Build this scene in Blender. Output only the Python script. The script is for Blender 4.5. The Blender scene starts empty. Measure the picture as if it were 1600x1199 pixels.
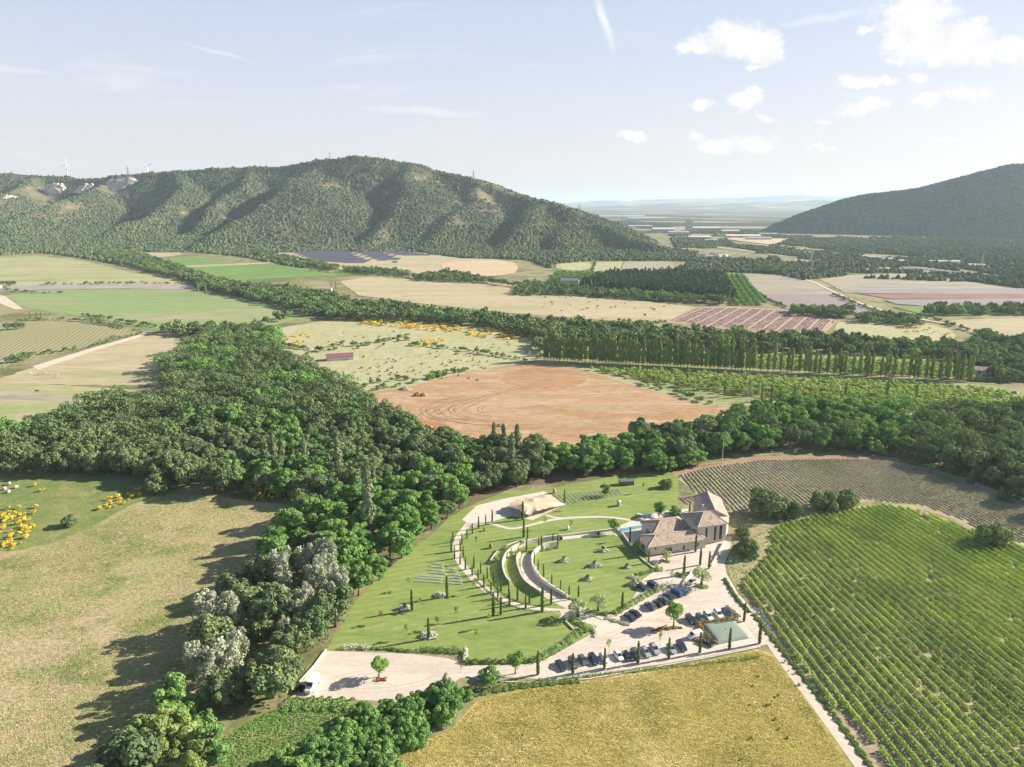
import bpy, math, random
import numpy as np
from mathutils import Vector, Matrix
from mathutils.geometry import tessellate_polygon
rng = np.random.default_rng(11); random.seed(5)
SC = bpy.context.scene; COL = SC.collection
R = math.radians
# ------------------------------------------------------------------ camera
F, CX, CY, CAMH = 1111.0, 800.0, 599.5, 125.0
PITCH = math.atan((599.5 - 316) / F); CP, SP = math.cos(PITCH), math.sin(PITCH)
cam = bpy.data.cameras.new('camera'); cam.sensor_width = 36; cam.lens = 36 * F / 1600
cam.clip_start = 1; cam.clip_end = 120000
camo = bpy.data.objects.new('camera', cam); COL.objects.link(camo)
camo.location = (0, 0, CAMH); camo.rotation_euler = (R(90) - PITCH, 0, 0); SC.camera = camo
# ------------------------------------------------------------------ light
SUN_EL, SUN_AZ = 26.0, 17.0          # azimuth measured from +X towards +Y
EXPO = 1.18
SC.view_settings.view_transform = 'Standard'; SC.view_settings.look = 'None'
SC.view_settings.exposure = EXPO; SC.view_settings.gamma = 1.0
sl = bpy.data.lights.new('sun', 'SUN'); sl.energy = 5.0; sl.angle = R(0.5); sl.color = (1, .90, .76)
so = bpy.data.objects.new('sun', sl); COL.objects.link(so)
sd = Vector((math.cos(R(SUN_EL)) * math.cos(R(SUN_AZ)), math.cos(R(SUN_EL)) * math.sin(R(SUN_AZ)), math.sin(R(SUN_EL))))
so.rotation_euler = (-sd).to_track_quat('-Z', 'Y').to_euler(); so.location = (200, 0, 300)
SC.cycles.volume_bounces = 1; SC.cycles.max_bounces = 8; SC.cycles.transparent_max_bounces = 8
SC.cycles.use_denoising = True

class NT:
    def __init__(s, tree): s.t = tree; s.n = tree.nodes; s.l = tree.links
    def new(s, typ, **kw):
        n = s.n.new(typ)
        for k, v in kw.items(): setattr(n, k, v)
        return n
    def put(s, sock, v):
        if isinstance(v, bpy.types.NodeSocket): s.l.new(v, sock)
        else: sock.default_value = v
    def math(s, op, a, b=0.0, c=None, clamp=False):
        n = s.new('ShaderNodeMath', operation=op); n.use_clamp = clamp
        s.put(n.inputs[0], a); s.put(n.inputs[1], b)
        if c is not None: s.put(n.inputs[2], c)
        return n.outputs[0]
    def vmath(s, op, a, b=(0, 0, 0)):
        n = s.new('ShaderNodeVectorMath', operation=op); s.put(n.inputs[0], a); s.put(n.inputs[1], b)
        return n.outputs['Value'] if op in ('LENGTH', 'DOT_PRODUCT') else n.outputs[0]
    def noise(s, vec, scale, detail=4, rough=.55, dist=0.0):
        n = s.new('ShaderNodeTexNoise'); s.put(n.inputs['Vector'], vec)
        n.inputs['Scale'].default_value = scale; n.inputs['Detail'].default_value = detail
        n.inputs['Roughness'].default_value = rough; n.inputs['Distortion'].default_value = dist
        return n.outputs['Fac']
    def remap(s, v, a, b, c=0.0, d=1.0, smooth=True):
        n = s.new('ShaderNodeMapRange'); n.interpolation_type = 'SMOOTHSTEP' if smooth else 'LINEAR'
        s.put(n.inputs[0], v); n.inputs[1].default_value = a; n.inputs[2].default_value = b
        n.inputs[3].default_value = c; n.inputs[4].default_value = d
        return n.outputs[0]
    def mix(s, f, a, b, mode='MIX'):
        n = s.new('ShaderNodeMix', data_type='RGBA', blend_type=mode)
        s.put(n.inputs[0], f); s.put(n.inputs[6], a if isinstance(a, bpy.types.NodeSocket) else (*a, 1)[:4])
        s.put(n.inputs[7], b if isinstance(b, bpy.types.NodeSocket) else (*b, 1)[:4])
        return n.outputs[2]

def raydir(px, py):
    a = (px - CX) / F; b = (CY - py) / F
    return np.array([a, CP + b * SP, -SP + b * CP])
def U(px, py, z=0.0):
    d = raydir(px, py); t = (z - CAMH) / d[2]
    return np.array([d[0] * t, d[1] * t])
def PY(px, py, Y):                       # point on the ray at a given world Y
    d = raydir(px, py); t = Y / d[1]
    return np.array([d[0] * t, Y, CAMH + d[2] * t])
def UL(pts, ox=0, oy=0, s=1.0): return [U(ox + x / s, oy + y / s) for x, y in pts]

# world: daylight sky with small cumulus and thin high streaks
w = bpy.data.worlds.new('World'); SC.world = w; w.use_nodes = True
N = NT(w.node_tree); w.node_tree.nodes.clear()
out = N.new('ShaderNodeOutputWorld'); bg = N.new('ShaderNodeBackground')
sky = N.new('ShaderNodeTexSky', sky_type='NISHITA'); sky.sun_disc = False
sky.sun_elevation = R(SUN_EL); sky.sun_rotation = R(90 - SUN_AZ); sky.altitude = 200
sky.air_density = 1.0; sky.dust_density = 2.2; sky.ozone_density = 1.6
tc = N.new('ShaderNodeTexCoord'); D = tc.outputs['Generated']
sep = N.new('ShaderNodeSeparateXYZ'); N.l.new(D, sep.inputs[0])
yy = N.math('MAXIMUM', sep.outputs[1], .05)
cu = N.math('DIVIDE', sep.outputs[0], yy); cv = N.math('DIVIDE', sep.outputs[2], yy)
cmb = N.new('ShaderNodeCombineXYZ'); N.l.new(cu, cmb.inputs[0]); N.l.new(cv, cmb.inputs[1]); P2 = cmb.outputs[0]
def sp(px, py):
    d = raydir(px, py); return d[0] / d[1], d[2] / d[1]
wob = N.new('ShaderNodeTexNoise'); N.l.new(P2, wob.inputs['Vector']); wob.inputs['Scale'].default_value = 26; wob.inputs['Detail'].default_value = 7; wob.inputs['Roughness'].default_value = .62
wv = N.vmath('SUBTRACT', wob.outputs['Color'], (.5, .5, .5)); 
wsc = N.new('ShaderNodeVectorMath', operation='MULTIPLY'); N.l.new(wv, wsc.inputs[0]); wsc.inputs[1].default_value = (.055, .035, 0)
PW = N.vmath('ADD', P2, wsc.outputs[0])
blobs = [(1150, 62, 55, 20), (1195, 75, 32, 22), (1090, 72, 26, 12), (1130, 50, 24, 14), (1180, 102, 16, 5),
         (1430, 30, 58, 32), (1405, 55, 30, 20), (1480, 75, 90, 22), (1560, 78, 75, 20), (1505, 55, 40, 20), (1395, 92, 18, 7), (1352, 48, 14, 6),
         (1345, 127, 32, 9), (1382, 125, 24, 6), (1436, 120, 20, 7), (1340, 170, 32, 9), (1375, 160, 22, 6), (1445, 158, 26, 8), (1515, 148, 34, 9),
         (1165, 158, 34, 12), (1178, 150, 15, 10), (1095, 167, 13, 8), (1195, 184, 15, 5), (1180, 224, 34, 12), (1120, 228, 36, 9), (1090, 210, 14, 8),
         (985, 210, 20, 7), (1288, 231, 22, 4), (1285, 188, 12, 4), (1478, 218, 20, 4)]
dens = None
for (x, y, rx, ry) in blobs:
    a, b = sp(x, y); q = N.vmath('SUBTRACT', PW, (a, b, 0))
    q = N.vmath('MULTIPLY', q, (F * .80 / rx, F * .78 / ry, 0)); L = N.vmath('LENGTH', q)
    m = N.math('SUBTRACT', 1.0, L)
    dens = m if dens is None else N.math('MAXIMUM', dens, m)
cn = N.noise(P2, 60, 6, .6)
cl = N.remap(N.math('ADD', dens, N.math('MULTIPLY', cn, 1.25)), .56, 1.30)
# cloud shade mixed into the colour: greyer patches from an offset noise
shade = N.remap(N.noise(N.vmath('ADD', P2, (0.012, .02, 0)), 34, 4, .5), .35, .65)
# streaks of cirrus
mp = N.new('ShaderNodeMapping'); N.l.new(P2, mp.inputs[0]); mp.inputs['Scale'].default_value = (2.2, 17, 1); mp.inputs['Rotation'].default_value = (0, 0, R(4))
ci = N.remap(N.noise(mp.outputs[0], 1.3, 8, .62, .6), .53, .80, 0, .55)
ci = N.math('MULTIPLY', ci, N.remap(cu, -.2, .6, 1.0, .45))
def streak(p1, p2, wd, amt):
    a = np.array(sp(*p1)); b = np.array(sp(*p2)); c = (a + b) / 2; ang = math.atan2(b[1] - a[1], b[0] - a[0]); ln = np.linalg.norm(b - a) / 2
    wb = N.new('ShaderNodeVectorMath', operation='MULTIPLY'); N.l.new(wv, wb.inputs[0]); wb.inputs[1].default_value = (.012, .012, 0)
    q = N.vmath('SUBTRACT', N.vmath('ADD', P2, wb.outputs[0]), (c[0], c[1], 0))
    r = N.new('ShaderNodeVectorRotate', rotation_type='Z_AXIS'); N.l.new(q, r.inputs['Vector']); r.inputs['Angle'].default_value = -ang
    q = N.vmath('MULTIPLY', r.outputs[0], (1 / ln, 1 / (wd / F), 0))
    return N.math('MULTIPLY', N.remap(N.vmath('LENGTH', q), 1.0, .1), amt)
st = streak((925, -30), (963, 95), 9, .75)
st = N.math('MAXIMUM', st, streak((265, 60), (420, 104), 4, .35))
st = N.math('MAXIMUM', st, streak((1190, 45), (1390, 12), 9, .35))
st = N.math('MAXIMUM', st, streak((520, 165), (800, 182), 9, .40))
st = N.math('MAXIMUM', st, streak((-60, 100), (110, 115), 7, .3))
tot = N.math('MAXIMUM', N.math('MAXIMUM', cl, ci), st, clamp=True)
# thin haze lightens the low sky; unseen zenith darkened to cut fill light
hz = N.remap(sep.outputs[2], -.02, .31, 0.0, 1.0, False)
zenith_dim = N.remap(sep.outputs[2], .30, .58, 0.0, 1.0)
base = N.mix(.84, sky.outputs[0], N.mix(zenith_dim, N.mix(hz, (4.75, 4.5, 4.4), (2.85, 3.5, 4.65)), (.45, .80, 1.5)))
cloudc = N.mix(N.math('MULTIPLY', shade, .8), (5.9, 5.7, 5.65), (4.7, 4.65, 4.75))
N.l.new(N.mix(tot, base, cloudc), bg.inputs[0]); bg.inputs[1].default_value = 0.085
N.l.new(bg.outputs[0], out.inputs[0])

# ------------------------------------------------------------------ materials
MC = {}
def newmat(name):
    m = bpy.data.materials.new(name); m.use_nodes = True; m.node_tree.nodes.clear(); n = NT(m.node_tree)
    o = n.new('ShaderNodeOutputMaterial'); return m, n, o
def pbsdf(n, o, col, rough=.9, spec=.2, metal=0.0, bumpv=None, bs=.3, bd=.2):
    b = n.new('ShaderNodeBsdfPrincipled'); n.put(b.inputs['Base Color'], col if isinstance(col, bpy.types.NodeSocket) else (*col, 1))
    n.put(b.inputs['Roughness'], rough); b.inputs['Specular IOR Level'].default_value = spec; b.inputs['Metallic'].default_value = metal
    if bumpv is not None:
        bp = n.new('ShaderNodeBump'); bp.inputs['Strength'].default_value = bs; bp.inputs['Distance'].default_value = bd
        n.put(bp.inputs['Height'], bumpv); n.l.new(bp.outputs[0], b.inputs['Normal'])
    n.l.new(b.outputs[0], o.inputs[0]); return b
def simple(name, col, rough=.7, metal=0.0, spec=.4, var=0.0, sc=3.0):
    if name in MC: return MC[name]
    m, n, o = newmat(name)
    if var:
        g = n.new('ShaderNodeTexCoord'); v = n.noise(g.outputs['Object'], sc, 5)
        c = n.mix(n.remap(v, .3, .7), tuple(c * (1 - var) for c in col), tuple(min(1, c * (1 + var)) for c in col))
        pbsdf(n, o, c, rough, spec, metal, v, .2, .05)
    else: pbsdf(n, o, col, rough, spec, metal)
    MC[name] = m; return m
def gmat(name, cols, big=.02, small=.8, amp=.35, bump=.6, bd=.35, ang=0, stretch=1.0, rows=None, patch=None, mid=None, fleck=None):
    """ground cover: large patches between cols, fine mottling, optional rows=(angle,spacing,colour,width,strength)"""
    m, n, o = newmat(name); g = n.new('ShaderNodeNewGeometry'); P = g.outputs['Position']
    mp = n.new('ShaderNodeMapping'); n.l.new(P, mp.inputs[0]); mp.inputs['Rotation'].default_value = (0, 0, -R(ang)); mp.inputs['Scale'].default_value = (1 / stretch, 1, 1)
    Q = mp.outputs[0]
    v = n.noise(Q, big, 6, .6, .4); c = n.mix(n.remap(v, .36, .60), cols[0], cols[1])
    if len(cols) > 2: c = n.mix(n.remap(n.noise(n.vmath('ADD', Q, (371, 91, 0)), big * 2.1, 6, .65, .3), .48, .66), c, cols[2])
    if mid: c = n.mix(n.remap(n.noise(Q, mid[0], 5, .65), .45, .68), c, mid[1])
    f = n.noise(Q, small, 5, .7)
    if rows:
        a, spc, rc, wd, stg = rows
        q = n.vmath('DOT_PRODUCT', P, (-math.sin(R(a)), math.cos(R(a)), 0)); q = n.math('ADD', q, n.math('MULTIPLY', n.noise(P, .25, 3), .5))
        s_ = n.math('SINE', n.math('MULTIPLY', q, 2 * math.pi / spc)); k = n.remap(n.math('ADD', s_, n.math('MULTIPLY', n.math('SUBTRACT', f, .5), 1.6)), wd - .5, wd + .5, 0, stg)
        c = n.mix(k, c, rc)
    if fleck:
        c = n.mix(n.remap(n.noise(Q, fleck[0], 3, .6), fleck[2], fleck[2] + .08), c, fleck[1])
    c = n.mix(n.remap(f, .28, .72, 0, 1), n.mix(1.0, c, (1 - amp,) * 3, 'MULTIPLY'), n.mix(1.0, c, (1 + amp,) * 3, 'MULTIPLY'))
    pbsdf(n, o, c, .95, .1, 0, f, bump, bd)
    return m
LK = 2.2
def leaf(name, c1, c2, tr=.25, trc=None, rnd=.5):
    if name in MC: return MC[name]
    m, n, o = newmat(name); oi = n.new('ShaderNodeObjectInfo'); at = n.new('ShaderNodeAttribute', attribute_name='tint')
    f = n.math('ADD', n.math('MULTIPLY', oi.outputs['Random'], rnd), n.math('MULTIPLY', at.outputs['Fac'], 1 - rnd), clamp=True)
    c = n.mix(f, tuple(q * LK for q in c1), tuple(q * LK for q in c2)); d = n.new('ShaderNodeBsdfDiffuse'); n.l.new(c, d.inputs[0])
    t = n.new('ShaderNodeBsdfTranslucent'); n.l.new(n.mix(1.0, c, trc or (1.5, 1.7, .7), 'MULTIPLY'), t.inputs[0])
    x = n.new('ShaderNodeMixShader'); x.inputs[0].default_value = tr; n.l.new(d.outputs[0], x.inputs[1]); n.l.new(t.outputs[0], x.inputs[2])
    n.l.new(x.outputs[0], o.inputs[0]); MC[name] = m; return m

M_OAK = leaf('oak_foliage', (.034, .058, .028), (.108, .138, .062), .12)
M_OAK0 = leaf('oak_foliage_mass', (.034, .058, .028), (.108, .138, .062), .12, rnd=0); M_BRT0 = leaf('bright_foliage_mass', (.050, .100, .034), (.125, .195, .060), .15, rnd=0)
M_BRT = leaf('bright_foliage', (.050, .100, .034), (.125, .195, .060), .2)
M_SIL = leaf('silver_foliage', (.105, .125, .085), (.235, .245, .18), .2, (1.1, 1.1, 1))
M_POP = leaf('poplar_foliage', (.060, .092, .034), (.150, .185, .068))
M_CYP = leaf('cypress_foliage', (.032, .055, .018), (.085, .115, .035), .15)
M_OLV = leaf('olive_foliage', (.13, .155, .085), (.21, .235, .14), .2)
M_MUL = leaf('mulberry_foliage', (.070, .120, .030), (.14, .205, .06), .3)
M_VIN = leaf('vine_foliage', (.105, .160, .036), (.235, .280, .080), .18, rnd=.25)
M_YEL = leaf('broom_flowers', (.20, .18, .04), (.52, .39, .045), .2, (1.1, 1, .5))
M_BSH = leaf('bush_foliage', (.050, .085, .028), (.115, .150, .052))
M_PIN = leaf('pine_foliage', (.030, .055, .030), (.066, .100, .050), .1)
M_LAV = leaf('lavender_foliage', (.20, .165, .20), (.30, .27, .19), .1, (1, 1, 1), .25)
M_LAG = leaf('lavender_green', (.08, .105, .045), (.18, .19, .09), .1, (1, 1, 1), .25)
M_ORC = leaf('orchard_foliage', (.10, .135, .044), (.20, .235, .090), rnd=.3)
M_RED = leaf('red_foliage', (.15, .035, .025), (.20, .08, .04), .2, (1, 1, 1))
M_PUR = leaf('plum_foliage', (.10, .05, .05), (.16, .08, .07), .2, (1, 1, 1))
M_GHE = leaf('photinia_foliage', (.10, .12, .035), (.20, .115, .035), .2, (1, 1, 1), .0)
M_PNK = leaf('pink_flowers', (.26, .10, .19), (.34, .17, .27), .2, (1, 1, 1))
M_ROK = simple('pale_rock', (.46, .43, .37), .9, var=.25, sc=1.5)
M_BARK = simple('bark', (.17, .13, .095), .9, var=.3)
M_PBARK = simple('pale_bark', (.36, .33, .28), .9, var=.2)
M_WHITE = simple('white_paint', (.80, .79, .76), .4)
M_STEEL = simple('galvanised_steel', (.45, .46, .46), .45, .6)
M_DARK = simple('dark_metal', (.03, .03, .032), .4)
M_RUB = simple('tyre_rubber', (.02, .02, .02), .8)
M_GLASS = simple('window_glass', (.03, .045, .05), .08, 0, .9)
M_BLUEG = simple('patio_glass', (.10, .22, .24), .08, 0, .9)
M_CONC = simple('concrete', (.46, .43, .385), .9, var=.12, sc=1.0)

# ------------------------------------------------------------------ mesh helpers
def mesh_np(name, V, Fc, mats=(), midx=None, tint=None, smooth=False):
    """V (n,3), Fc (m,k) arrays"""
    V = np.asarray(V, np.float32); Fc = np.asarray(Fc, np.int32); m, k = Fc.shape
    me = bpy.data.meshes.new(name); me.vertices.add(len(V)); me.vertices.foreach_set('co', V.ravel())
    me.loops.add(m * k); me.loops.foreach_set('vertex_index', Fc.ravel())
    me.polygons.add(m); me.polygons.foreach_set('loop_start', np.arange(0, m * k, k, dtype=np.int32)); me.polygons.foreach_set('loop_total', np.full(m, k, np.int32))
    if midx is not None: me.polygons.foreach_set('material_index', np.asarray(midx, np.int32))
    me.polygons.foreach_set('use_smooth', np.full(m, smooth))
    for t in mats: me.materials.append(t)
    if tint is not None:
        a = me.attributes.new('tint', 'FLOAT', 'FACE'); a.data.foreach_set('value', np.asarray(tint, np.float32))
    me.update(calc_edges=True); return me
class Geo:
    """small meshes: mixed polygons with material slots"""
    def __init__(s): s.v = []; s.f = []; s.m = []
    def add(s, v, f, mi=0):
        b = len(s.v); s.v += [tuple(map(float, p)) for p in v]; s.f += [tuple(b + i for i in q) for q in f]; s.m += [mi] * len(f); return s
    def box(s, x0, x1, y0, y1, z0, z1, mi=0, M=None):
        v = [(x0, y0, z0), (x1, y0, z0), (x1, y1, z0), (x0, y1, z0), (x0, y0, z1), (x1, y0, z1), (x1, y1, z1), (x0, y1, z1)]
        if M is not None: v = [M @ Vector(p) for p in v]
        return s.add(v, [(0, 3, 2, 1), (4, 5, 6, 7), (0, 1, 5, 4), (1, 2, 6, 5), (2, 3, 7, 6), (3, 0, 4, 7)], mi)
    def tube(s, pts, rad, n=7, mi=0, cap=True):
        pts = [Vector(p) for p in pts]; v = []; f = []
        for i, p in enumerate(pts):
            d = (pts[min(i + 1, len(pts) - 1)] - pts[max(i - 1, 0)]).normalized(); a = d.orthogonal().normalized(); b = d.cross(a)
            r = rad[i] if hasattr(rad, '__len__') else rad
            for k in range(n):
                t = 2 * math.pi * k / n; v.append(p + a * math.cos(t) * r + b * math.sin(t) * r)
        for i in range(len(pts) - 1):
            for k in range(n): f.append((i * n + k, i * n + (k + 1) % n, (i + 1) * n + (k + 1) % n, (i + 1) * n + k))
        if cap: f.append(tuple(range(n))[::-1]); f.append(tuple((len(pts) - 1) * n + k for k in range(n)))
        return s.add(v, f, mi)
    def prism(s, poly, z0, z1, mi=0):
        n = len(poly); v = [(p[0], p[1], z0) for p in poly] + [(p[0], p[1], z1) for p in poly]
        return s.add(v, [tuple(range(n))[::-1], tuple(range(n, 2 * n))] + [(i, (i + 1) % n, n + (i + 1) % n, n + i) for i in range(n)], mi)
    def mesh(s, name, mats, smooth=False):
        me = bpy.data.meshes.new(name); me.from_pydata(s.v, [], s.f); me.polygons.foreach_set('material_index', s.m)
        for t in (mats if isinstance(mats, (list, tuple)) else [mats]): me.materials.append(t)
        me.polygons.foreach_set('use_smooth', [smooth] * len(s.f)); me.update(); return me
def tag(o, label=None, cat=None, group=None, kind=None):
    if label: o['label'] = label
    if cat: o['category'] = cat
    if group: o['group'] = group
    if kind: o['kind'] = kind
    return o
def link(name, me, parent=None, loc=(0, 0, 0), rz=0, sc=None):
    o = bpy.data.objects.new(name, me); COL.objects.link(o)
    if parent: o.parent = parent
    o.location = loc; o.rotation_euler = (0, 0, rz)
    if sc: o.scale = (sc,) * 3 if not hasattr(sc, '__len__') else sc
    return o
def thing(name, label, cat, loc=(0, 0, 0), rz=0, group=None, sc=None):
    return tag(link(name, None, None, (float(loc[0]), float(loc[1]), float(loc[2]) if len(loc) > 2 else 0), rz, sc), label, cat, group)
def inpoly(P, poly):
    P = np.asarray(P); x, y = P[:, 0], P[:, 1]; ins = np.zeros(len(P), bool); n = len(poly); j = n - 1
    for i in range(n):
        xi, yi = poly[i]; xj, yj = poly[j]
        c = ((yi > y) != (yj > y)) & (x < (xj - xi) * (y - yi) / (yj - yi + 1e-12) + xi); ins ^= c; j = i
    return ins
def scatter(poly, sp_, jit=.45, rg=rng):
    poly = np.array(poly); a = poly.min(0); b = poly.max(0)
    gx, gy = np.meshgrid(np.arange(a[0], b[0], sp_), np.arange(a[1], b[1], sp_ * .87)); gx = gx + (np.arange(gx.shape[0]) % 2)[:, None] * sp_ / 2
    P = np.stack([gx.ravel(), gy.ravel()], 1) + rg.uniform(-jit, jit, (gx.size, 2)) * sp_
    return P[inpoly(P, poly)]
def chaikin(p, n=2, closed=True):
    p = [np.array(q, float) for q in p]
    for _ in range(n):
        q = []; m = len(p)
        if not closed: q.append(p[0])
        for i in range(m if closed else m - 1):
            a, b = p[i], p[(i + 1) % m]; q += [a * .75 + b * .25, a * .25 + b * .75]
        if not closed: q.append(p[-1])
        p = q
    return p
def wob_line(p, closed=True, step=6, amp=.5):
    q = []; m = len(p)
    for i in range(m if closed else m - 1):
        a, b = np.array(p[i]), np.array(p[(i + 1) % m]); L = np.linalg.norm(b - a); k = max(1, int(L / step))
        for t in range(k): q.append(a + (b - a) * t / k + (rng.normal(0, amp, 2) if t else 0))
    if not closed: q.append(np.array(p[-1]))
    return q
def sheet(name, px, z, mat, smooth=0, wob=0, step=6, label=None, cat=None, world=False):
    p = [np.array(q, float) for q in px] if world else [U(*q) for q in px]
    if smooth: p = chaikin(p, smooth)
    if wob: p = wob_line(p, True, step, wob)
    v = [Vector((q[0], q[1], z)) for q in p]; tri = tessellate_polygon([v])
    me = bpy.data.meshes.new(name); fs = []
    for t in tri:
        a, b, c = (v[i] for i in t)
        fs.append(tuple(t) if (b - a).cross(c - a).z > 0 else tuple(t)[::-1])
    me.from_pydata(v, [], fs); me.materials.append(mat); me.update()
    o = link(name, me); o['kind'] = 'structure'
    if label: o['label'] = label
    return o
def smoothpath(pts, n=3): return chaikin(pts, n, False)
def offs(path, d):
    out_ = []
    for i, p in enumerate(path):
        t = np.array(path[min(i + 1, len(path) - 1)]) - np.array(path[max(i - 1, 0)]); t = t / (np.linalg.norm(t) + 1e-9)
        out_.append(np.array(p) + np.array([-t[1], t[0]]) * d)
    return out_
def ribbon(name, path, w_, z, mat, label=None):
    a = offs(path, w_ / 2); b = offs(path, -w_ / 2); n = len(path)
    V = [(p[0], p[1], z) for p in b] + [(p[0], p[1], z) for p in a]
    me = bpy.data.meshes.new(name); me.from_pydata(V, [], [(i, i + 1, n + i + 1, n + i) for i in range(n - 1)]); me.materials.append(mat)
    o = link(name, me); o['kind'] = 'structure'
    if label: o['label'] = label
    return o
def resample(path, step):
    path = [np.array(p, float) for p in path]; out_ = [path[0]]; acc = 0
    for a, b in zip(path[:-1], path[1:]):
        L = np.linalg.norm(b - a)
        while acc + L >= step:
            t = (step - acc) / L; a = a + (b - a) * t; out_.append(a); L = np.linalg.norm(b - a); acc = 0
        acc += L
    return out_
def cards(C, Nn, size, rg, asp=1.0):
    """quads centred at C facing Nn"""
    n = len(C); Nn = Nn / (np.linalg.norm(Nn, axis=1, keepdims=True) + 1e-9); r = rg.normal(size=(n, 3)); T = np.cross(Nn, r); T /= np.linalg.norm(T, axis=1, keepdims=True) + 1e-9
    B = np.cross(Nn, T); s = (np.asarray(size) * rg.uniform(.65, 1.3, n))[:, None] if np.ndim(size) == 0 else np.asarray(size)[:, None]
    j = lambda: rg.uniform(.55, 1.15, (n, 1))
    V = np.stack([C - T * s * j() - B * s * .5 * asp * j(), C + T * s * .5 * j() - B * s * asp * j(), C + T * s * j() + B * s * .5 * asp * j(), C - T * s * .5 * j() + B * s * asp * j()], 1).reshape(-1, 3)
    return V, np.arange(4 * n).reshape(n, 4)
def lobecrown(Rr, z0, z1, nl, n, size, seed, lr=(.36, .55), nj=.55, flat=1.0, fill=.08, elr=(-.6, 1)):
    rg = np.random.default_rng(seed); H = z1 - z0; zc = z0 + H * .45; cs = []; rs = []
    for i in range(nl):
        t = i / max(1, nl - 1); a = i * 2.39996 + rg.uniform(-.4, .4); rr = math.sqrt(rg.uniform(.05, 1)) * Rr * .72
        if i == 0: rr = 0
        el = rg.uniform(*elr); zz = zc + el * H * .36 * (1 - .4 * (rr / Rr) ** 2)
        cs.append((math.cos(a) * rr, math.sin(a) * rr, zz)); rs.append(rg.uniform(*lr) * Rr * (1 - .2 * max(0, el)))
    cs = np.array(cs); rs = np.array(rs); k = rg.choice(nl, n * 3, p=rs ** 2 / (rs ** 2).sum())
    d = rg.normal(size=(n * 3, 3)); d[:, 2] = np.where(rg.random(n * 3) < .75, np.abs(d[:, 2]), d[:, 2]); d /= np.linalg.norm(d, axis=1, keepdims=True)
    P = cs[k] + d * rs[k][:, None] * rg.uniform(.82, 1.08, (n * 3, 1)) * np.array([1, 1, flat])
    dist = np.linalg.norm(P[:, None] - cs[None], axis=2) / rs[None]; dist[np.arange(n * 3), k] = 9
    ok = (dist.min(1) > .8) | (rg.random(n * 3) < fill); P = P[ok][:n]; d = d[ok][:n]
    P[:, 2] = np.maximum(P[:, 2], z0 * .6)
    return cards(P, d + rg.normal(0, nj, d.shape), size, rg) + (np.clip(rg.normal(.5, .22, len(P)), 0, 1),)
def cones(rfun, z0, z1, n, size, seed, nj=.5, asp=1.5):
    rg = np.random.default_rng(seed); z = z0 + (z1 - z0) * rg.random(n); a = rg.random(n) * 2 * math.pi; t = (z - z0) / (z1 - z0)
    r = np.array([rfun(q) for q in t]) * (1 + .12 * np.sin(3 * a + z * 1.1) + rg.uniform(-.12, .1, n)); d = np.stack([np.cos(a), np.sin(a), np.full(n, .35)], 1)
    P = np.stack([np.cos(a) * r, np.sin(a) * r, z], 1)
    return cards(P, d + rg.normal(0, nj, d.shape), size, rg, asp) + (np.clip(rg.normal(.5, .22, n), 0, 1),)
def trunk(h, r, seed, spread=.0, nb=5, reach=.35, mat=None, top=.15):
    rg = np.random.default_rng(seed); g = Geo(); pts = [(0, 0, -.1)]; x = y = 0
    for k in range(1, 5): x += rg.normal(0, .04 * h * .5); y += rg.normal(0, .04 * h * .5); pts.append((x, y, h * k / 4))
    g.tube(pts, [r * 1.3, r, r * .8, r * .55, r * top], 7)
    for b in range(nb):
        t = .35 + .55 * b / max(1, nb); p = Vector(pts[2]).lerp(Vector(pts[4]), t * .8) if t > .4 else Vector(pts[1]).lerp(Vector(pts[2]), .8); a = b * 2.4 + rg.uniform(-.5, .5)
        e = p + Vector((math.cos(a) * reach * h, math.sin(a) * reach * h, h * .25)); g.tube([p, p.lerp(e, .5) + Vector((0, 0, .04 * h)), e], [r * .45, r * .3, r * .1], 5)
    return g
KIND = {}
def defkind(k, name, cat, crowns, tg, leafm, barkm, crown_name='crown'):
    KIND[k] = dict(name=name, cat=cat, cm=[mesh_np(name + '_' + crown_name, V, Fc, [leafm], None, t) for V, Fc, t in crowns], tm=[g.mesh(name + '_trunk', barkm, True) for g in tg], raw=crowns, cn=crown_name, single=[], lm=leafm, bm=barkm)
    for (V, Fc, t), g in zip(crowns, tg):        # one-mesh version for far copies
        quads = [q for q in g.f if len(q) == 4]; tv = np.array(g.v); b = len(V)
        KIND[k]['single'].append(mesh_np(name, np.vstack([V, tv]), np.vstack([Fc, np.array(quads) + b]), [leafm, barkm], [0] * len(Fc) + [1] * len(quads), np.concatenate([t, np.full(len(quads), .5)])))
def tree(k, p, s=1.0, label=None, group=None, parts=True, rz=None, cat=None, sz=1.0, vi=None):
    K = KIND[k]; i = random.randrange(len(K['cm'])) if vi is None else vi % len(K['cm']); rz = random.uniform(0, 6.28) if rz is None else rz; sc = (s, s, s * sz)
    if not parts: return tag(link(K['name'], K['single'][i], None, (p[0], p[1], p[2] if len(p) > 2 else 0), rz, sc), label, cat or K['cat'], group)
    e = thing(K['name'], label, cat or K['cat'], p, rz, group, sc); link(K['cn'], K['cm'][i], e); link('trunk', K['tm'][i], e); return e
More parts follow.
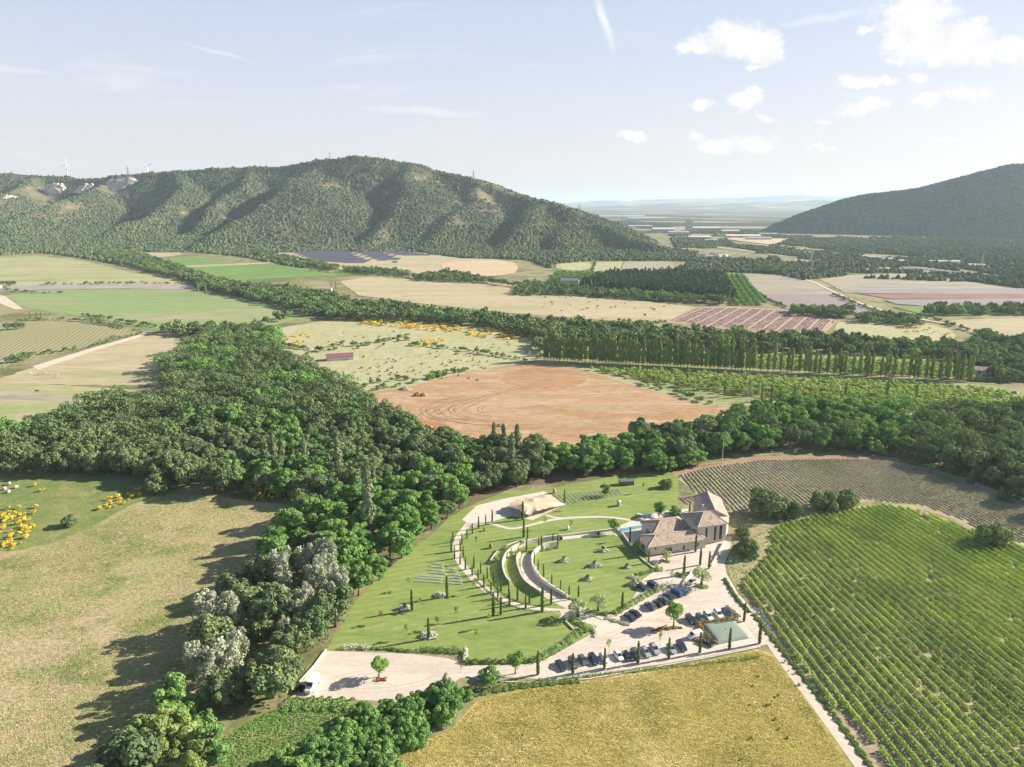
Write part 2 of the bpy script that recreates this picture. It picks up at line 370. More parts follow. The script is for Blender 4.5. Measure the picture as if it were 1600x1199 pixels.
# low versions merged into ONE stuff mesh
def merged(name, P3, S, tmpl, mats, mat_of=None, zs=1.0, seed=3, tintv=.5, label=None, cat=None, kind='stuff'):
    rg = np.random.default_rng(seed); P3 = np.asarray(P3, float); n = len(P3)
    if n == 0: return None
    which = rg.integers(0, len(tmpl), n); Vs = []; Fs = []; Ts = []; Ms = []; off = 0
    for w_ in range(len(tmpl)):
        V, Fc, T = tmpl[w_]; idx = np.where(which == w_)[0]
        if not len(idx): continue
        a = rg.random(len(idx)) * 6.283; c, s_ = np.cos(a), np.sin(a); s = np.asarray(S)[idx] if np.ndim(S) else np.full(len(idx), S)
        sx = s * rg.uniform(.85, 1.18, len(idx)); sy = s * rg.uniform(.85, 1.18, len(idx)); sz = s * zs * rg.uniform(.8, 1.25, len(idx))
        X = V[None, :, 0] * sx[:, None]; Y = V[None, :, 1] * sy[:, None]; Z = V[None, :, 2] * sz[:, None]
        W = np.stack([X * c[:, None] - Y * s_[:, None] + P3[idx, 0][:, None], X * s_[:, None] + Y * c[:, None] + P3[idx, 1][:, None], Z + P3[idx, 2][:, None]], 2).reshape(-1, 3)
        Vs.append(W); Fs.append((Fc[None] + (np.arange(len(idx)) * len(V))[:, None, None]).reshape(-1, Fc.shape[1]) + off); off += len(W)
        tt = rg.random(len(idx)); Ts.append(np.clip(T[None] * tintv + tt[:, None] * (1 - tintv), 0, 1).ravel())
        mi = (np.asarray(mat_of)[idx] if mat_of is not None else np.zeros(len(idx), int)); Ms.append(np.repeat(mi, len(Fc)))
    me = mesh_np(name, np.vstack(Vs), np.vstack(Fs), mats, np.concatenate(Ms), np.concatenate(Ts))
    o = link(name, me); tag(o, label, cat, None, kind); return o

# ------------------------------------------------------------------ ground
G_BASE = gmat('scrub_ground', [(.19, .185, .085), (.30, .265, .15), (.12, .145, .055)], .012, .5, .3, .5, .4)
G_LAWN = gmat('mown_lawn', [(.225, .290, .080), (.265, .315, .105)], .05, .9, .14, .15, .08, 20, 3, mid=(.12, (.165, .24, .068)), rows=(20, 3.2, (.19, .26, .075), .0, .55))
G_GRAV = gmat('pale_gravel', [(.56, .49, .415), (.63, .55, .465)], .06, 1.6, .09, .12, .03, 30, 3.5, mid=(.22, (.50, .43, .36)))
G_DRY = gmat('dry_meadow', [(.41, .345, .19), (.31, .305, .13), (.18, .225, .078)], .028, .9, .30, .9, .5, 25, 1.5, mid=(.16, (.43, .325, .21)), fleck=(.7, (.50, .47, .36), .66))
G_WHEAT = gmat('ripe_grass_field', [(.46, .375, .125), (.37, .32, .095), (.54, .445, .21)], .03, 1.1, .30, 1.0, .6, 100, 2.4, mid=(.20, (.30, .275, .08)))
G_PAST = gmat('green_pasture', [(.22, .245, .085), (.17, .22, .07), (.27, .26, .12)], .03, .8, .25, .8, .4, mid=(.2, (.13, .19, .06)))
G_BRGR = gmat('bright_meadow', [(.20, .29, .11), (.24, .31, .13), (.34, .31, .19)], .008, .15, .12, .2, .3, -10, 4)
G_PALE = gmat('pale_meadow', [(.33, .34, .17), (.40, .36, .21), (.24, .30, .12)], .010, .2, .14, .3, .3, 0, 3)
G_TAN = gmat('dry_tan_field', [(.40, .345, .215), (.45, .38, .25), (.33, .32, .17)], .012, .2, .14, .3, .3, -12, 4)
G_STRAW = gmat('stubble_field', [(.54, .42, .28), (.50, .385, .24)], .02, .3, .12, .2, .3, 10, 5)
G_EARTH = gmat('bare_earth', [(.36, .225, .12), (.41, .265, .15), (.38, .29, .16)], .020, .5, .22, .9, .5, 8, 3.5, mid=(.08, (.47, .335, .22)))
G_ORNG = gmat('fresh_orange_earth', [(.42, .215, .11), (.37, .19, .095)], .05, .5, .2, .8, .4)
G_SCRUB = gmat('pale_scrub_meadow', [(.43, .40, .245), (.38, .38, .205), (.46, .405, .27)], .02, .35, .18, .5, .4, mid=(.12, (.31, .33, .16)))
G_ORCH = gmat('orchard_grass', [(.24, .27, .11), (.32, .30, .15), (.40, .33, .22)], .03, .4, .2, .5, .4, rows=(-8, 5.5, (.13, .20, .055), .1, .6))
G_VSOIL = gmat('vineyard_soil', [(.36, .285, .195), (.30, .27, .14), (.22, .245, .10)], .04, .9, .25, .7, .3, -80, 3, mid=(.25, (.42, .31, .23)))
G_LSOIL = gmat('lavender_soil', [(.38, .30, .235), (.35, .28, .205), (.34, .30, .165)], .03, .9, .2, .7, .3, mid=(.12, (.42, .385, .22)))
G_VINL = gmat('young_vineyard', [(.38, .31, .20), (.34, .30, .17)], .02, .4, .15, .4, .3, rows=(108, 4.6, (.20, .235, .10), .0, .9))
G_VINF = gmat('far_vineyard', [(.165, .27, .075), (.20, .30, .09)], .01, .3, .12, .3, .3, rows=(150, 6, (.10, .19, .05), .2, .7))
G_VINP = gmat('pale_vineyard', [(.36, .34, .22), (.40, .36, .25)], .01, .3, .12, .3, .3, rows=(95, 7, (.24, .22, .18), .0, .8))
G_LAVF = gmat('far_lavender', [(.235, .205, .235), (.29, .25, .26)], .008, .15, .12, .2, .3, -5, 5)
G_LAVR = gmat('striped_lavender_soil', [(.38, .26, .175), (.42, .30, .20)], .008, .2, .10, .2, .3)
G_LAVB = gmat('lavender_plot', [(.19, .16, .205), (.22, .185, .235)], .01, .3, .10, .2, .3, rows=(-66, 5.0, (.42, .34, .27), .35, .9))
G_LAVP = gmat('pale_lavender_plot', [(.32, .29, .225), (.37, .33, .22)], .009, .15, .15, .3, .3, 0, 5, mid=(.04, (.25, .225, .235)))
G_REDE = gmat('red_strip', [(.25, .135, .10), (.29, .17, .125)], .02, .3, .1)
G_PATH = gmat('dirt_track', [(.54, .46, .375), (.60, .51, .42)], .05, .6, .12, .3, .1)
G_ROAD = gmat('asphalt', [(.20, .195, .19), (.23, .22, .21)], .02, .5, .08)
G_PAVE = gmat('pale_paving', [(.58, .53, .46), (.63, .575, .50)], .2, 2, .08)
G_BED = gmat('gravel_bed', [(.38, .32, .26), (.42, .36, .29)], .2, 1.5, .2)
# far plain: woods, fields
m, n, o = newmat('far_plain_cover'); g = n.new('ShaderNodeNewGeometry'); P = g.outputs['Position']
mp = n.new('ShaderNodeMapping'); n.l.new(P, mp.inputs[0]); mp.inputs['Scale'].default_value = (.0016, .0045, 0)
vo = n.new('ShaderNodeTexVoronoi'); n.l.new(mp.outputs[0], vo.inputs['Vector']); vo.inputs['Scale'].default_value = 1.0
sepc = n.new('ShaderNodeSeparateColor'); n.l.new(vo.outputs['Color'], sepc.inputs[0])
c = n.mix(n.remap(sepc.outputs[0], .70, .74), (.055, .085, .045), (.42, .36, .26)); c = n.mix(n.remap(sepc.outputs[1], .72, .75), c, (.16, .20, .10))
c = n.mix(n.remap(n.noise(P, .0008, 5), .52, .60), c, (.05, .08, .042)); pbsdf(n, o, n.mix(n.remap(n.noise(P, .03, 5, .7), .35, .7), n.mix(1.0, c, (.6, .6, .6), 'MULTIPLY'), c), .95, .05)
G_FAR = m

def bigplane(name, x0, x1, y0, y1, z, mat):
    me = bpy.data.meshes.new(name); me.from_pydata([(x0, y0, z), (x1, y0, z), (x1, y1, z), (x0, y1, z)], [], [(0, 1, 2, 3)]); me.materials.append(mat)
    return tag(link(name, me), None, None, None, 'structure')
bigplane('ground', -30000, 30000, -400, 38000, 0, G_BASE)
bigplane('far_plain', -12000, 28000, 3000, 37000, 1.5, G_FAR)

# fields ------------------------------------------------------------
sheet('dry_meadow', [(-80, 870), (60, 858), (150, 820), (225, 778), (290, 772), (390, 782), (500, 795), (440, 850), (410, 900), (350, 965), (330, 1060), (290, 1110), (220, 1230), (-120, 1300)], .010, G_DRY, 1, .5)
sheet('pasture', [(-80, 745), (130, 735), (230, 755), (300, 768), (225, 782), (150, 826), (60, 866), (-80, 878)], .004, G_PAST, 1, .5)
sheet('wheat_field', [(705, 1140), (745, 1095), (830, 1072), (920, 1062), (1000, 1050), (1100, 1032), (1185, 1014), (1208, 1022), (1250, 1075), (1330, 1195), (1375, 1270), (540, 1280), (600, 1190)], .012, G_WHEAT, 0, .25, 4)
sheet('bottom_meadow', [(330, 1240), (345, 1150), (400, 1120), (440, 1103), (560, 1108), (600, 1130), (560, 1180), (480, 1240)], .012, gmat('lush_meadow', [(.15, .225, .06), (.22, .26, .09), (.30, .27, .13)], .06, .9, .3, .9, .4), 1, .4)
sheet('lower_left_field', [(-60, 598), (0, 596), (120, 604), (250, 612), (245, 640), (120, 650), (0, 665), (-80, 665)], .05, G_PALE, 1, .6)
sheet('lilac_strip', [(-60, 611), (20, 610), (130, 622), (130, 631), (50, 625), (-60, 622)], .10, G_LAVP)
sheet('sloping_meadow', [(0, 592), (130, 548), (200, 530), (240, 521), (330, 520), (320, 545), (265, 580), (250, 603), (120, 602), (0, 598)], .08, G_TAN, 0, .6)
sheet('young_vineyard', [(-60, 506), (60, 502), (120, 501), (215, 519), (160, 536), (90, 553), (20, 570), (-60, 590)], .07, G_VINL, 0, .5)
sheet('field_track', [(60, 578), (150, 548), (242, 520), (236, 518), (140, 545), (50, 573)], .12, G_PATH)
sheet('bright_meadow', [(8, 462), (60, 454), (230, 452), (330, 456), (440, 478), (490, 492), (430, 508), (330, 520), (245, 516), (130, 494), (75, 487), (30, 478)], .09, G_BRGR, 0, .8)
sheet('track_left', [(-20, 458), (8, 463), (36, 483), (24, 484), (-20, 466)], .13, G_PATH)
sheet('corner_vineyard', [(-80, 468), (-5, 467), (24, 487), (-20, 500), (-80, 505)], .12, G_VINL)
sheet('lilac_ploughed_strip', [(-40, 449), (60, 446), (200, 445), (300, 446), (320, 454), (200, 451), (60, 453), (-40, 458)], .20, gmat('lilac_soil', [(.30, .27, .27), (.36, .32, .30)], .02, .3, .1))
sheet('upper_left_field', [(-60, 404), (20, 402), (60, 400), (130, 408), (210, 427), (300, 441), (300, 446), (60, 446), (-60, 450)], .15, G_PALE, 0, 1)
sheet('straw_field', [(188, 383), (225, 384), (280, 394), (290, 398), (240, 404), (215, 394)], .6, G_TAN, 1)
sheet('green_vineyard', [(262, 404), (300, 401), (345, 409), (430, 414), (500, 424), (572, 430), (430, 436), (340, 440), (290, 428)], .5, G_VINF)
sheet('vineyard_track', [(290, 416), (430, 410), (432, 412), (292, 419)], .8, G_TAN)
sheet('solar_clearing', [(360, 376), (430, 368), (470, 375), (560, 370), (620, 385), (700, 398), (800, 408), (812, 418), (800, 432), (700, 428), (640, 434), (560, 428), (470, 412), (390, 396)], .45, G_TAN, 1)
sheet('straw_field', [(690, 411), (760, 407), (800, 410), (812, 421), (795, 431), (740, 433), (690, 424)], .75, G_STRAW, 1)
sheet('long_tan_field', [(530, 440), (575, 433), (640, 431), (760, 440), (900, 460), (1085, 480), (1050, 503), (960, 502), (800, 490), (640, 473), (560, 462)], .30, G_TAN, 0, .8)
sheet('centre_scrub_meadow', [(410, 518), (470, 507), (560, 496), (640, 500), (840, 520), (860, 560), (735, 582), (640, 606), (570, 618), (500, 600), (430, 560)], .11, G_SCRUB, 1, .8)
sheet('earth_field', [(575, 614), (640, 605), (730, 580), (850, 564), (878, 567), (1000, 604), (1110, 634), (1175, 632), (1160, 650), (1050, 668), (960, 690), (830, 710), (700, 700), (640, 665), (600, 640)], .14, G_EARTH, 0, .5)
sheet('orange_earth_strip', [(600, 630), (625, 640), (660, 658), (705, 664), (700, 676), (660, 680), (620, 655)], .17, G_ORNG, 1, .6)
sheet('orange_earth_patch', [(775, 585), (860, 570), (930, 590), (880, 612), (800, 610)], .16, gmat('rutted_earth', [(.35, .21, .11), (.40, .25, .14)], .05, .4, .25, .9, .4, 20, 4), 2, .8)
sheet('worn_earth_track', [(690, 645), (760, 622), (900, 629), (1080, 630), (1160, 634), (1080, 634), (900, 635), (790, 632), (740, 650), (700, 656)], .19, gmat('packed_earth', [(.45, .32, .215), (.42, .285, .18)], .05, .4, .2, .6, .3, 8, 4), 2, .5)
sheet('field_edge_track', [(838, 562), (880, 565), (1000, 598), (1100, 628), (1175, 630), (1175, 636), (1100, 635), (1000, 606), (880, 571), (840, 567)], .20, G_PALE)
sheet('orchard_ground', [(860, 561), (1000, 572), (1200, 582), (1400, 592), (1560, 602), (1640, 625), (1640, 660), (1400, 655), (1200, 640), (1110, 632), (1000, 603), (900, 575)], .13, G_ORCH, 0, .5)
sheet('orchard_ground', [(860, 545), (1000, 545), (1200, 548), (1480, 560), (1560, 602), (1400, 591), (1200, 581), (1000, 571), (860, 560)], .16, G_ORCH)
sheet('striped_lavender_field', [(1086, 480), (1150, 480), (1235, 485), (1308, 501), (1290, 522), (1190, 521), (1040, 505)], .35, G_LAVR)
sheet('lavender_plot', [(1180, 459), (1305, 461), (1370, 486), (1310, 496), (1230, 484)], .40, G_LAVB)
sheet('pale_lavender_plot', [(1150, 431), (1235, 431), (1275, 440), (1308, 459), (1300, 463), (1178, 460)], .50, G_LAVP)
sheet('pale_lavender_plot', [(1282, 437), (1330, 430), (1420, 428), (1500, 440), (1640, 452), (1640, 459), (1320, 458)], .50, G_LAVP, 0, 1)
sheet('far_lavender', [(1325, 454), (1420, 452), (1640, 452), (1640, 461), (1340, 459)], .62, G_LAVF)
sheet('red_strip', [(1345, 460), (1640, 460), (1640, 467), (1390, 468)], .70, G_REDE)
sheet('far_lavender', [(1380, 469), (1640, 467), (1640, 476), (1445, 479), (1400, 476)], .80, G_LAVF)
sheet('green_strip', [(1395, 480), (1500, 477), (1640, 475), (1640, 481), (1460, 497)], .55, G_VINF)
sheet('right_tan_field', [(1468, 502), (1560, 498), (1680, 496), (1680, 535), (1560, 533), (1500, 515)], .30, G_TAN, 1)
sheet('scrub_patch', [(1310, 500), (1400, 500), (1480, 512), (1500, 530), (1440, 545), (1300, 524)], .25, G_SCRUB, 1)
sheet('pale_green_field', [(932, 411), (974, 409), (966, 427), (925, 425)], .5, G_PALE)
sheet('pale_vineyard', [(976, 409), (1050, 410), (1056, 428), (968, 427)], .5, G_VINP)
sheet('scrub_patch', [(868, 412), (930, 410), (920, 424), (870, 422)], .5, G_SCRUB, 1)
ribbon('grey_road', smoothpath([U(1050, 427), U(1150, 429), U(1240, 433), U(1270, 441), U(1302, 457), U(1362, 483), U(1440, 501), U(1500, 510)]), 5.0, .9, G_PATH)
sheet('right_far_meadow', [(1240, 405), (1320, 412), (1420, 420), (1500, 432), (1420, 428), (1330, 429), (1250, 425)], .9, G_PALE)
G_RUT = gmat('rutted_brown_earth', [(.25, .145, .085), (.30, .18, .105)], .2, .8, .25, .8, .3); G_RUTL = gmat('scraped_pale_earth', [(.47, .345, .225), (.44, .31, .195)], .2, .8, .2, .8, .3)  # a darker and a paler earth brown for the wheel rut ribbons
rc = U(800, 640)
for k in range(16):
    rr_ = 13 + k * 2.3 + rng.uniform(-.5, .5); a0 = rng.uniform(2.0, 2.9); a1 = a0 + rng.uniform(.9, 2.2); ps = [rc + np.array([math.cos(a) * rr_ * 1.25, math.sin(a) * rr_ * .8]) for a in np.linspace(a0, a1, 14)]
    ribbon('wheel_rut', wob_line(ps, False, 4, .25), rng.uniform(.35, .9), .20 + .002 * k, G_RUT if k % 3 else G_RUTL)
for k in range(10):
    x0 = 640 + k * 9; ps = smoothpath([U(x0, 655 - k * 1.2), U(x0 + 22, 640 - k), U(x0 + 60, 628 - k * 1.5), U(x0 + 110, 622 - k * 2)]); ribbon('wheel_rut', wob_line(ps, False, 4, .25), .6, .235 + .002 * k, G_RUT if k % 2 else G_RUTL)
# lavender and vineyard ground close by
sheet('lavender_soil', [(1052, 742), (1100, 728), (1190, 716), (1340, 714), (1480, 735), (1600, 785), (1700, 840), (1700, 880), (1600, 855), (1545, 850), (1500, 815), (1440, 795), (1300, 785), (1220, 800), (1130, 800), (1090, 775)], .020, G_LSOIL, 1, .3)
sheet('headland_track', [(1050, 738), (1100, 724), (1190, 713), (1340, 711), (1400, 716), (1400, 720), (1340, 717), (1190, 719), (1100, 732), (1055, 745)], .03, gmat('red_track', [(.30, .21, .14), (.34, .24, .16)], .1, .8, .2))
sheet('vineyard_soil', [(1150, 925), (1165, 895), (1195, 850), (1225, 822), (1300, 800), (1380, 787), (1440, 797), (1530, 830), (1620, 860), (1750, 910), (1800, 1330), (1480, 1330), (1362, 1199), (1250, 1050), (1175, 945)], .024, G_VSOIL, 0, .3)
sheet('vineyard_headland', [(1138, 870), (1160, 850), (1200, 830), (1232, 812), (1300, 795), (1380, 783), (1440, 791), (1380, 789), (1300, 803), (1228, 825), (1198, 852), (1168, 897), (1152, 927), (1176, 950), (1255, 1060), (1300, 1120), (1290, 1120), (1200, 1005), (1160, 940), (1140, 900)], .028, G_PALE, 0, .3)
# lawns of the estate
LAWN = [(510, 1016), (550, 948), (588, 905), (620, 878), (674, 836), (702, 808), (740, 788), (790, 768), (860, 764), (950, 746), (1040, 736), (1060, 745), (1060, 790), (1020, 830), (1000, 860), (1035, 885), (1010, 905), (985, 940), (962, 966), (940, 966), (925, 990), (838, 1034), (735, 1040), (728, 1024), (640, 1018)]
sheet('lawn', LAWN, .016, G_LAWN, 0, .1, 3)
sheet('forest_floor', [(700, 830), (740, 800), (800, 760), (880, 756), (1000, 745), (1040, 733), (1000, 722), (850, 700), (700, 730), (650, 830)], .006, gmat('leaf_litter', [(.20, .15, .10), (.15, .14, .07)], .1, .8, .3))
# gravel
CARP = [(1010, 872), (1075, 860), (1128, 846), (1134, 838), (1143, 838), (1140, 862), (1132, 880), (1136, 898), (1152, 925), (1176, 955), (1215, 1003), (1190, 1009), (1090, 1029), (1000, 1043), (920, 1056), (870, 1063), (820, 1060), (760, 1056), (716, 1060), (722, 1042), (770, 1038), (840, 1036), (890, 1010), (926, 990), (935, 975), (955, 968), (985, 942), (1005, 905), (1010, 902), (1028, 888)]
sheet('car_park_gravel', CARP, .030, G_GRAV, 0, .1, 3)
G_TYRE = gmat('tyre_worn_gravel', [(.50, .435, .365), (.54, .47, .39)], .2, 1.2, .12)
TY = [[(1190, 1000), (1150, 950), (1110, 935), (1060, 960), (1000, 990), (930, 1012), (860, 1040)], [(1140, 850), (1120, 885), (1090, 925), (1040, 960), (970, 985), (900, 1015), (800, 1046), (700, 1050)], [(1180, 985), (1130, 975), (1060, 985), (1000, 1010), (940, 1022)], [(720, 1048), (650, 1045), (560, 1050), (500, 1070)], [(1000, 985), (960, 975), (930, 962), (890, 948)], [(1125, 870), (1090, 890), (1060, 905), (1040, 890)], [(700, 1055), (620, 1078), (530, 1080)]]
for t_ in TY:
    p_ = smoothpath([U(*q) for q in t_])
    for d_ in (-.75, .75): ribbon('tyre_track', wob_line(offs(p_, d_), False, 3, .05), .34, .039 + .001 * (d_ > 0), G_TYRE)
sheet('lower_gravel_yard', [(508, 1017), (640, 1022), (700, 1029), (718, 1036), (720, 1058), (690, 1085), (640, 1098), (540, 1093), (455, 1089)], .034, G_GRAV)
ROADP = smoothpath([U(1180, 950), U(1205, 1003), U(1243, 1055), U(1300, 1130), U(1349, 1199), U(1400, 1270)])
ribbon('farm_road', ROADP, 4.0, .038, G_PATH)
AV = [U(745, 802), U(728, 824), U(714, 842), U(712, 864), U(722, 884), U(740, 904), U(762, 924), U(790, 941), U(830, 952), U(885, 956)]
AVP = smoothpath(AV); ribbon('avenue_path', AVP, 2.7, .036, G_GRAV)
RAMP = [U(826, 866), U(822, 884), U(828, 902), U(846, 921), U(872, 938), U(905, 952), U(945, 966)]
RP = smoothpath(RAMP); ribbon('ramp_path', RP, 4.4, .040, G_GRAV)
ribbon('ramp_mouth', smoothpath([U(880, 955), U(915, 962), U(950, 970), U(985, 985)]), 8, .033, G_GRAV)
ribbon('garden_path', smoothpath([U(765, 818), U(780, 822), U(797, 827), U(817, 824), U(850, 815), U(879, 810), U(915, 808), U(958, 808), U(1005, 817)]), 1.5, .032, G_PAVE)
ribbon('garden_path', smoothpath([U(853, 805), U(865, 809), U(879, 810)]), 1.3, .037, G_PAVE)
ribbon('terrace_walk', smoothpath([U(872, 842), U(900, 839), U(930, 836), U(958, 833), U(975, 831)]), 2.3, .042, G_PAVE)
sheet('tent_plaza', [(722, 812), (745, 790), (785, 780), (850, 768), (884, 788), (832, 813), (800, 806), (760, 818), (740, 824)], .026, G_PAVE)
sheet('house_terrace', [(985, 815), (1005, 806), (1040, 798), (1075, 795), (1078, 815), (1035, 818), (1010, 822), (985, 835), (962, 838), (956, 826)], .044, G_PAVE)
# kerb shadows / dark grass verges are real shrubs placed later

# ------------------------------------------------------------------ mountains
def vnoise(x, y, sc, seed):
    rg = np.random.default_rng(seed); G = rg.random((128, 128)); x = x / sc; y = y / sc
    xi = np.floor(x).astype(int); yi = np.floor(y).astype(int); fx = x - xi; fy = y - yi; fx = fx * fx * (3 - 2 * fx); fy = fy * fy * (3 - 2 * fy)
    g = lambda i, j: G[i % 128, j % 128]
    return (g(xi, yi) * (1 - fx) + g(xi + 1, yi) * fx) * (1 - fy) + (g(xi, yi + 1) * (1 - fx) + g(xi + 1, yi + 1) * fx) * fy - .5
def fbm(x, y, sc, seed, o=4): return sum(vnoise(x, y, sc / 2 ** k, seed + k) / 2 ** k for k in range(o))
def segmax(X, Y, pts, s, cur=None, pw=1.0, sl_=None):
    h = np.full(X.shape, -50.0) if cur is None else cur
    for a, b in zip(pts[:-1], pts[1:]):
        d = b[:2] - a[:2]; L2 = d @ d; t = np.clip(((X - a[0]) * d[0] + (Y - a[1]) * d[1]) / L2, 0, 1)
        cx = a[0] + d[0] * t; cy = a[1] + d[1] * t; z = a[2] + (b[2] - a[2]) * t; dist = np.hypot(X - cx, Y - cy)
        h = np.maximum(h, z - np.where((X < cx), sl_ or s, s) * dist ** pw)
    return h
def blur(h, k):
    for ax in (0, 1):
        p = np.pad(h, [(k, k) if i == ax else (0, 0) for i in (0, 1)], mode='edge'); c = np.cumsum(p, ax); c = np.insert(c, 0, 0, ax)
        h = (np.take(c, range(2 * k + 1, c.shape[ax]), ax) - np.take(c, range(0, c.shape[ax] - 2 * k - 1), ax)) / (2 * k + 1)
    return h
class HF:
    def __init__(s, x0, x1, y0, y1, st):
        s.x0, s.y0, s.st = x0, y0, st; s.xs = np.arange(x0, x1, st); s.ys = np.arange(y0, y1, st); s.X, s.Y = np.meshgrid(s.xs, s.ys)
    def at(s, x, y):
        fx = np.clip((x - s.x0) / s.st, 0, len(s.xs) - 1.01); fy = np.clip((y - s.y0) / s.st, 0, len(s.ys) - 1.01); i = fx.astype(int); j = fy.astype(int); u = fx - i; v = fy - j; h = s.h
        return (h[j, i] * (1 - u) + h[j, i + 1] * u) * (1 - v) + (h[j + 1, i] * (1 - u) + h[j + 1, i + 1] * u) * v
    def mesh(s, name, mat):
        ny, nx = s.X.shape; V = np.stack([s.X.ravel(), s.Y.ravel(), s.h.ravel()], 1); i = (np.arange(ny - 1)[:, None] * nx + np.arange(nx - 1)[None]).ravel()
        return tag(link(name, mesh_np(name, V, np.stack([i, i + 1, i + nx + 1, i + nx], 1), [mat], None, None, True)), None, None, None, 'structure')
def pl(l): return [PY(x, y, Y) for x, y, Y in l]
A = HF(-2900, 640, 1560, 3500, 9)
AX = A.X + fbm(A.X, A.Y, 420, 91, 3) * 110; AY = A.Y + fbm(A.X, A.Y, 420, 95, 3) * 60
h = segmax(A.X, A.Y, pl([(-420, 268, 3300), (-150, 262, 3200), (0, 267, 3150), (107, 273, 3100), (141, 278, 3050), (173, 273, 3000), (267, 267, 2950), (373, 257, 2900), (453, 253, 2850), (507, 245, 2800), (560, 241, 2750), (590, 242, 2730), (627, 251, 2700), (667, 259, 2650), (720, 274, 2600), (773, 292, 2500), (800, 300, 2450), (837, 308, 2350), (877, 321, 2250), (925, 341, 2150), (950, 352, 2080), (975, 365, 2000), (1000, 374, 1920), (1040, 388, 1820)]), .62)
SPURS = [[(507, 245, 2800), (476, 268, 2640), (448, 287, 2500), (400, 318, 2300), (350, 345, 2120), (300, 372, 1930)],
      [(650, 255, 2680), (634, 280, 2520), (612, 312, 2340), (585, 345, 2130), (560, 378, 1930)],
      [(740, 280, 2580), (733, 308, 2380), (708, 342, 2170), (690, 375, 1960)],
      [(415, 256, 2880), (385, 285, 2660), (350, 305, 2520), (320, 322, 2400)],
      [(300, 264, 2940), (290, 288, 2750), (253, 311, 2560), (213, 333, 2380), (155, 356, 2180)],
      [(185, 273, 3000), (160, 290, 2840), (118, 308, 2680), (60, 330, 2460), (10, 352, 2250)],
      [(60, 271, 3120), (20, 296, 2850), (-60, 320, 2650), (-140, 350, 2350)],
      [(845, 310, 2330), (838, 332, 2180), (815, 360, 2010), (800, 385, 1860)],
      [(905, 334, 2190), (900, 352, 2060), (890, 375, 1920)]]
for k, l in enumerate(SPURS): h = segmax(AX, AY, pl(l), (.33, .36, .38, .45, .34, .40, .40, .40, .42, .45)[k], h, 1.0, (.80, .80, .75, .9, .8, .85, .7, .75, .8, .8)[k])
ap = np.clip((A.Y - 1760) * .05, 0, 40) * np.clip((300 - A.X) / 500, 0, 1); h = np.maximum(h, ap - 3)
h = blur(h, 2) + fbm(A.X, A.Y, 260, 4) * 16 * np.clip(h / 80, 0, 1) + fbm(A.X, A.Y, 60, 9, 3) * 6 * np.clip(h / 60, 0, 1)
A.h = np.where(h < .5, -3, h)
m, n, o = newmat('mountain_slope'); g = n.new('ShaderNodeNewGeometry'); P = g.outputs['Position']
c = n.mix(n.remap(n.noise(P, .006, 5, .6), .4, .6), (.19, .165, .10), (.11, .12, .06)); c = n.mix(n.remap(n.noise(P, .03, 5, .7), .55, .68), c, (.33, .27, .18))
pbsdf(n, o, c, .95, .05, 0, n.noise(P, .12, 5, .7), .9, 3); M_SLOPE = m
A.mesh('mountain', M_SLOPE)
Bm = HF(900, 3300, 2380, 4100, 12)
rl = [PY(1178, 364, 3080), PY(1215, 346, 3090), PY(1260, 328, 3080), PY(1320, 307, 3060), PY(1360, 299, 3040), PY(1400, 296, 3010), PY(1440, 291, 2990), PY(1500, 276, 2960), PY(1540, 265, 2930), PY(1575, 255, 2900), PY(1610, 254, 2880), PY(1720, 262, 2800), PY(1900, 285, 2700)]
h = segmax(Bm.X, Bm.Y, rl, .72); h = blur(h, 1) + fbm(Bm.X, Bm.Y, 200, 21) * 9 * np.clip(h / 60, 0, 1); Bm.h = np.where(h < .5, -3, h)
m, n, o = newmat('dark_slope'); g = n.new('ShaderNodeNewGeometry'); pbsdf(n, o, n.mix(n.remap(n.noise(g.outputs['Position'], .02, 5), .4, .7), (.07, .095, .05), (.13, .14, .08)), .95, .05); M_SLOPE2 = m
Bm.mesh('mountain', M_SLOPE2)
# distant ranges
def far_range(l, depth, slope, name, st):
    pts = [PY(x, y, Y) for x, y, Y in l]; xs = [p[0] for p in pts]; H_ = HF(min(xs), max(xs), pts[0][1] - depth, pts[0][1] + depth, st)
    h = segmax(H_.X, H_.Y, pts, slope); H_.h = blur(h, 1) + fbm(H_.X, H_.Y, 900, 33, 3) * 45 * np.clip(h / 90, 0, 1); H_.h = np.where(H_.h < 1, -5, H_.h); H_.mesh(name, G_FAR)
far_range([(700, 330, 24000), (850, 322, 24000), (885, 319, 24000), (940, 313, 24000), (962, 312, 24000), (985, 315, 24000), (1010, 311.5, 24000), (1060, 310.5, 24000), (1110, 310, 24000), (1180, 308, 24000), (1220, 307, 24000), (1228, 304, 24000), (1240, 303.5, 24000), (1270, 306, 24000), (1320, 306, 24000), (1450, 300, 24000)], 3500, .10, 'far_hills', 160)
far_range([(820, 330, 15000), (950, 321, 15000), (1050, 318, 15000), (1130, 316, 15000), (1230, 314.5, 15000), (1330, 314, 15000), (1500, 312, 15000)], 1800, .10, 'far_hills', 110)

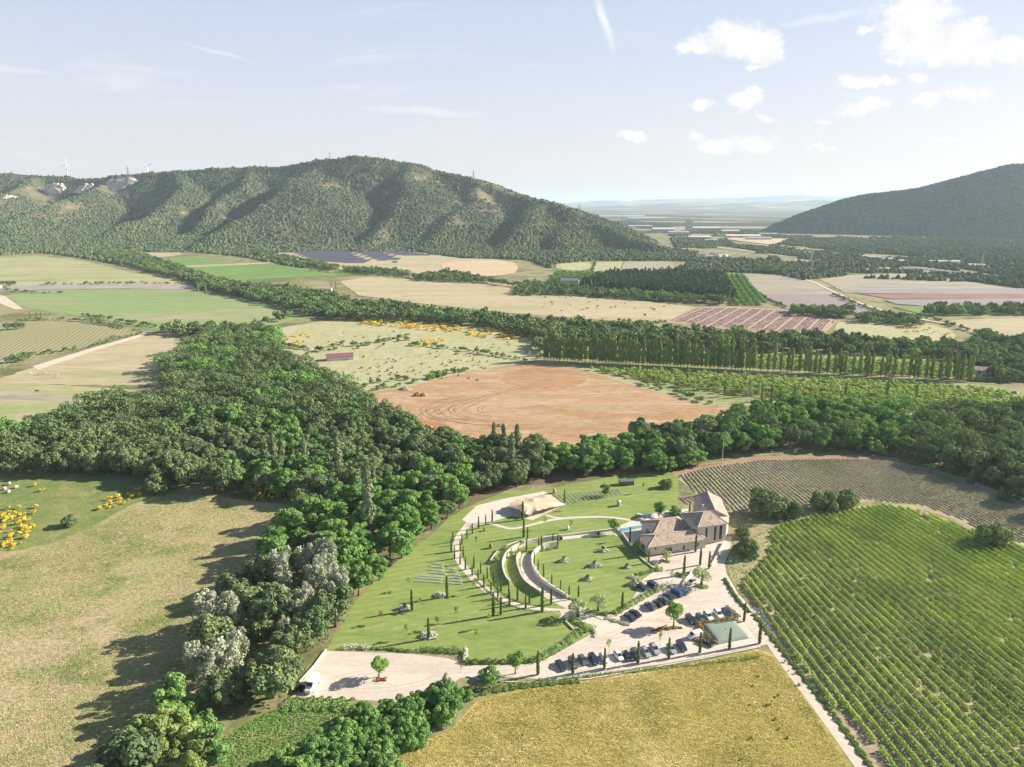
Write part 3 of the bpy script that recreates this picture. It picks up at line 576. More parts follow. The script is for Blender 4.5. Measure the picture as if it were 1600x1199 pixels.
def dome(seed, tallness=1.0):
    rg = np.random.default_rng(seed); v = []
    for k in range(6): a = k * 1.0472; v.append((math.cos(a) * rg.uniform(.8, 1.1), math.sin(a) * rg.uniform(.8, 1.1), rg.uniform(-.5, .1)))
    for k in range(6): a = k * 1.0472 + .5; v.append((math.cos(a) * rg.uniform(.5, .85), math.sin(a) * rg.uniform(.5, .85), rg.uniform(.5, .85) * tallness))
    v.append((rg.normal(0, .12), rg.normal(0, .12), 1.05 * tallness)); f = []
    for k in range(6): f += [(k, (k + 1) % 6, 6 + k), ((k + 1) % 6, 6 + (k + 1) % 6, 6 + k), (6 + k, 6 + (k + 1) % 6, 12)]
    return np.array(v), np.array(f), rg.random(18)
DOMES = [dome(k) for k in range(5)]
M_SCR = leaf('scrub_foliage', (.018, .036, .024), (.074, .084, .044), .0, rnd=0)
M_SCRD = leaf('dark_scrub_foliage', (.030, .055, .045), (.058, .085, .062), .0, rnd=0)
M_WOOD = leaf('far_wood_foliage', (.022, .038, .020), (.068, .082, .038), .0, rnd=0)
M_WOODB = leaf('far_fresh_foliage', (.075, .125, .035), (.13, .18, .055), .0, rnd=0)
def viewcull(P, zz, m=60):
    d = np.stack([P[:, 0], P[:, 1], zz - CAMH], 1); w_ = d[:, 1] * CP - d[:, 2] * SP; px = CX + F * d[:, 0] / w_; return (px > -m) & (px < 1600 + m) & (w_ > 0)
def facing(Hf, P):
    e = 14; gx = (Hf.at(P[:, 0] + e, P[:, 1]) - Hf.at(P[:, 0] - e, P[:, 1])) / (2 * e); gy = (Hf.at(P[:, 0], P[:, 1] + e) - Hf.at(P[:, 0], P[:, 1] - e)) / (2 * e)
    zz = Hf.at(P[:, 0], P[:, 1]); nrm = -(gx * (0 - P[:, 0]) + gy * (0 - P[:, 1])) + (CAMH - zz); return nrm / np.linalg.norm(P, axis=1), zz, gx, gy
def hit(px, py, Hf=A):
    d = raydir(px, py); Ys = np.arange(1600, 3400, 4.0); t = Ys / d[1]; X_ = d[0] * t; Z_ = CAMH + d[2] * t; b = Z_ < Hf.at(X_, Ys); i = int(np.argmax(b)) if b.any() else len(Ys) - 1
    return np.array([X_[i], Ys[i], Z_[i]])
P = scatter([(-2880, 1600), (620, 1600), (620, 3450), (-2880, 3450)], 7.6); nr, zz, gx, gy = facing(A, P)
bare = vnoise(P[:, 0], P[:, 1], 130, 71) * .7 + vnoise(P[:, 0], P[:, 1], 40, 72) * .5 - gx * .0 - np.where(gx < -.02, (-gx) * .45, 0)
keep = (zz > 1.5) & (nr > -.02) & viewcull(P, zz) & (bare > -.40) & (rng.random(len(P)) < np.clip(.98 - np.maximum(0, -.02 - bare) * 1.9, .18, 1))
for (cx_, cy_, cr_) in ((88, 300, 52), (137, 295, 42), (195, 288, 75), (15, 308, 25)):
    c_ = hit(cx_, cy_); keep &= ~((np.abs(P[:, 0] - c_[0]) < cr_) & (P[:, 1] > c_[1] - 85) & (P[:, 1] < c_[1] + 12))
P = P[keep]; zz = zz[keep]
merged('hillside_scrub', np.c_[P, zz - .5], rng.uniform(2.2, 4.6, len(P)) * np.where(rng.random(len(P)) < .2, 1.55, 1), DOMES, [M_SCR], None, 1.0, 5, .25, 'dense green scrub covering the long mountain on the left', 'scrub')
P = scatter([(920, 2400), (3200, 2400), (3200, 3500), (920, 3500)], 9.0); nr, zz, gx, gy = facing(Bm, P); k = (zz > 1) & (nr > -.02) & viewcull(P, zz)
merged('hillside_woodland', np.c_[P[k], zz[k] - 2.4], rng.uniform(5.2, 6.6, k.sum()), DOMES, [M_SCRD], None, .75, 6, .3, 'dark woodland on the shaded mountain at right', 'woodland')

# cliffs of pale rock on the mountain
def cliff(px, py, Y, wdt, hgt, seed, label):
    rg = np.random.default_rng(seed); c = hit(px, py); sc_ = c[1] / Y; wdt *= sc_; hgt *= sc_; nx, nz = 14, 7; V = []; 
    for j in range(nz):
        for i in range(nx):
            t = i / (nx - 1) - .5; V.append((t * wdt + rg.normal(0, 1.8), -6 * math.cos(t * 2.6) + j * 5.5 + rg.normal(0, 2.5), (j / (nz - 1)) * hgt * (1 - 2.2 * t * t) * (1 + .10 * math.sin(i * 2.1 + seed)) + rg.normal(0, 1.5)))
    b = len(V)
    Fc = [(j * nx + i, j * nx + i + 1, (j + 1) * nx + i + 1, (j + 1) * nx + i) for j in range(nz - 1) for i in range(nx - 1)]
    V += [(v[0], 34, v[2] - 1) for v in V[-nx:]] ; Fc += [(b - nx + i, b - nx + i + 1, b + i + 1, b + i) for i in range(nx - 1)]
    me = mesh_np('rock_cliff', V, Fc, [simple('limestone', (.52, .46, .40), .95, var=.30, sc=.10)])
    tag(link('rock_cliff', me, None, (c[0], c[1] - 26, c[2] - hgt * .48)), label, 'cliff')
cliff(88, 300, 2560, 105, 60, 1, 'largest pale limestone cliff on the far left of the mountain')
cliff(137, 295, 2680, 90, 34, 2, 'smaller pale cliff just right of the largest cliff')
cliff(195, 288, 2740, 175, 48, 3, 'wide grey limestone band above the shaded hollow')
cliff(15, 308, 2640, 50, 9, 4, 'low strip of pale rock at the left edge of the mountain')

# ------------------------------------------------------------------ tree kinds
defkind('oak', 'oak_tree', 'tree', [lobecrown(5.2, .3, 10.5, 20, 1900, .37, k, (.26, .46), .38) for k in range(4)], [trunk(8, .32, k) for k in range(4)], M_OAK, M_BARK)
defkind('rnd', 'round_oak', 'tree', [lobecrown(5.2, 0, 7.4, 30, 3000, .33, 240 + k, (.24, .40), .45, 1.0, .06, (-1.2, .8)) for k in range(4)], [trunk(5, .32, k) for k in range(4)], M_OAK, M_BARK)
defkind('thk', 'young_oak', 'tree', [lobecrown(4.8, 0, 7.6, 28, 2200, .34, 280 + k, (.22, .38), .4, .85, .06, (-1.2, .9)) for k in range(4)], [trunk(5, .25, k) for k in range(4)], M_BRT, M_BARK)
defkind('spi', 'poplar_spire', 'tree', [cones(lambda t: 1.9 * min(1, t * 4 + .35) * (1 - t ** 2.2) ** .6 * (.8 + .3 * math.sin(t * 23 + k)) + .1, .8, 19, 1300, .33, 290 + k, .55) for k in range(3)], [trunk(15, .26, 12 + k, nb=3, reach=.06) for k in range(3)], leaf('spire_foliage', (.070, .088, .048), (.150, .165, .100), .12), M_PBARK)
defkind('brt', 'locust_tree', 'tree', [lobecrown(4.8, .8, 11.5, 24, 1900, .38, 20 + k, (.20, .38), .38, .7, .08, (-.95, 1)) for k in range(4)], [trunk(8.5, .28, 5 + k) for k in range(4)], M_BRT, M_BARK)
defkind('lgt', 'pale_green_tree', 'tree', [lobecrown(4.6, .3, 9.6, 26, 2600, .30, 260 + k, (.22, .36), .45) for k in range(2)], [trunk(7, .26, k) for k in range(2)], leaf('light_green_foliage', (.085, .115, .040), (.185, .215, .085), .3), M_BARK)
defkind('sil', 'silver_poplar', 'tree', [lobecrown(3.7, .8, 14.0, 30, 1800, .27, 40 + k, (.18, .34), .5, 1.3) for k in range(3)], [trunk(11, .26, 9 + k, reach=.22) for k in range(3)], M_SIL, M_PBARK)
defkind('pop', 'poplar_tree', 'tree', [cones(lambda t: 1.35 * min(1, t * 5 + .4) * (1 - t ** 5) ** .6 * (.85 + .25 * math.sin(t * 17 + k)) + .1, 2.2, 19, 800, .38, 50 + k, .4) for k in range(3)], [trunk(15, .26, 12 + k, nb=3, reach=.06) for k in range(3)], M_POP, M_PBARK)
defkind('cyp', 'cypress_tree', 'cypress', [cones(lambda t: .32 * min(1, t * 6 + .5) * (1 - t ** 3) ** .6 + .03, .15, 6.6, 420, .16, 60 + k, .35, 1.8) for k in range(2)], [trunk(5, .10, 15, nb=0), trunk(5, .10, 16, nb=0)], M_CYP, M_BARK)
defkind('olv', 'olive_tree', 'olive tree', [lobecrown(2.5, 1.5, 5.0, 12, 1000, .17, 70 + k, (.3, .5), .7) for k in range(2)], [trunk(3.6, .34, 17, nb=5, reach=.4), trunk(3.4, .34, 18, nb=5, reach=.4)], M_OLV, M_BARK)
defkind('mul', 'mulberry_tree', 'tree', [lobecrown(2.4, 1.7, 6.2, 11, 900, .26, 80 + k, (.42, .55), .5) for k in range(3)], [trunk(4.6, .17, 19 + k) for k in range(3)], M_MUL, M_BARK)
defkind('sap', 'young_tree', 'sapling', [lobecrown(.75, 1.6, 4.6, 7, 110, .15, 90 + k, (.35, .6), .8) for k in range(3)], [trunk(3.9, .045, 22 + k, nb=4, reach=.12) for k in range(3)], M_MUL, M_PBARK)
defkind('plm', 'young_plum_tree', 'sapling', [lobecrown(.7, 1.6, 4.4, 6, 110, .15, 95, (.35, .6), .8)], [trunk(3.7, .045, 25, nb=4, reach=.12)], M_PUR, M_PBARK)
defkind('pin', 'conifer', 'conifer', [cones(lambda t: 2.5 * (1 - t) ** .8 + .15, 1.0, 10.5, 700, .38, 100 + k, .6) for k in range(2)], [trunk(9, .16, 26, nb=0), trunk(9, .16, 27, nb=0)], M_PIN, M_BARK)
defkind('orc', 'orchard_tree', 'orchard tree', [lobecrown(1.7, .7, 4.0, 7, 230, .30, 110 + k, (.35, .55), .6) for k in range(3)], [trunk(2.6, .09, 28 + k, nb=3) for k in range(3)], M_ORC, M_BARK)
defkind('bsh', 'bush', 'bush', [lobecrown(1.4, .1, 2.0, 7, 260, .22, 120 + k, (.4, .6), .6) for k in range(3)], [trunk(1.2, .07, 31 + k, nb=3) for k in range(3)], M_BSH, M_BARK, 'foliage')
defkind('yel', 'broom_bush', 'flowering bush', [lobecrown(1.2, .3, 1.7, 6, 180, .20, 130 + k, (.4, .6), .6) for k in range(2)], [trunk(1.0, .05, 34 + k, nb=3) for k in range(2)], M_YEL, M_BARK, 'blossom')
# coarser crowns for far masses
def lowt(fn, *a, **k): V, Fc, t = fn(*a, **k); return V, Fc, t
LOW_OAK = [lobecrown(5.2, 1.2, 10.0, 11, 130, 1.05, 200 + k, (.38, .55), .4) for k in range(5)]
LOW_PIN = [cones(lambda t: 2.3 * (1 - t) ** .8 + .2, .6, 10, 46, 1.1, 210 + k, .4) for k in range(3)]
LOW_ORC = [lobecrown(1.9, .4, 3.6, 5, 26, .85, 220 + k, (.4, .55), .4) for k in range(3)]
LOW_BSH = [lobecrown(1.0, .0, 1.3, 4, 22, .5, 230 + k, (.4, .6), .4) for k in range(3)]

# ------------------------------------------------------------------ the woods
W_LEFT = UL([(-70, 690), (50, 680), (120, 655), (190, 625), (232, 632), (262, 655), (262, 610), (248, 585), (290, 555), (322, 528), (400, 518), (440, 530), (440, 565), (505, 590), (560, 625), (600, 650), (650, 680), (720, 700), (780, 705), (850, 708), (858, 735), (862, 752), (790, 768), (742, 785), (712, 810), (684, 838), (640, 868), (600, 900), (556, 945), (508, 1005), (462, 1045), (434, 1098), (330, 1112), (282, 1085), (292, 1030), (318, 980), (360, 925), (415, 880), (455, 838), (505, 797), (490, 788), (390, 778), (290, 762), (215, 748), (130, 740), (-70, 748)])
W_RIGHT = UL([(850, 712), (960, 695), (1060, 676), (1150, 655), (1230, 640), (1330, 648), (1450, 655), (1600, 650), (1760, 690), (1830, 860), (1720, 850), (1600, 785), (1530, 752), (1470, 728), (1400, 712), (1290, 704), (1190, 706), (1110, 722), (1045, 738), (1000, 740), (900, 746), (862, 742)])
PL_ = scatter(W_LEFT, 8.0); PR_ = scatter(W_RIGHT, 8.0)
def patchy(P, sc, seed): return vnoise(P[:, 0], P[:, 1], sc, seed) * 1.2 + vnoise(P[:, 0], P[:, 1], sc / 3, seed + 9) * .5
def px_of(P):
    z = np.zeros(len(P)) - CAMH; w_ = P[:, 1] * CP - z * SP; return np.c_[CX + F * P[:, 0] / w_, CY - F * (P[:, 1] * SP + z * CP) / w_]
qa = px_of(PL_)
isB = patchy(PL_, 30, 301) > .34
zoneB = inpoly(qa, [(425, 868), (520, 790), (620, 760), (690, 790), (700, 830), (640, 870), (600, 905), (545, 950), (480, 930), (430, 910)])     # vivid grove left of the garden
zoneB2 = inpoly(qa, [(400, 600), (560, 620), (600, 660), (520, 720), (440, 740), (400, 690)]) & (patchy(PL_, 40, 55) > -.15)
zoneS = (inpoly(qa, [(285, 1085), (292, 1000), (340, 945), (385, 975), (375, 1075), (340, 1095)]) | inpoly(qa, [(425, 955), (440, 905), (515, 890), (545, 930), (515, 1000), (445, 1015)])) & (rng.random(len(PL_)) < .85)
isB = isB | zoneB | zoneB2; isB &= ~zoneS
qr = px_of(PR_); isBr = ((patchy(PR_, 40, 44) > -.28) & (qr[:, 0] < 1420)) | (patchy(PR_, 60, 47) > .30)
allP = np.vstack([PL_, PR_]); kind = np.concatenate([np.where(zoneS, 2, np.where(isB, 1, 0)), np.where(isBr, 1, 0)]); side = np.concatenate([np.zeros(len(PL_), int), np.ones(len(PR_), int)])
vis = viewcull(allP, np.full(len(allP), 6.0), 60); allP = allP[vis]; kind = kind[vis]; side = side[vis]; dist = np.linalg.norm(allP, axis=1); order = np.argsort(dist)
GRP = {(0, 0): ('dark oaks of the wood on the left', 'dark oak in the left wood'), (1, 0): ('bright locusts of the wood on the left', 'vivid green tree in the left wood'),
       (2, 0): ('silver poplars beside the dry meadow', 'silvery grey poplar in the left wood'),
       (0, 1): ('dark oaks of the wood behind the lavender', 'dark oak in the wood behind the lavender'), (1, 1): ('bright trees of the wood behind the lavender', 'bright tree in the wood behind the lavender')}
cnt = [0, 0, 0]; rest = []; qall = px_of(allP)
for i in order:
    k = kind[i]
    if cnt[k] < 300:
        cnt[k] += 1; gname, lab = GRP[(k, side[i])]; qx, qy = qall[i]; sc_t = random.choice((random.uniform(.72, .95), random.uniform(.95, 1.35), random.uniform(.95, 1.35))) * (1.0, .98, 1.0)[k]
        reg = ('at its outer left arm above the pasture' if qx < 230 else 'along the top of the dry meadow' if qx < 420 and qy > 735 else 'beside the gravel yard and lower lawn' if qy > 930 else 'on the shaded flank facing the dry meadow' if qy > 850 and qx < 470 else 'bordering the lawn below the tent' if qy > 800 else 'behind the beige tent' if qx > 700 else 'below the earth field' if qx > 520 else 'in its wide middle') if side[i] == 0 else ('behind the beige tent' if qx < 920 else 'above the first garden shed' if qx < 1050 else 'around the grey power pole' if qx < 1180 else 'above the middle of the lavender' if qx < 1350 else 'in its dark right-hand end')
        size_ = 'broad' if sc_t > 1.2 else 'small' if sc_t < .95 else 'middling'
        lab = f'{size_} {lab}, {reg}'; gname = f'{gname}, {reg}'
        tree(['oak', 'brt', 'sil'][k], allP[i], sc_t, lab, gname, True, sz=random.uniform(.85, 1.15))
    else: rest.append(i)
rest = np.array(rest)
if len(rest): merged('woodland', np.c_[allP[rest], np.zeros(len(rest))], rng.uniform(.8, 1.4, len(rest)), [(V[:4 * 600], Fc[:600], t[:600]) for V, Fc, t in KIND['oak']['raw']], [M_OAK0, M_BRT0], (kind[rest] == 1).astype(int), 1, 8, .5, 'far part of the woods whose crowns merge into one mass', 'woodland')
# tall spires standing out of the wood
for (x, y, s) in [(430, 738, .95), (478, 742, .9), (530, 752, 1.0), (578, 838, 1.15), (808, 720, .9), (787, 716, .85), (772, 710, .8), (442, 735, .8), (585, 775, .6), (800, 740, .95), (910, 735, .7), (370, 700, .6)]:
    tree('spi', U(x, y), s * 1.12, 'slim dark poplar spire rising from the wood left of the garden', 'poplar spires in the wood', True, sz=1.0 + (x == 578) * .25)
# lower left trees and the hedge of oaks by the wheat field
for (x, y, s, k, lab) in [(262, 1165, 1.15, 'lgt', 'foremost rounded pale green tree at the bottom left'), (232, 1185, 1.15, 'lgt', 'pale green tree left of the foremost rounded one'), (292, 1180, 1.1, 'lgt', 'pale green tree right of the foremost rounded one'), (258, 1205, 1.1, 'lgt', 'pale green tree on the bottom edge below the foremost one'), (300, 1215, 1.0, 'lgt', 'pale green tree low on the bottom edge'), (205, 1225, 1.3, 'oak', 'dark tree at the very bottom edge, left of the lush meadow'), (335, 1195, 1.0, 'brt', 'feathery light green tree beside the lush meadow at bottom left'), (270, 1120, 1.1, 'brt', 'leafy tree at the corner of the dry meadow shadow'), (345, 1105, .9, 'oak', 'small dark tree above the lush bottom meadow'),
        (292, 1125, .8, 'thk', 'low bright tree left of the lush bottom meadow'), (318, 1140, .75, 'thk', 'low bright tree at the left tip of the lush bottom meadow'), (228, 1150, .8, 'thk', 'low bright tree at the edge of the dry meadow, bottom left'), (190, 1185, .8, 'thk', 'leftmost low bright tree at the bottom left'), (150, 1270, 1.2, 'oak', 'tree cut off by the bottom edge of the dry meadow'), (420, 1090, 1.0, 'brt', 'tree with a dark leaning trunk left of the white van')]:
    tree(k, U(x, y), s, lab, None, True)
HB = UL([(560, 1120), (640, 1100), (700, 1078), (745, 1085), (735, 1105), (690, 1130), (650, 1165), (610, 1220), (400, 1240), (430, 1195), (500, 1175), (545, 1150)])
for p in scatter(HB, 3.8):
    q_ = px_of(np.array([p]))[0]; s_t = random.uniform(.48, .82); reg = 'at its upper end by the gravel yard' if q_[0] > 640 else 'in its middle' if q_[1] < 1165 else 'at the bottom edge of the picture'; sz_ = 'big' if s_t > .7 else 'small' if s_t < .58 else 'middling'
    tree('thk', p, s_t, f'{sz_} bright bushy oak in the thicket, {reg}', f'young oaks of the thicket, {reg}', True)
for (x, y, s, k, lab, ct) in [(765, 1075, .62, 'brt', 'tall shrubby green tree beside the drive, left of the small mulberry', None), (697, 1090, .55, 'sil', 'sparse grey-green tree at the right end of the gravel yard', None)]: tree(k, U(x, y), s, lab, None, True)

# tree belts across the plain: merged masses beyond a few hundred metres
def belt(name, pxs, spc, s, tm, mats, label, mf=None, zs=1.0, seed=1, jit=.45):
    P = np.vstack([scatter(UL(q), spc, jit) for q in pxs]); P = P[viewcull(P, np.zeros(len(P)), 40)]; rg = np.random.default_rng(seed)
    mo = None if mf is None else (rg.random(len(P)) < mf).astype(int)
    return merged(name, np.c_[P, np.zeros(len(P))], rg.uniform(s * .75, s * 1.2, len(P)), tm, mats, mo, zs, seed, .45, label, 'trees')
belt('woodland_belt', [[(245, 518), (330, 516), (400, 512), (440, 498), (500, 494), (540, 492), (545, 480), (500, 470), (470, 462), (440, 462), (400, 456), (330, 438), (300, 432), (310, 452), (430, 478), (480, 492), (430, 506), (330, 522), (322, 530), (250, 524)],
    [(500, 500), (545, 478), (620, 480), (700, 492), (820, 505), (900, 510), (1000, 518), (1100, 527), (1250, 531), (1400, 540), (1500, 545), (1560, 552), (1640, 548), (1640, 600), (1560, 596), (1530, 575), (1450, 560), (1300, 553), (1180, 552), (1000, 540), (860, 542), (760, 512), (650, 505), (560, 502)],
    [(838, 556), (838, 540), (858, 538), (862, 556)]], 8.2, .95, LOW_OAK, [M_OAK0, M_BRT0], 'long belt of dark oaks crossing the middle of the valley', .12, 1, 61)
belt('woodland_belt', [[(130, 395), (190, 414), (250, 430), (330, 450), (330, 436), (280, 420), (240, 406), (200, 396)], [(395, 400), (440, 410), (520, 424), (530, 420), (440, 402), (400, 392)], [(530, 424), (560, 428), (640, 434), (640, 429), (560, 423)],
    [(640, 436), (700, 428), (720, 432), (800, 448), (870, 445), (900, 455), (890, 460), (760, 444), (660, 440)], [(800, 462), (880, 462), (1140, 478), (1140, 472), (1000, 463), (900, 455), (810, 450)], [(330, 452), (440, 470), (545, 480), (545, 470), (440, 452), (350, 444)]],
    8.5, .85, LOW_OAK, [M_OAK0, M_BRT0], 'scattered hedgerow oaks between the far fields', .15, 1, 62)
FW = [[(-80, 405), (60, 395), (130, 404), (190, 415), (240, 404), (190, 384), (280, 392), (380, 402), (440, 414), (480, 420), (370, 375), (300, 372), (200, 360), (-100, 372)],
      [(600, 372), (640, 392), (720, 404), (820, 406), (860, 420), (870, 412), (930, 408), (1060, 408), (1200, 420), (1240, 426), (1240, 415), (1150, 405), (1060, 392), (980, 376), (920, 372), (780, 372)],
      [(1050, 425), (1240, 428), (1200, 418), (1080, 412)], [(1270, 428), (1330, 428), (1420, 428), (1420, 424), (1300, 422)],
      [(1050, 365), (1150, 366), (1240, 384), (1350, 396), (1500, 405), (1640, 415), (1640, 378), (1500, 376), (1350, 376), (1240, 372), (1180, 362), (1100, 358)],
      [(1240, 412), (1400, 415), (1500, 420), (1640, 445), (1640, 430), (1500, 415), (1380, 408)], [(1200, 425), (1225, 412), (1250, 420), (1270, 436), (1240, 436)], [(1240, 430), (1325, 424), (1320, 432), (1255, 438)], [(1395, 424), (1430, 425), (1540, 444), (1640, 458), (1640, 450), (1540, 436)], [(1060, 380), (1140, 386), (1240, 402), (1330, 410), (1330, 404), (1240, 394), (1140, 378), (1060, 372)], [(1330, 412), (1370, 412), (1372, 418), (1332, 417)], [(1300, 406), (1400, 412), (1500, 425), (1500, 420), (1400, 407)], [(1530, 440), (1640, 452), (1640, 438), (1540, 432)], [(950, 352), (1050, 362), (1050, 350), (960, 346)]]
P = np.vstack([scatter(UL(q), 8.8) for q in FW]); Pn = scatter(UL([(1045, 368), (1640, 374), (1640, 446), (1240, 432), (1060, 400)]), 9.5); Pn = Pn[patchy(Pn, 90, 801) > .02]; P = np.vstack([P, Pn])
P = P[viewcull(P, np.zeros(len(P)), 30)]; zz = np.where((P[:, 0] < 630) & (P[:, 1] > 1570), A.at(P[:, 0], P[:, 1]), 0)
k = zz < 60; P = P[k]; zz = np.maximum(zz[k], 0)
clr = np.zeros(len(P), bool)
for q in ([(1130, 372), (1235, 374), (1200, 388), (1150, 384)], [(1090, 395), (1200, 402), (1200, 408), (1090, 404)]): clr |= inpoly(P, UL(q))
P = P[~clr]; zz = zz[~clr]
merged('far_woodland', np.c_[P, zz - 1], rng.uniform(3.8, 6.0, len(P)), DOMES, [M_WOOD, M_WOODB], (rng.random(len(P)) < .004).astype(int), 1.4, 9, .35, 'distant woodland filling the plain at the foot of the mountains', 'woodland')
belt('conifer_plantation', [[(905, 452), (960, 434), (1040, 434), (1130, 436), (1148, 470), (1040, 462), (950, 456)]], 5.0, 1.15, LOW_PIN, [M_PIN], 'dense blue-green conifer plantation behind the tan field', None, 1.1, 63)
belt('woodland_belt', [[(1446, 494), (1640, 492), (1640, 484), (1450, 486)], [(1236, 494), (1335, 499), (1328, 488), (1240, 485)], [(1338, 503), (1440, 514), (1432, 502), (1345, 495)], [(1500, 548), (1640, 545), (1640, 530), (1570, 536), (1540, 526)], [(1180, 420), (1240, 424), (1235, 430), (1180, 427)]], 8.0, .85, LOW_OAK, [M_OAK0, M_BRT0], 'dark hedgerows among the lavender plots at right', .1, 1.0, 65)
HL = [[(1000, 600), (1055, 616), (1110, 632)], [(30, 502), (100, 500), (160, 506), (215, 518)], [(130, 494), (190, 503), (245, 512)], [(480, 424), (560, 430), (640, 436)], [(570, 612), (610, 606), (640, 601), (690, 588), (735, 579)], [(960, 503), (1010, 506), (1045, 504)], [(1302, 462), (1370, 490), (1450, 500)], [(60, 446), (180, 444), (300, 444)], [(20, 560), (130, 546), (230, 520)], [(430, 560), (470, 575), (500, 600), (560, 612)], [(840, 520), (850, 545), (840, 562)], [(1460, 500), (1500, 515), (1560, 530)], [(930, 410), (925, 425)], [(1150, 432), (1180, 460), (1232, 484)], [(830, 448), (900, 462), (1000, 470)], [(400, 395), (470, 412), (560, 428)], [(1180, 636), (1260, 640), (1350, 642)], [(640, 540), (700, 545), (770, 556), (830, 566)], [(440, 540), (500, 552), (530, 545), (600, 535), (640, 525)], [(0, 452), (60, 460), (100, 458)]]
hp = []
for l in HL:
    q = resample(smoothpath([U(*v) for v in l], 2), 3.2); hp += [v + rng.normal(0, 1.1, 2) for v in q if rng.random() < .72]
merged('hedgerow_bushes', np.c_[np.array(hp), np.zeros(len(hp))], rng.uniform(.22, .55, len(hp)), LOW_OAK, [M_OAK0, M_BRT0], (rng.random(len(hp)) < .3).astype(int), .8, 66, .4, 'lines of rough bushes along the field borders', 'bushes')
P = scatter(UL([(1145, 474), (1122, 432), (1150, 432), (1192, 478)]), 5); 
rws = []
for k in range(5):
    a = U(1127 + k * 8, 432); b = U(1150 + k * 11, 478); L = np.linalg.norm(b - a); rws += [a + (b - a) * t for t in np.arange(0, 1, 5.5 / L)]
merged('tree_rows', np.c_[np.array(rws), np.zeros(len(rws))], .62, LOW_OAK, [M_BRT0], None, .9, 3, .5, 'five straight rows of trimmed trees beside the conifer plantation', 'trees')
belt('grove', [[(870, 428), (960, 430), (1040, 428), (1120, 430), (1100, 436), (900, 438), (860, 440)]], 6.5, .6, LOW_OAK, [M_BRT0], 'light green grove above the conifer plantation', None, 1, 64)
# named lone trees and groups
def grp(px, k, s, lab, g=None):
    for i, q in enumerate(px): tree(k, U(*q), s * random.uniform(.85, 1.15), lab, g if len(px) > 1 else None, False)
grp([(12, 516), (25, 515), (35, 514)], 'oak', .75, 'dark round tree beside the bright meadow at far left', 'dark trees by the corner vineyard')
grp([(48, 500), (58, 500), (66, 500)], 'pop', .5, 'thin poplar right of the dark trees at far left', 'thin poplars at the far left')
grp([(24, 566), (34, 566), (44, 563), (14, 568)], 'oak', .6, 'leafy tree at the lower corner of the young vineyard', 'trees at the vineyard corner')
grp([(5, 446), (15, 448), (-4, 450), (22, 446)], 'oak', .85, 'dark tree by the farm shed at the left edge', 'trees by the farm shed')
grp([(157, 538), (178, 530), (170, 534)], 'sil', .38, 'small grey-green shrubby tree on the field track', 'small trees on the field track')
grp([(310, 458), (322, 462)], 'pop', .9, 'tall dark poplar in the left belt of trees', 'tall poplars in the left belt')
grp([(518, 452), (525, 452)], 'cyp', 1.7, 'dark cypress beside the white cottage', 'two cypresses beside the cottage')
for (x, y, s, lab) in [(1197, 806, 1.55, 'large rounded oak between house and lavender field'), (1232, 806, 1.05, 'smaller oak touching the right side of the large rounded oak'), (1286, 795, 1.15, 'left oak of the pair at the lavender field edge'), (1320, 792, 1.0, 'right oak of the pair at the lavender field edge'), (1550, 850, 1.2, 'grey-green round tree between lavender and vineyard at right'), (108, 822, .62, 'lone dark bush-like tree on the green pasture'), (245, 768, 1.15, 'pale oak standing forward of the wood on the pasture')]:
    tree('rnd', U(x, y), s, lab, None, True)
for (x, y, s, lab) in [(1166, 866, .98, 'dense oak immediately right of the house road'), (1160, 838, .6, 'small dark oak behind the house right corner'), (1040, 762, .62, 'leafy tree on the back lawn near the lavender'), (1030, 806, .62, 'tall bamboo-like green tree on the house terrace'), (1054, 812, .60, 'round bright tree on the house terrace'), (945, 775, .55, 'light green tree at the end of the chair rows')]:
    tree('brt' if 'light' in lab or 'terrace' in lab else 'rnd', U(x, y), s, lab, None, True)
for i, (x, y, s) in enumerate([(1515, 756, .62), (1522, 750, .55), (1562, 782, .60), (1575, 785, .55), (1570, 720, .9), (1490, 742, .45), (1590, 735, .8)]):
    tree('pin', U(x, y), s, 'dark pointed conifer at the right edge above the lavender', 'conifers at the right edge', True)
for (x, y, s) in [(1380, 712, .35), (1425, 726, .3), (1455, 738, .45), (1480, 735, .4), (1340, 706, .35), (1475, 748, .3)]: tree('brt', U(x, y), s, 'shrubby tree at the shaded edge of the lavender field', 'shrubby trees along the lavender edge', True)
# poplar avenue and orchard
pa, pb = U(851, 563), U(1523, 597)
L = np.linalg.norm(pb - pa); t = 0; i = 0
while t < L:
    fr = t / L; p = pa + (pb - pa) * fr + rng.normal(0, .3, 2); dense = fr < .45
    s = random.uniform(.90, 1.08) * (1.06 if fr < .55 else .93); tree('pop', p, s, f'slender green poplar behind the orchard, number {i + 1} from the left end of the long row', 'poplars in the long row', True, sz=random.uniform(.85, 1.12) * (1.0 if i % 3 else 1.1))
    t += random.uniform(2.3, 3.2) if fr < .5 else random.uniform(3.0, 6.0); i += 1
for x in (860, 900, 935, 962, 1000, 1050, 1080, 1130, 1170, 1205): tree('pop', U(x + 6, 555), .9, 'taller poplar standing just behind the long row', 'taller poplars behind the row', True, sz=random.uniform(.9, 1.1))
for (x, y) in [(1410, 588), (1478, 590), (1490, 592), (1503, 592), (1511, 594), (1388, 585), (1352, 583), (1310, 580), (1262, 578)]: tree('pop', U(x, y), .95, 'tall fuller poplar near the house on the right', 'full poplars by the right-hand house', True)
for (x, y) in [(1132, 620), (1170, 620), (1512, 660), (1545, 685), (1240, 628), (1320, 625), (1385, 622), (1430, 628), (1205, 632), (1218, 634), (1190, 628)]: tree('pop', U(x, y), .62, 'short poplar standing in the orchard', 'short poplars in the orchard', True)
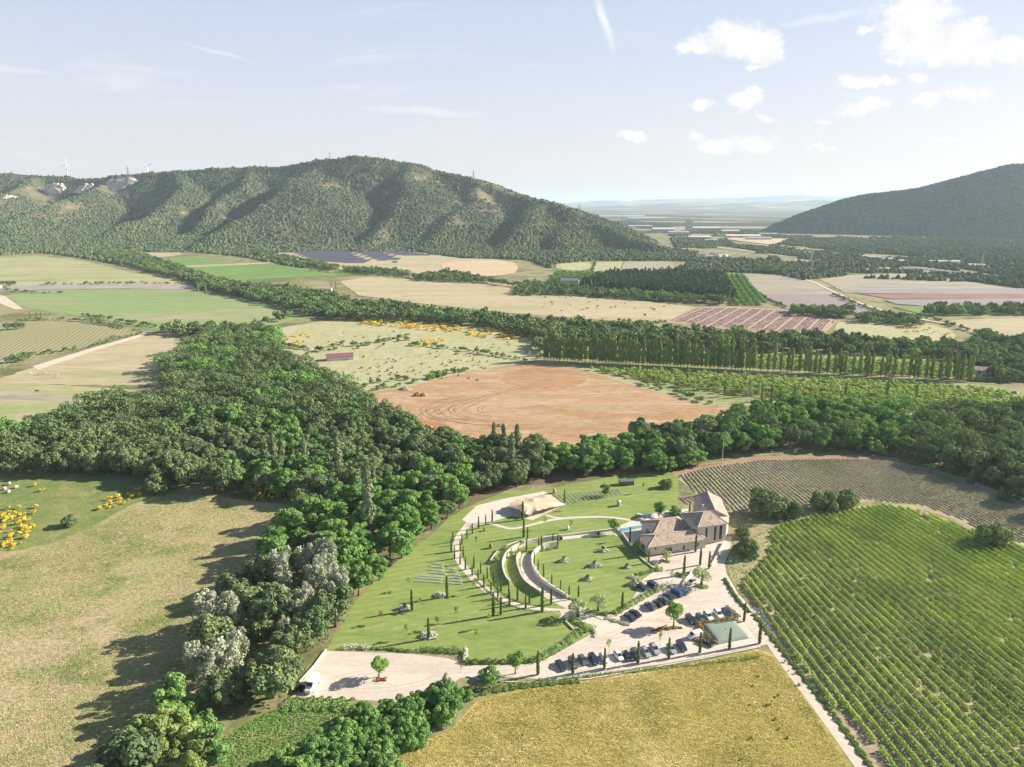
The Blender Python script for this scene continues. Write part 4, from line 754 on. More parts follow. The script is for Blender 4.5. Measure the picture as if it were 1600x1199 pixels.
OR1 = UL([(905, 577), (1000, 580), (1200, 590), (1400, 600), (1545, 612), (1640, 632), (1640, 658), (1500, 645), (1300, 640), (1180, 620), (1110, 615), (1030, 600)]); OR2 = UL([(862, 552), (1000, 553), (1200, 560), (1480, 572), (1545, 596), (1400, 588), (1200, 577), (1000, 567), (870, 560)])
a_ = R(-12); ro = np.array([math.cos(a_), math.sin(a_)]); rp = np.array([-ro[1], ro[0]]); oc = []
for poly in (OR1, OR2):
    q = np.array(poly); c0 = q.mean(0)
    for i in np.arange(-60, 60):
        for j in np.arange(-90, 90):
            oc.append(c0 + rp * i * 6.2 + ro * j * 4.0 + rng.normal(0, .5, 2))
oc = np.array(oc); oc = oc[inpoly(oc, OR1) | inpoly(oc, OR2)]; oc = oc[rng.random(len(oc)) < .72]; oc = oc[viewcull(oc, np.zeros(len(oc)), 20)]
od = np.argsort(np.linalg.norm(oc, axis=1))
for i in od[:300]: tree('orc', oc[i], random.uniform(.75, 1.25), 'small light green fruit tree in the orchard in front of the poplars', 'orchard trees nearest the wood', False)
merged('orchard_rows', np.c_[oc[od[300:]], np.zeros(len(od) - 300)], .9, LOW_ORC, [M_ORC], None, 1, 5, .5, 'farther rows of small light green orchard trees', 'orchard')
# dots of bushes on the scrub meadows
sb = []
for (x0, x1, y0, y1, nn) in [(540, 770, 553, 595, 75), (500, 620, 515, 545, 16), (640, 840, 535, 560, 14)]:
    for _ in range(nn): sb.append(U(random.uniform(x0, x1), random.uniform(y0, y1)))
for (x, y) in [(570, 605), (580, 600), (592, 598), (612, 596), (622, 592), (634, 594), (670, 592), (676, 586), (686, 590), (698, 586), (560, 545), (575, 540), (590, 535), (600, 540), (622, 534), (635, 532), (500, 548), (520, 542), (480, 555), (535, 538)]: sb.append(U(x, y))
for i, p in enumerate(sb): big = i >= 105; tree('bsh', p, random.uniform(1.3, 2.0) if big else random.uniform(.45, .85), 'round green bush dotted on the pale scrub meadow near the barn' if not big else 'larger leafy bush at the border of the scrub meadow', 'small bushes on the scrub meadow' if not big else 'large bushes around the scrub meadow', False)
sb = [U(random.uniform(830, 1060), random.uniform(462, 496)) for _ in range(34)]
for p in sb: tree('bsh', p, random.uniform(.6, 1.2), 'tiny dark bush dotted on the long tan field', 'tiny bushes on the long tan field', False)
for i in range(16): tree('bsh', U(random.uniform(1090, 1300), random.uniform(1030, 1190)) if i < 12 else U(random.uniform(1170, 1230) + (i - 12) * 14, 1035 + (i - 12) * 18), random.uniform(.14, .34), 'small green weed clump at the right side of the golden field', 'weed clumps in the golden field', False)
# yellow broom
def broom(px, n_, s, lab, g, sz=1.0):
    P = scatter(UL(px), 2.0); P = P[rng.permutation(len(P))[:n_]]
    for p in P: tree('yel', p, s * random.uniform(.5, 1.15), lab, g, False, sz=sz)
broom([(-20, 795), (30, 800), (62, 825), (40, 845), (20, 862), (-20, 870)], 75, .85, 'yellow flowering broom bush in the thick patch at the left edge of the pasture', 'broom bushes at the left edge')
broom([(165, 785), (200, 768), (225, 762), (222, 775), (190, 790), (150, 800)], 26, .85, 'yellow broom bush in the strip along the top of the dry meadow', 'broom bushes above the dry meadow')
broom([(385, 775), (400, 768), (470, 772), (472, 782), (400, 784)], 24, .85, 'yellow broom bush at the wood edge by the top of the dry meadow', 'broom bushes at the wood edge')
broom([(552, 503), (600, 502), (700, 512), (730, 515), (700, 520), (620, 512), (560, 508)], 80, 2.3, 'yellow broom bush in the long band above the scrub meadow', 'broom bushes in the long band', .62)
broom([(725, 515), (770, 513), (820, 520), (835, 530), (780, 532), (735, 525)], 58, 2.3, 'yellow broom bush in the patch left of the poplar row', 'broom bushes left of the poplars', .62)
broom([(645, 535), (695, 528), (695, 538), (650, 542)], 18, 2.0, 'yellow broom bush in the small island on the scrub meadow', 'broom bushes on the island', .62)
broom([(425, 530), (470, 520), (490, 525), (460, 545)], 26, 1.6, 'yellow broom bush at the left end of the scrub meadow', 'broom bushes at the left end', .62)
broom([(1400, 512), (1460, 515), (1490, 525), (1420, 522)], 30, 1.1, 'yellow broom bush on the rough ground at right', 'broom bushes on the right')
for (x, y) in [(14, 796), (57, 794), (54, 803), (66, 768), (55, 760), (30, 795)]: tree('yel', U(x, y), .9, 'single yellow broom bush standing alone on the green pasture', 'single broom bushes on the pasture', False)

# ------------------------------------------------------------------ vineyard and lavender rows near the house
def rowmesh(name, a, b, hw, z0, z1, dens, size, leafm, rg, gap=.06, post=False):
    a = np.array(a, float); b = np.array(b, float); L = np.linalg.norm(b - a); n_ = int(L * dens); t = rg.random(n_) * L
    ok = vnoise(t * 1.0 + a[0] * 7.7, np.full(n_, a[1] * 3.1 + a[0]), 2.2, 777) > -.5 + gap; t = t[ok]; n_ = len(t)
    d = (b - a) / L; nn = np.array([-d[1], d[0]]); an = rg.uniform(-.5, math.pi + .5, n_); prof = .75 + .5 * vnoise(t + a[0] * 3, np.full(n_, a[0]), 1.3, 778)
    off_ = np.cos(an) * hw * prof; zz_ = z0 + np.maximum(.0, np.sin(an)) * (z1 - z0) * prof * rg.uniform(.6, 1.05, n_)
    C = np.c_[a[0] + d[0] * t + nn[0] * off_, a[1] + d[1] * t + nn[1] * off_, zz_]
    Nn = np.c_[nn[0] * np.cos(an), nn[1] * np.cos(an), np.abs(np.sin(an)) + .3] + rg.normal(0, .5, (n_, 3))
    V, Fc = cards(C, Nn, size, rg); tv = np.clip(.5 + .8 * vnoise(C[:, 0], C[:, 1], 14, 5) + rg.normal(0, .15, n_), 0, 1)
    return mesh_np(name, V, Fc, leafm, (rg.random(n_) < .28 + .9 * vnoise(C[:, 0], C[:, 1], 30, 8)).astype(int) if len(leafm) > 1 else None, tv)
def clip_rows(poly, org, ang_fn, spacing, i0, i1, maker):
    poly = np.array(poly); k = 0
    for i in range(i0, i1):
        th = R(ang_fn(i)); d = np.array([math.cos(th), math.sin(th)]); p0 = org + np.array([1, .0]) * spacing * i
        ts = np.arange(-160, 160, .7); P = p0 + ts[:, None] * d; ins = inpoly(P, poly)
        j = 0
        while j < len(ts):
            if ins[j]:
                e = j
                while e + 1 < len(ts) and ins[e + 1]: e += 1
                if ts[e] - ts[j] > 9:
                    q = px_of(P[j:e + 1]); v_ = (q[:, 0] > -30) & (q[:, 0] < 1640) & (q[:, 1] < 1240)
                    if v_.any(): jj = j + int(np.argmax(v_)); ee = j + len(v_) - 1 - int(np.argmax(v_[::-1])); maker(k, P[jj], P[ee]); k += 1
                j = e + 1
            else: j += 1
VP = UL([(1155, 920), (1162, 906), (1180, 886), (1199, 868), (1203, 832), (1215, 822), (1275, 806), (1330, 796), (1380, 789), (1440, 800), (1530, 834), (1620, 864), (1750, 914), (1800, 1330), (1480, 1330), (1378, 1199), (1262, 1050), (1185, 952)])
ORG = U(1380, 900)
def nth(i):
    i += 1; return f"{i}{'th' if 10 <= i % 100 <= 20 else {1: 'st', 2: 'nd', 3: 'rd'}.get(i % 10, 'th')}"
def mkv(k, a, b):
    tag(link('vine_row', rowmesh('vine_row', a, b, .44, .35, 1.75, 80, .18, [M_VIN], np.random.default_rng(900 + k), .10)), f'long row of green vines, {nth(k)} row counted from the farm road', 'vine row', 'vine rows right of the farm road')
clip_rows(VP, ORG, lambda i: -86.5 + 9.5 * min(1, max(0, (i + 22) / 55)), 2.8, -32, 58, mkv)
LP = UL([(1058, 744), (1100, 732), (1190, 719), (1340, 717), (1400, 721), (1480, 742), (1600, 792), (1700, 845), (1700, 875), (1600, 850), (1545, 842), (1510, 815), (1440, 790), (1340, 780), (1220, 792), (1150, 800), (1115, 795)])
def mkl(k, a, b):
    tag(link('lavender_row', rowmesh('lavender_row', a, b, .36, .05, .58, 26, .20, [M_LAG, M_LAV], np.random.default_rng(1200 + k), -.1)), f'clipped mauve and green lavender row, {nth(k)} from the villa end of the field', 'lavender row', 'lavender rows behind the house')
clip_rows(LP, U(1300, 750), lambda i: -86.0 + 8 * min(1, max(0, (i + 40) / 80)), 1.95, -60, 90, mkl)
# striped lavender field far behind: rows with orange earth alleys
SPF = UL([(1090, 482), (1150, 482), (1235, 487), (1304, 502), (1286, 519), (1190, 519), (1046, 503)])
def mks(k, a, b):
    tag(link('lavender_row', rowmesh('lavender_row', a, b, .75, .05, .7, 4.5, .75, [leaf('violet_rows', (.125, .105, .14), (.17, .15, .18), 0, rnd=.1)], np.random.default_rng(1500 + k), 0)), 'violet row of the striped lavender field beyond the poplars', 'lavender row', 'violet rows of the striped field')
o0 = U(1190, 500)
cnt_ = 0
for i in range(-60, 70):
    if i % 5 == 0: continue
    clip_rows(SPF, o0 + np.array([i * 3.1, 0]), lambda q: -120, 1, 0, 1, mks)
M_SOLAR = simple('solar_glass', (.12, .12, .145), .4, 0, .5)
# solar farm: tilted tables in rows
def table_mesh():
    g = Geo(); v = [(-11, -1.7, .9), (11, -1.7, .9), (11, 1.5, 2.3), (-11, 1.5, 2.3), (-11, -1.7, .8), (11, -1.7, .8), (11, 1.5, 2.2), (-11, 1.5, 2.2)]
    g.add(v, [(0, 1, 2, 3), (7, 6, 5, 4), (0, 4, 5, 1), (2, 6, 7, 3), (1, 5, 6, 2), (3, 7, 4, 0)], 0)
    for x in (-8, -3, 3, 8): g.tube([(x, 0, 0), (x, 0, 1.5)], .12, 5, 1)
    return g.mesh('solar_table', [M_SOLAR, M_STEEL])
TM = table_mesh()
for poly in ([(455, 395), (480, 388), (530, 388), (580, 411), (560, 413), (500, 410)], [(538, 388), (560, 387), (600, 395), (625, 407), (590, 409)], [(600, 391), (640, 396), (690, 400), (640, 401), (612, 399)]):
    q = np.array(UL(poly)); a, b = q.min(0), q.max(0)
    for y in np.arange(a[1], b[1], 14.5):
        for x in np.arange(a[0], b[0], 23):
            if inpoly(np.array([[x, y]]), q)[0]: tag(link('solar_table', TM, None, (x, y, .5), R(random.uniform(-1, 1))), 'dark blue solar panel table on the cleared slope under the mountain', 'solar panel', 'solar panel tables of the far array')

# ------------------------------------------------------------------ villa
def wallmat():
    m, n, o = newmat('rubble_stone_wall'); g = n.new('ShaderNodeTexCoord'); P = g.outputs['Object']
    v = n.new('ShaderNodeTexVoronoi'); n.l.new(P, v.inputs['Vector']); v.inputs['Scale'].default_value = 2.6; s_ = n.new('ShaderNodeSeparateColor'); n.l.new(v.outputs['Color'], s_.inputs[0])
    c = n.mix(s_.outputs[0], (.47, .43, .365), (.66, .61, .53)); c = n.mix(n.remap(n.noise(P, .5, 4), .35, .7), c, (.58, .53, .45)); pbsdf(n, o, c, .9, .15, 0, v.outputs['Distance'], .4, .05); return m
def roofmat():
    m, n, o = newmat('terracotta_tiles'); g = n.new('ShaderNodeTexCoord'); P = g.outputs['Object']
    v = n.new('ShaderNodeTexVoronoi'); n.l.new(P, v.inputs['Vector']); v.inputs['Scale'].default_value = 3.0; s_ = n.new('ShaderNodeSeparateColor'); n.l.new(v.outputs['Color'], s_.inputs[0])
    c = n.mix(s_.outputs[0], (.31, .235, .185), (.54, .43, .34)); c = n.mix(n.remap(s_.outputs[1], .78, .85), c, (.17, .13, .11)); c = n.mix(n.remap(n.noise(P, .7, 4), .4, .7), c, (.45, .37, .30))
    pbsdf(n, o, c, .85, .15, 0, v.outputs['Distance'], .5, .08); return m
M_WALL, M_ROOF = wallmat(), roofmat(); M_TRIM = simple('pale_stone_trim', (.68, .63, .55), .8, var=.08)
HA = np.array(U(1011.8, 869.9)); hang = R(15.3)
villa = thing('villa', 'large stone villa with hipped terracotta roofs in the garden', 'house', (HA[0], HA[1], 0), hang)
def rect(u0, u1, v0, v1): return [(u0, v0), (u1, v0), (u1, v1), (u0, v1)]
def wallpart(poly, z, nm='wall'): g = Geo(); g.prism(poly, 0, z); return link(nm, g.mesh(nm, M_WALL), villa)
def hip(poly, ze, zr, l, r, ov=.55, th=.22, cross=.5):
    """poly: 4 corners; ridge along first edge direction; l, r ridge insets (0 = gable)"""
    p = [np.array(q, float) for q in poly]; c = sum(p) / 4; du = p[1] - p[0]; W_ = np.linalg.norm(du); du /= W_; dv = p[3] - p[0]; Dp = np.linalg.norm(dv); dv /= Dp
    e = [p[0] - du * ov - dv * ov, p[1] + du * ov - dv * ov, p[2] + du * ov + dv * ov, p[3] - du * ov + dv * ov]
    mid0 = p[0] + dv * Dp * cross; r0 = mid0 + du * (l if l else -ov); r1 = mid0 + du * (W_ - (r if r else -ov)); g = Geo()
    v = [(*q, ze) for q in e] + [(*r0, zr), (*r1, zr)] + [(*q, ze - th) for q in e]
    g.add(v, [(0, 1, 5, 4), (2, 3, 4, 5), (3, 0, 4), (1, 2, 5), (0, 6, 7, 1), (1, 7, 8, 2), (2, 8, 9, 3), (3, 9, 6, 0), (9, 8, 7, 6)])
    ro_ = link('roof', g.mesh('roof', M_ROOF), villa)
    h_ = Geo(); rt = .11
    for a, b in ((4, 5), (0, 4), (1, 5), (2, 5), (3, 4)):
        A_, B_ = Vector(v[a]) + Vector((0, 0, .05)), Vector(v[b]) + Vector((0, 0, .05)); h_.tube([A_, B_], rt, 6)
    link('ridge_tiles', h_.mesh('ridge_tiles', simple('ridge_clay', (.55, .43, .34), .85)), ro_); return ro_
def window(u, v, z, wd, ht, face=(0, -1), gl=None, fr=.14, off_=0.0):
    f = np.array(face, float); f /= np.linalg.norm(f); t_ = np.array([-f[1], f[0]]); M = Matrix(((t_[0], -f[0], 0, u), (t_[1], -f[1], 0, v), (0, 0, 1, z), (0, 0, 0, 1)))
    g = Geo()
    for b in ((-wd / 2 - fr, wd / 2 + fr, -.09, .02, ht, ht + fr), (-wd / 2 - fr, wd / 2 + fr, -.11, .02, -fr, 0), (-wd / 2 - fr, -wd / 2, -.09, .02, 0, ht), (wd / 2, wd / 2 + fr, -.09, .02, 0, ht)): g.box(*b, 0, M)
    w_ = link('window', g.mesh('window', M_TRIM), villa); g = Geo(); g.box(-wd / 2, wd / 2, -.03, .02, 0, ht, 0, M); link('pane', g.mesh('pane', gl or M_GLASS), w_)
wallpart(rect(.3, 23.7, .3, 9.3), 3.65); hip(rect(.3, 23.7, .3, 9.3), 3.7, 5.6, 5, 4.2)
wallpart(rect(7, 22.5, 9.302, 20), 3.9); hip(rect(7, 22.5, 9.3, 20), 3.95, 6.2, 5.2, 3.5)
wallpart(rect(22.003, 34, 3.5, 15.5), 7.25); hip(rect(22, 34, 3.5, 15.5), 7.3, 10.0, 5.6, 3.2, .45)
Q0 = np.array((38.6, 9.6)); dR = np.array((6.5, 17.3)) / 18.48; nR = np.array((-dR[1], dR[0])); R4 = [Q0 + nR * 10.4, Q0, Q0 + dR * 18.2, Q0 + dR * 18.2 + nR * 10.4]
R4o = [Q0, Q0 + dR * 18.2, Q0 + dR * 18.2 + nR * 10.4, Q0 + nR * 10.4]
wallpart(R4o, 6.6); hip(R4o, 6.66, 9.3, 0.01, 0, .4)
wallpart([(33.9, 3.6), (38.7, 9.5), (33, 13), (30, 9)], 7.0)
for (u, wd, z0, z1) in ((3.2, .7, 2.2, 3.1), (8.4, 3.0, .25, 2.4), (14.6, .8, .6, 2.6), (20.4, .9, 1.1, 2.6)): window(u, .3, z0, wd, z1 - z0)
window(.3, 4.6, .4, 3.9, 2.7, (-1, 0), M_BLUEG); window(7, 14, .3, 5, 2.6, (-1, 0), M_BLUEG)
for (u, wd, z0, z1) in ((25.6, .95, 2.6, 6.4), (29.3, .95, .9, 6.6), (31.7, 1.25, .9, 6.7)): window(u, 3.5, z0, wd, z1 - z0)
for t_ in (.25, .5, .75): q = Q0 + nR * 10.4 + dR * 18.2 * t_; window(q[0], q[1], 2.8, 1.1, 2.2, nR, M_BLUEG)
g = Geo(); g.box(31, 31.5, 16, 16.5, 7, 9.6); g.box(30.9, 31.6, 15.9, 16.6, 9.6, 9.75); link('chimney', g.mesh('chimney', M_WALL), villa)
# walls
def wall_line(px, th, hgt, label, mat=None, world=False, nm='stone_wall', z0=-.05, sm=2, cap=True, cat='wall'):
    p = px if world else [U(*q) for q in px]
    if sm: p = smoothpath(p, sm)
    a = offs(p, th / 2); b = offs(p, -th / 2); n_ = len(p); hs = hgt if hasattr(hgt, '__len__') else (hgt, hgt)
    hz_ = [hs[0] + (hs[1] - hs[0]) * i / (n_ - 1) for i in range(n_)]; V = []; Fc = []
    for i in range(n_): V += [(*a[i], z0), (*a[i], hz_[i]), (*b[i], hz_[i]), (*b[i], z0)]
    for i in range(n_ - 1):
        o_ = 4 * i; q_ = o_ + 4
        for k in range(3): Fc.append((o_ + k, o_ + k + 1, q_ + k + 1, q_ + k))
    Fc += [(0, 3, 2, 1), (4 * n_ - 4, 4 * n_ - 3, 4 * n_ - 2, 4 * n_ - 1)]
    g = Geo(); g.add(V, Fc); o = link(nm, g.mesh(nm, mat or M_GWALL)); return tag(o, label, cat)
m, n, o = newmat('garden_stone'); g = n.new('ShaderNodeNewGeometry'); P = g.outputs['Position']; v = n.new('ShaderNodeTexVoronoi'); n.l.new(P, v.inputs['Vector']); v.inputs['Scale'].default_value = 2.2
s_ = n.new('ShaderNodeSeparateColor'); n.l.new(v.outputs['Color'], s_.inputs[0]); pbsdf(n, o, n.mix(s_.outputs[0], (.52, .47, .40), (.70, .64, .55)), .9, .1, 0, v.outputs['Distance'], .4, .06); M_GWALL = m
def c2(x, y): return (700 + x / 6.15, 740 + y / 6.15)
def c4(x, y): return (740 + x / 6.15, 860 + y / 6.15)
def c5(x, y): return (960 + x / 6.15, 880 + y / 6.15)
def c1(x, y): return (950 + x / 6.312, 740 + y / 6.312)
def c3(x, y): return (500 + x / 6.15, 860 + y / 6.15)
W1 = [c2(*q) for q in [(405, 850), (430, 822), (455, 780), (520, 730), (600, 692), (680, 662), (800, 645), (1100, 605), (1590, 545)]]
W2 = [c2(*q) for q in [(598, 1078), (560, 1040), (533, 975), (522, 900), (540, 828), (590, 765), (680, 712), (760, 682), (900, 655), (1090, 630)]]
W3 = [c2(*q) for q in [(905, 1182), (780, 1105), (720, 1045), (682, 960), (660, 880), (662, 825), (690, 792)]]
W4 = [c2(*q) for q in [(1150, 1200), (1050, 1140), (960, 1085), (880, 1020), (825, 945), (800, 860), (812, 800), (860, 745), (940, 712), (1040, 695), (1060, 690)]]
wall_line(W1, .45, .8, 'outermost low curved garden wall beside the upper walk'); wall_line(W2, .55, 1.9, 'middle curved stone wall of the amphitheatre'); wall_line(W3, .55, 1.7, 'curved stone wall on the left side of the gravel ramp'); wall_line(W4, .55, (1.2, 2.1), 'curved stone wall on the right side of the gravel ramp')
def bank(px, d0, d1, h0, seed, lab):
    p = smoothpath([U(*q) for q in px], 2); n_ = len(p); V = []; 
    for i, (a, b) in enumerate(zip(offs(p, d0), offs(p, d1))):
        k = min(1, i / 4, (n_ - 1 - i) / 4) * .92 + .08
        for t in np.linspace(0, 1, 5): q = a * (1 - t) + b * t; V.append((q[0], q[1], .012 + h0 * k * (1 - t) ** 1.1))
    Fc = [(i * 5 + j, i * 5 + j + 1, (i + 1) * 5 + j + 1, (i + 1) * 5 + j) for i in range(n_ - 1) for j in range(4)]
    g = Geo(); g.add(V, Fc); tag(link('grass_bank', g.mesh('grass_bank', G_LAWN, True)), lab, None, None, 'structure')
bank(W2, .26, 4.6, 1.8, 1, 'grass bank'); bank(W3, .26, 3.4, 1.6, 2, 'grass bank'); bank(W1[:6], -.2, -3.5, .75, 3, 'grass bank')
wall_line([c1(1150, 690), c1(1100, 775), c1(1060, 850), c1(1018, 915)], .6, (1.3, .5), 'sloping stone wall between courtyard and drive', sm=1)
wall_line([c1(1150, 662), c1(975, 665)], .4, .9, 'short stone wall under the tall windows', sm=0)
wall_line([c1(310, 822), c1(355, 868), c1(400, 900), c1(450, 940)], .35, .5, 'low stone edging by the house front corner', sm=1)
wall_line([c1(820, 970), c1(815, 1010), c1(775, 1050), c1(730, 1120)], .7, .8, 'pale stone wall beside the big olive tree', sm=0)
wall_line([c1(225, 720), c1(145, 610), c1(70, 545)], .4, .9, 'low wall under the pool terrace', sm=0)
wall_line([c3(60, 960), c3(20, 1010), c3(-60, 1120), c3(-250, 1330)], .3, .5, 'low stone kerb along the left side of the gravel yard', sm=0)
wall_line([c4(-60, 1215), (760, 1066), (850, 1068), (920, 1062), (1000, 1048), (1100, 1030), (1188, 1012)], .35, .35, 'long low kerb wall between car park and wheat field', sm=0)
wall_line([c4(935, 630), c4(885, 690), c4(960, 765), c4(1010, 755)], .4, .5, 'pale kerb at the tip of the long hedge', sm=0)
E2=0
# pool
pool = thing('swimming_pool', 'turquoise swimming pool at the left end of the villa', 'swimming pool', (*U(*c1(225, 545)), 0)); pc = U(*c1(225, 545))
pq = [U(*c1(*q)) - pc for q in [(112, 546), (345, 511), (362, 532), (142, 578)]]; cq = sum(pq) / 4
g = Geo(); g.add([(*q, .06) for q in pq], [(0, 3, 2, 1)] if np.cross(pq[1] - pq[0], pq[2] - pq[0]) < 0 else [(0, 1, 2, 3)]); link('water', g.mesh('water', simple('pool_water', (.10, .33, .40), .05, 0, .6)), pool)
g = Geo()
for i in range(4):
    a, b = pq[i], pq[(i + 1) % 4]; a2 = a + (a - cq) / np.linalg.norm(a - cq) * .9; b2 = b + (b - cq) / np.linalg.norm(b - cq) * .9
    g.add([(*a, .14), (*b, .14), (*b2, .14), (*a2, .14), (*a, 0), (*b, 0)], [(0, 1, 2, 3)[::-1], (0, 4, 5, 1)])
link('coping', g.mesh('coping', M_TRIM), pool)
sheet('pool_deck', [c1(*q) for q in [(60, 540), (350, 495), (470, 590), (300, 640), (225, 725), (140, 610)]], .048, G_PAVE)
sheet('shrub_bed', [c1(*q) for q in [(700, 235), (840, 200), (880, 240), (820, 250), (815, 300), (770, 310)]], .050, gmat('planted_bed', [(.17, .22, .08), (.22, .25, .10)], .3, 1.5, .2))
for k in range(4):
    a = U(*c1(705 + k * 28, 240 - k * 3 + 0)); b = U(*c1(790 + k * 24, 305 - k * 22)); me = rowmesh('flower_row', a, b, .35, .05, .6, 26, .18, [M_PNK], np.random.default_rng(40 + k), 0)
    tag(link('flower_row', me), 'stripe of magenta flowers behind the villa', 'flower row', 'magenta flower stripes')
# stretch tent
tp = {'hi': [((725, 292), 4.3), ((820, 242), 4.3), ((930, 205), 4.1), ((985, 212), 3.6), ((672, 245), 3.6), ((612, 275), 3.3)]}
TO = [((565, 322), 2.4), ((598, 285), 2.9), ((665, 250), 2.9), ((735, 232), 2.8), ((900, 208), 3.1), ((990, 212), 2.9), ((1060, 260), 2.7), ((1128, 300), .4), ((1010, 318), 2.5), ((925, 340), 2.4), ((858, 362), 2.3), ((780, 412), .6), ((745, 390), 2.0), ((700, 368), 2.6), ((640, 342), 2.6)]
def upx(c, z): return U(c[0], c[1], z)
to = [np.array([*U(*c2(*q), z), z]) for q, z in TO]; tc0 = sum(q[:2] for q in to) / len(to); peaks = [np.array([*U(*c2(*q), z), z]) for q, z in tp['hi']]
tent = thing('stretch_tent', 'large beige stretch tent with pointed peaks on the garden plaza', 'tent', (*tc0, 0))
def tent_mesh(zoff):
    n_, m_ = 60, 16; pts = []; oo = [np.array(q) for q in to]; per = []
    for i in range(n_):
        f = i / n_ * len(oo); a, b = oo[int(f) % len(oo)], oo[(int(f) + 1) % len(oo)]; t = f - int(f); q = a * (1 - t) + b * t; sag = math.sin(t * math.pi); q = q.copy(); q[2] -= .35 * sag; per.append((q, sag))
    V = []
    for j in range(m_ + 1):
        r = j / m_
        for q, sag in per:
            xy = tc0 + (q[:2] - tc0) * (r - .07 * sag * r ** 6); z = 3.1 * (1 - r ** 3) + q[2] * r ** 3
            for pk in peaks: d = np.linalg.norm(xy - pk[:2]); z = max(z, z + (pk[2] - z) * math.exp(-(d / 2.2) ** 1.1)) if d < 8 else z
            V.append((*(xy - tc0), z + zoff))
    Fc = [(j * n_ + i, j * n_ + (i + 1) % n_, (j + 1) * n_ + (i + 1) % n_, (j + 1) * n_ + i) for j in range(m_) for i in range(n_)]
    return V, Fc
V1, F1 = tent_mesh(0); V2, F2 = tent_mesh(-.04); g = Geo(); g.add(V1, [f[::-1] for f in F1]); g.add(V2, F2)
link('canopy', g.mesh('canopy', simple('beige_canvas', (.56, .44, .31), .8, var=.05), True), tent)
g = Geo()
for pk in peaks: link('pole', Geo().tube([(*(pk[:2] - tc0), 0), (*(pk[:2] - tc0), pk[2])], .06, 6).mesh('pole', M_BARK), tent)
for i in (1, 3, 5, 8, 9, 10, 13): q = to[i]; e = q[:2] - tc0; link('pole', Geo().tube([(*(e * .99), 0), (*(e * .97), q[2])], .05, 6).mesh('pole', M_BARK), tent)
# water bladder
bq = [U(*c5(*q)) for q in [(970, 792), (1318, 722), (1150, 560), (832, 610)]]; bc = sum(bq) / 4; bl = thing('water_bladder', 'big grey-green inflated water tank in the fenced corner of the car park', 'water tank', (*bc, 0))
V = []; n_ = 18
for j in range(n_ + 1):
    for i in range(n_ + 1):
        s_, t_ = i / n_, j / n_; q = (bq[0] * (1 - s_) + bq[1] * s_) * (1 - t_) + (bq[3] * (1 - s_) + bq[2] * s_) * t_ - bc
        e = min(s_, 1 - s_, t_, 1 - t_) * 2; z = 1.25 * (1 - (1 - min(1, e * 3.0)) ** 2.6) ** .5 * (.88 + .12 * min(1, e * 1.5)); V.append((*q, .05 + z))
g = Geo(); g.add(V, [(j * (n_ + 1) + i, j * (n_ + 1) + i + 1, (j + 1) * (n_ + 1) + i + 1, (j + 1) * (n_ + 1) + i) for j in range(n_) for i in range(n_)])
g.add([(*(q - bc) * np.array(1.0), .06) for q in bq], [(3, 2, 1, 0)]); link('skin', g.mesh('skin', simple('green_tarpaulin', (.24, .29, .235), .55, 0, .3, .04, .5), True), bl)
link('valve', Geo().tube([(0, 0, 1.2), (0, 0, 1.42)], .22, 8).mesh('valve', simple('valve_brown', (.2, .12, .08), .6)), bl)
sheet('tank_yard', [c5(*q) for q in [(830, 600), (1155, 545), (1215, 545), (1400, 770), (960, 820)]], .046, G_PAVE)

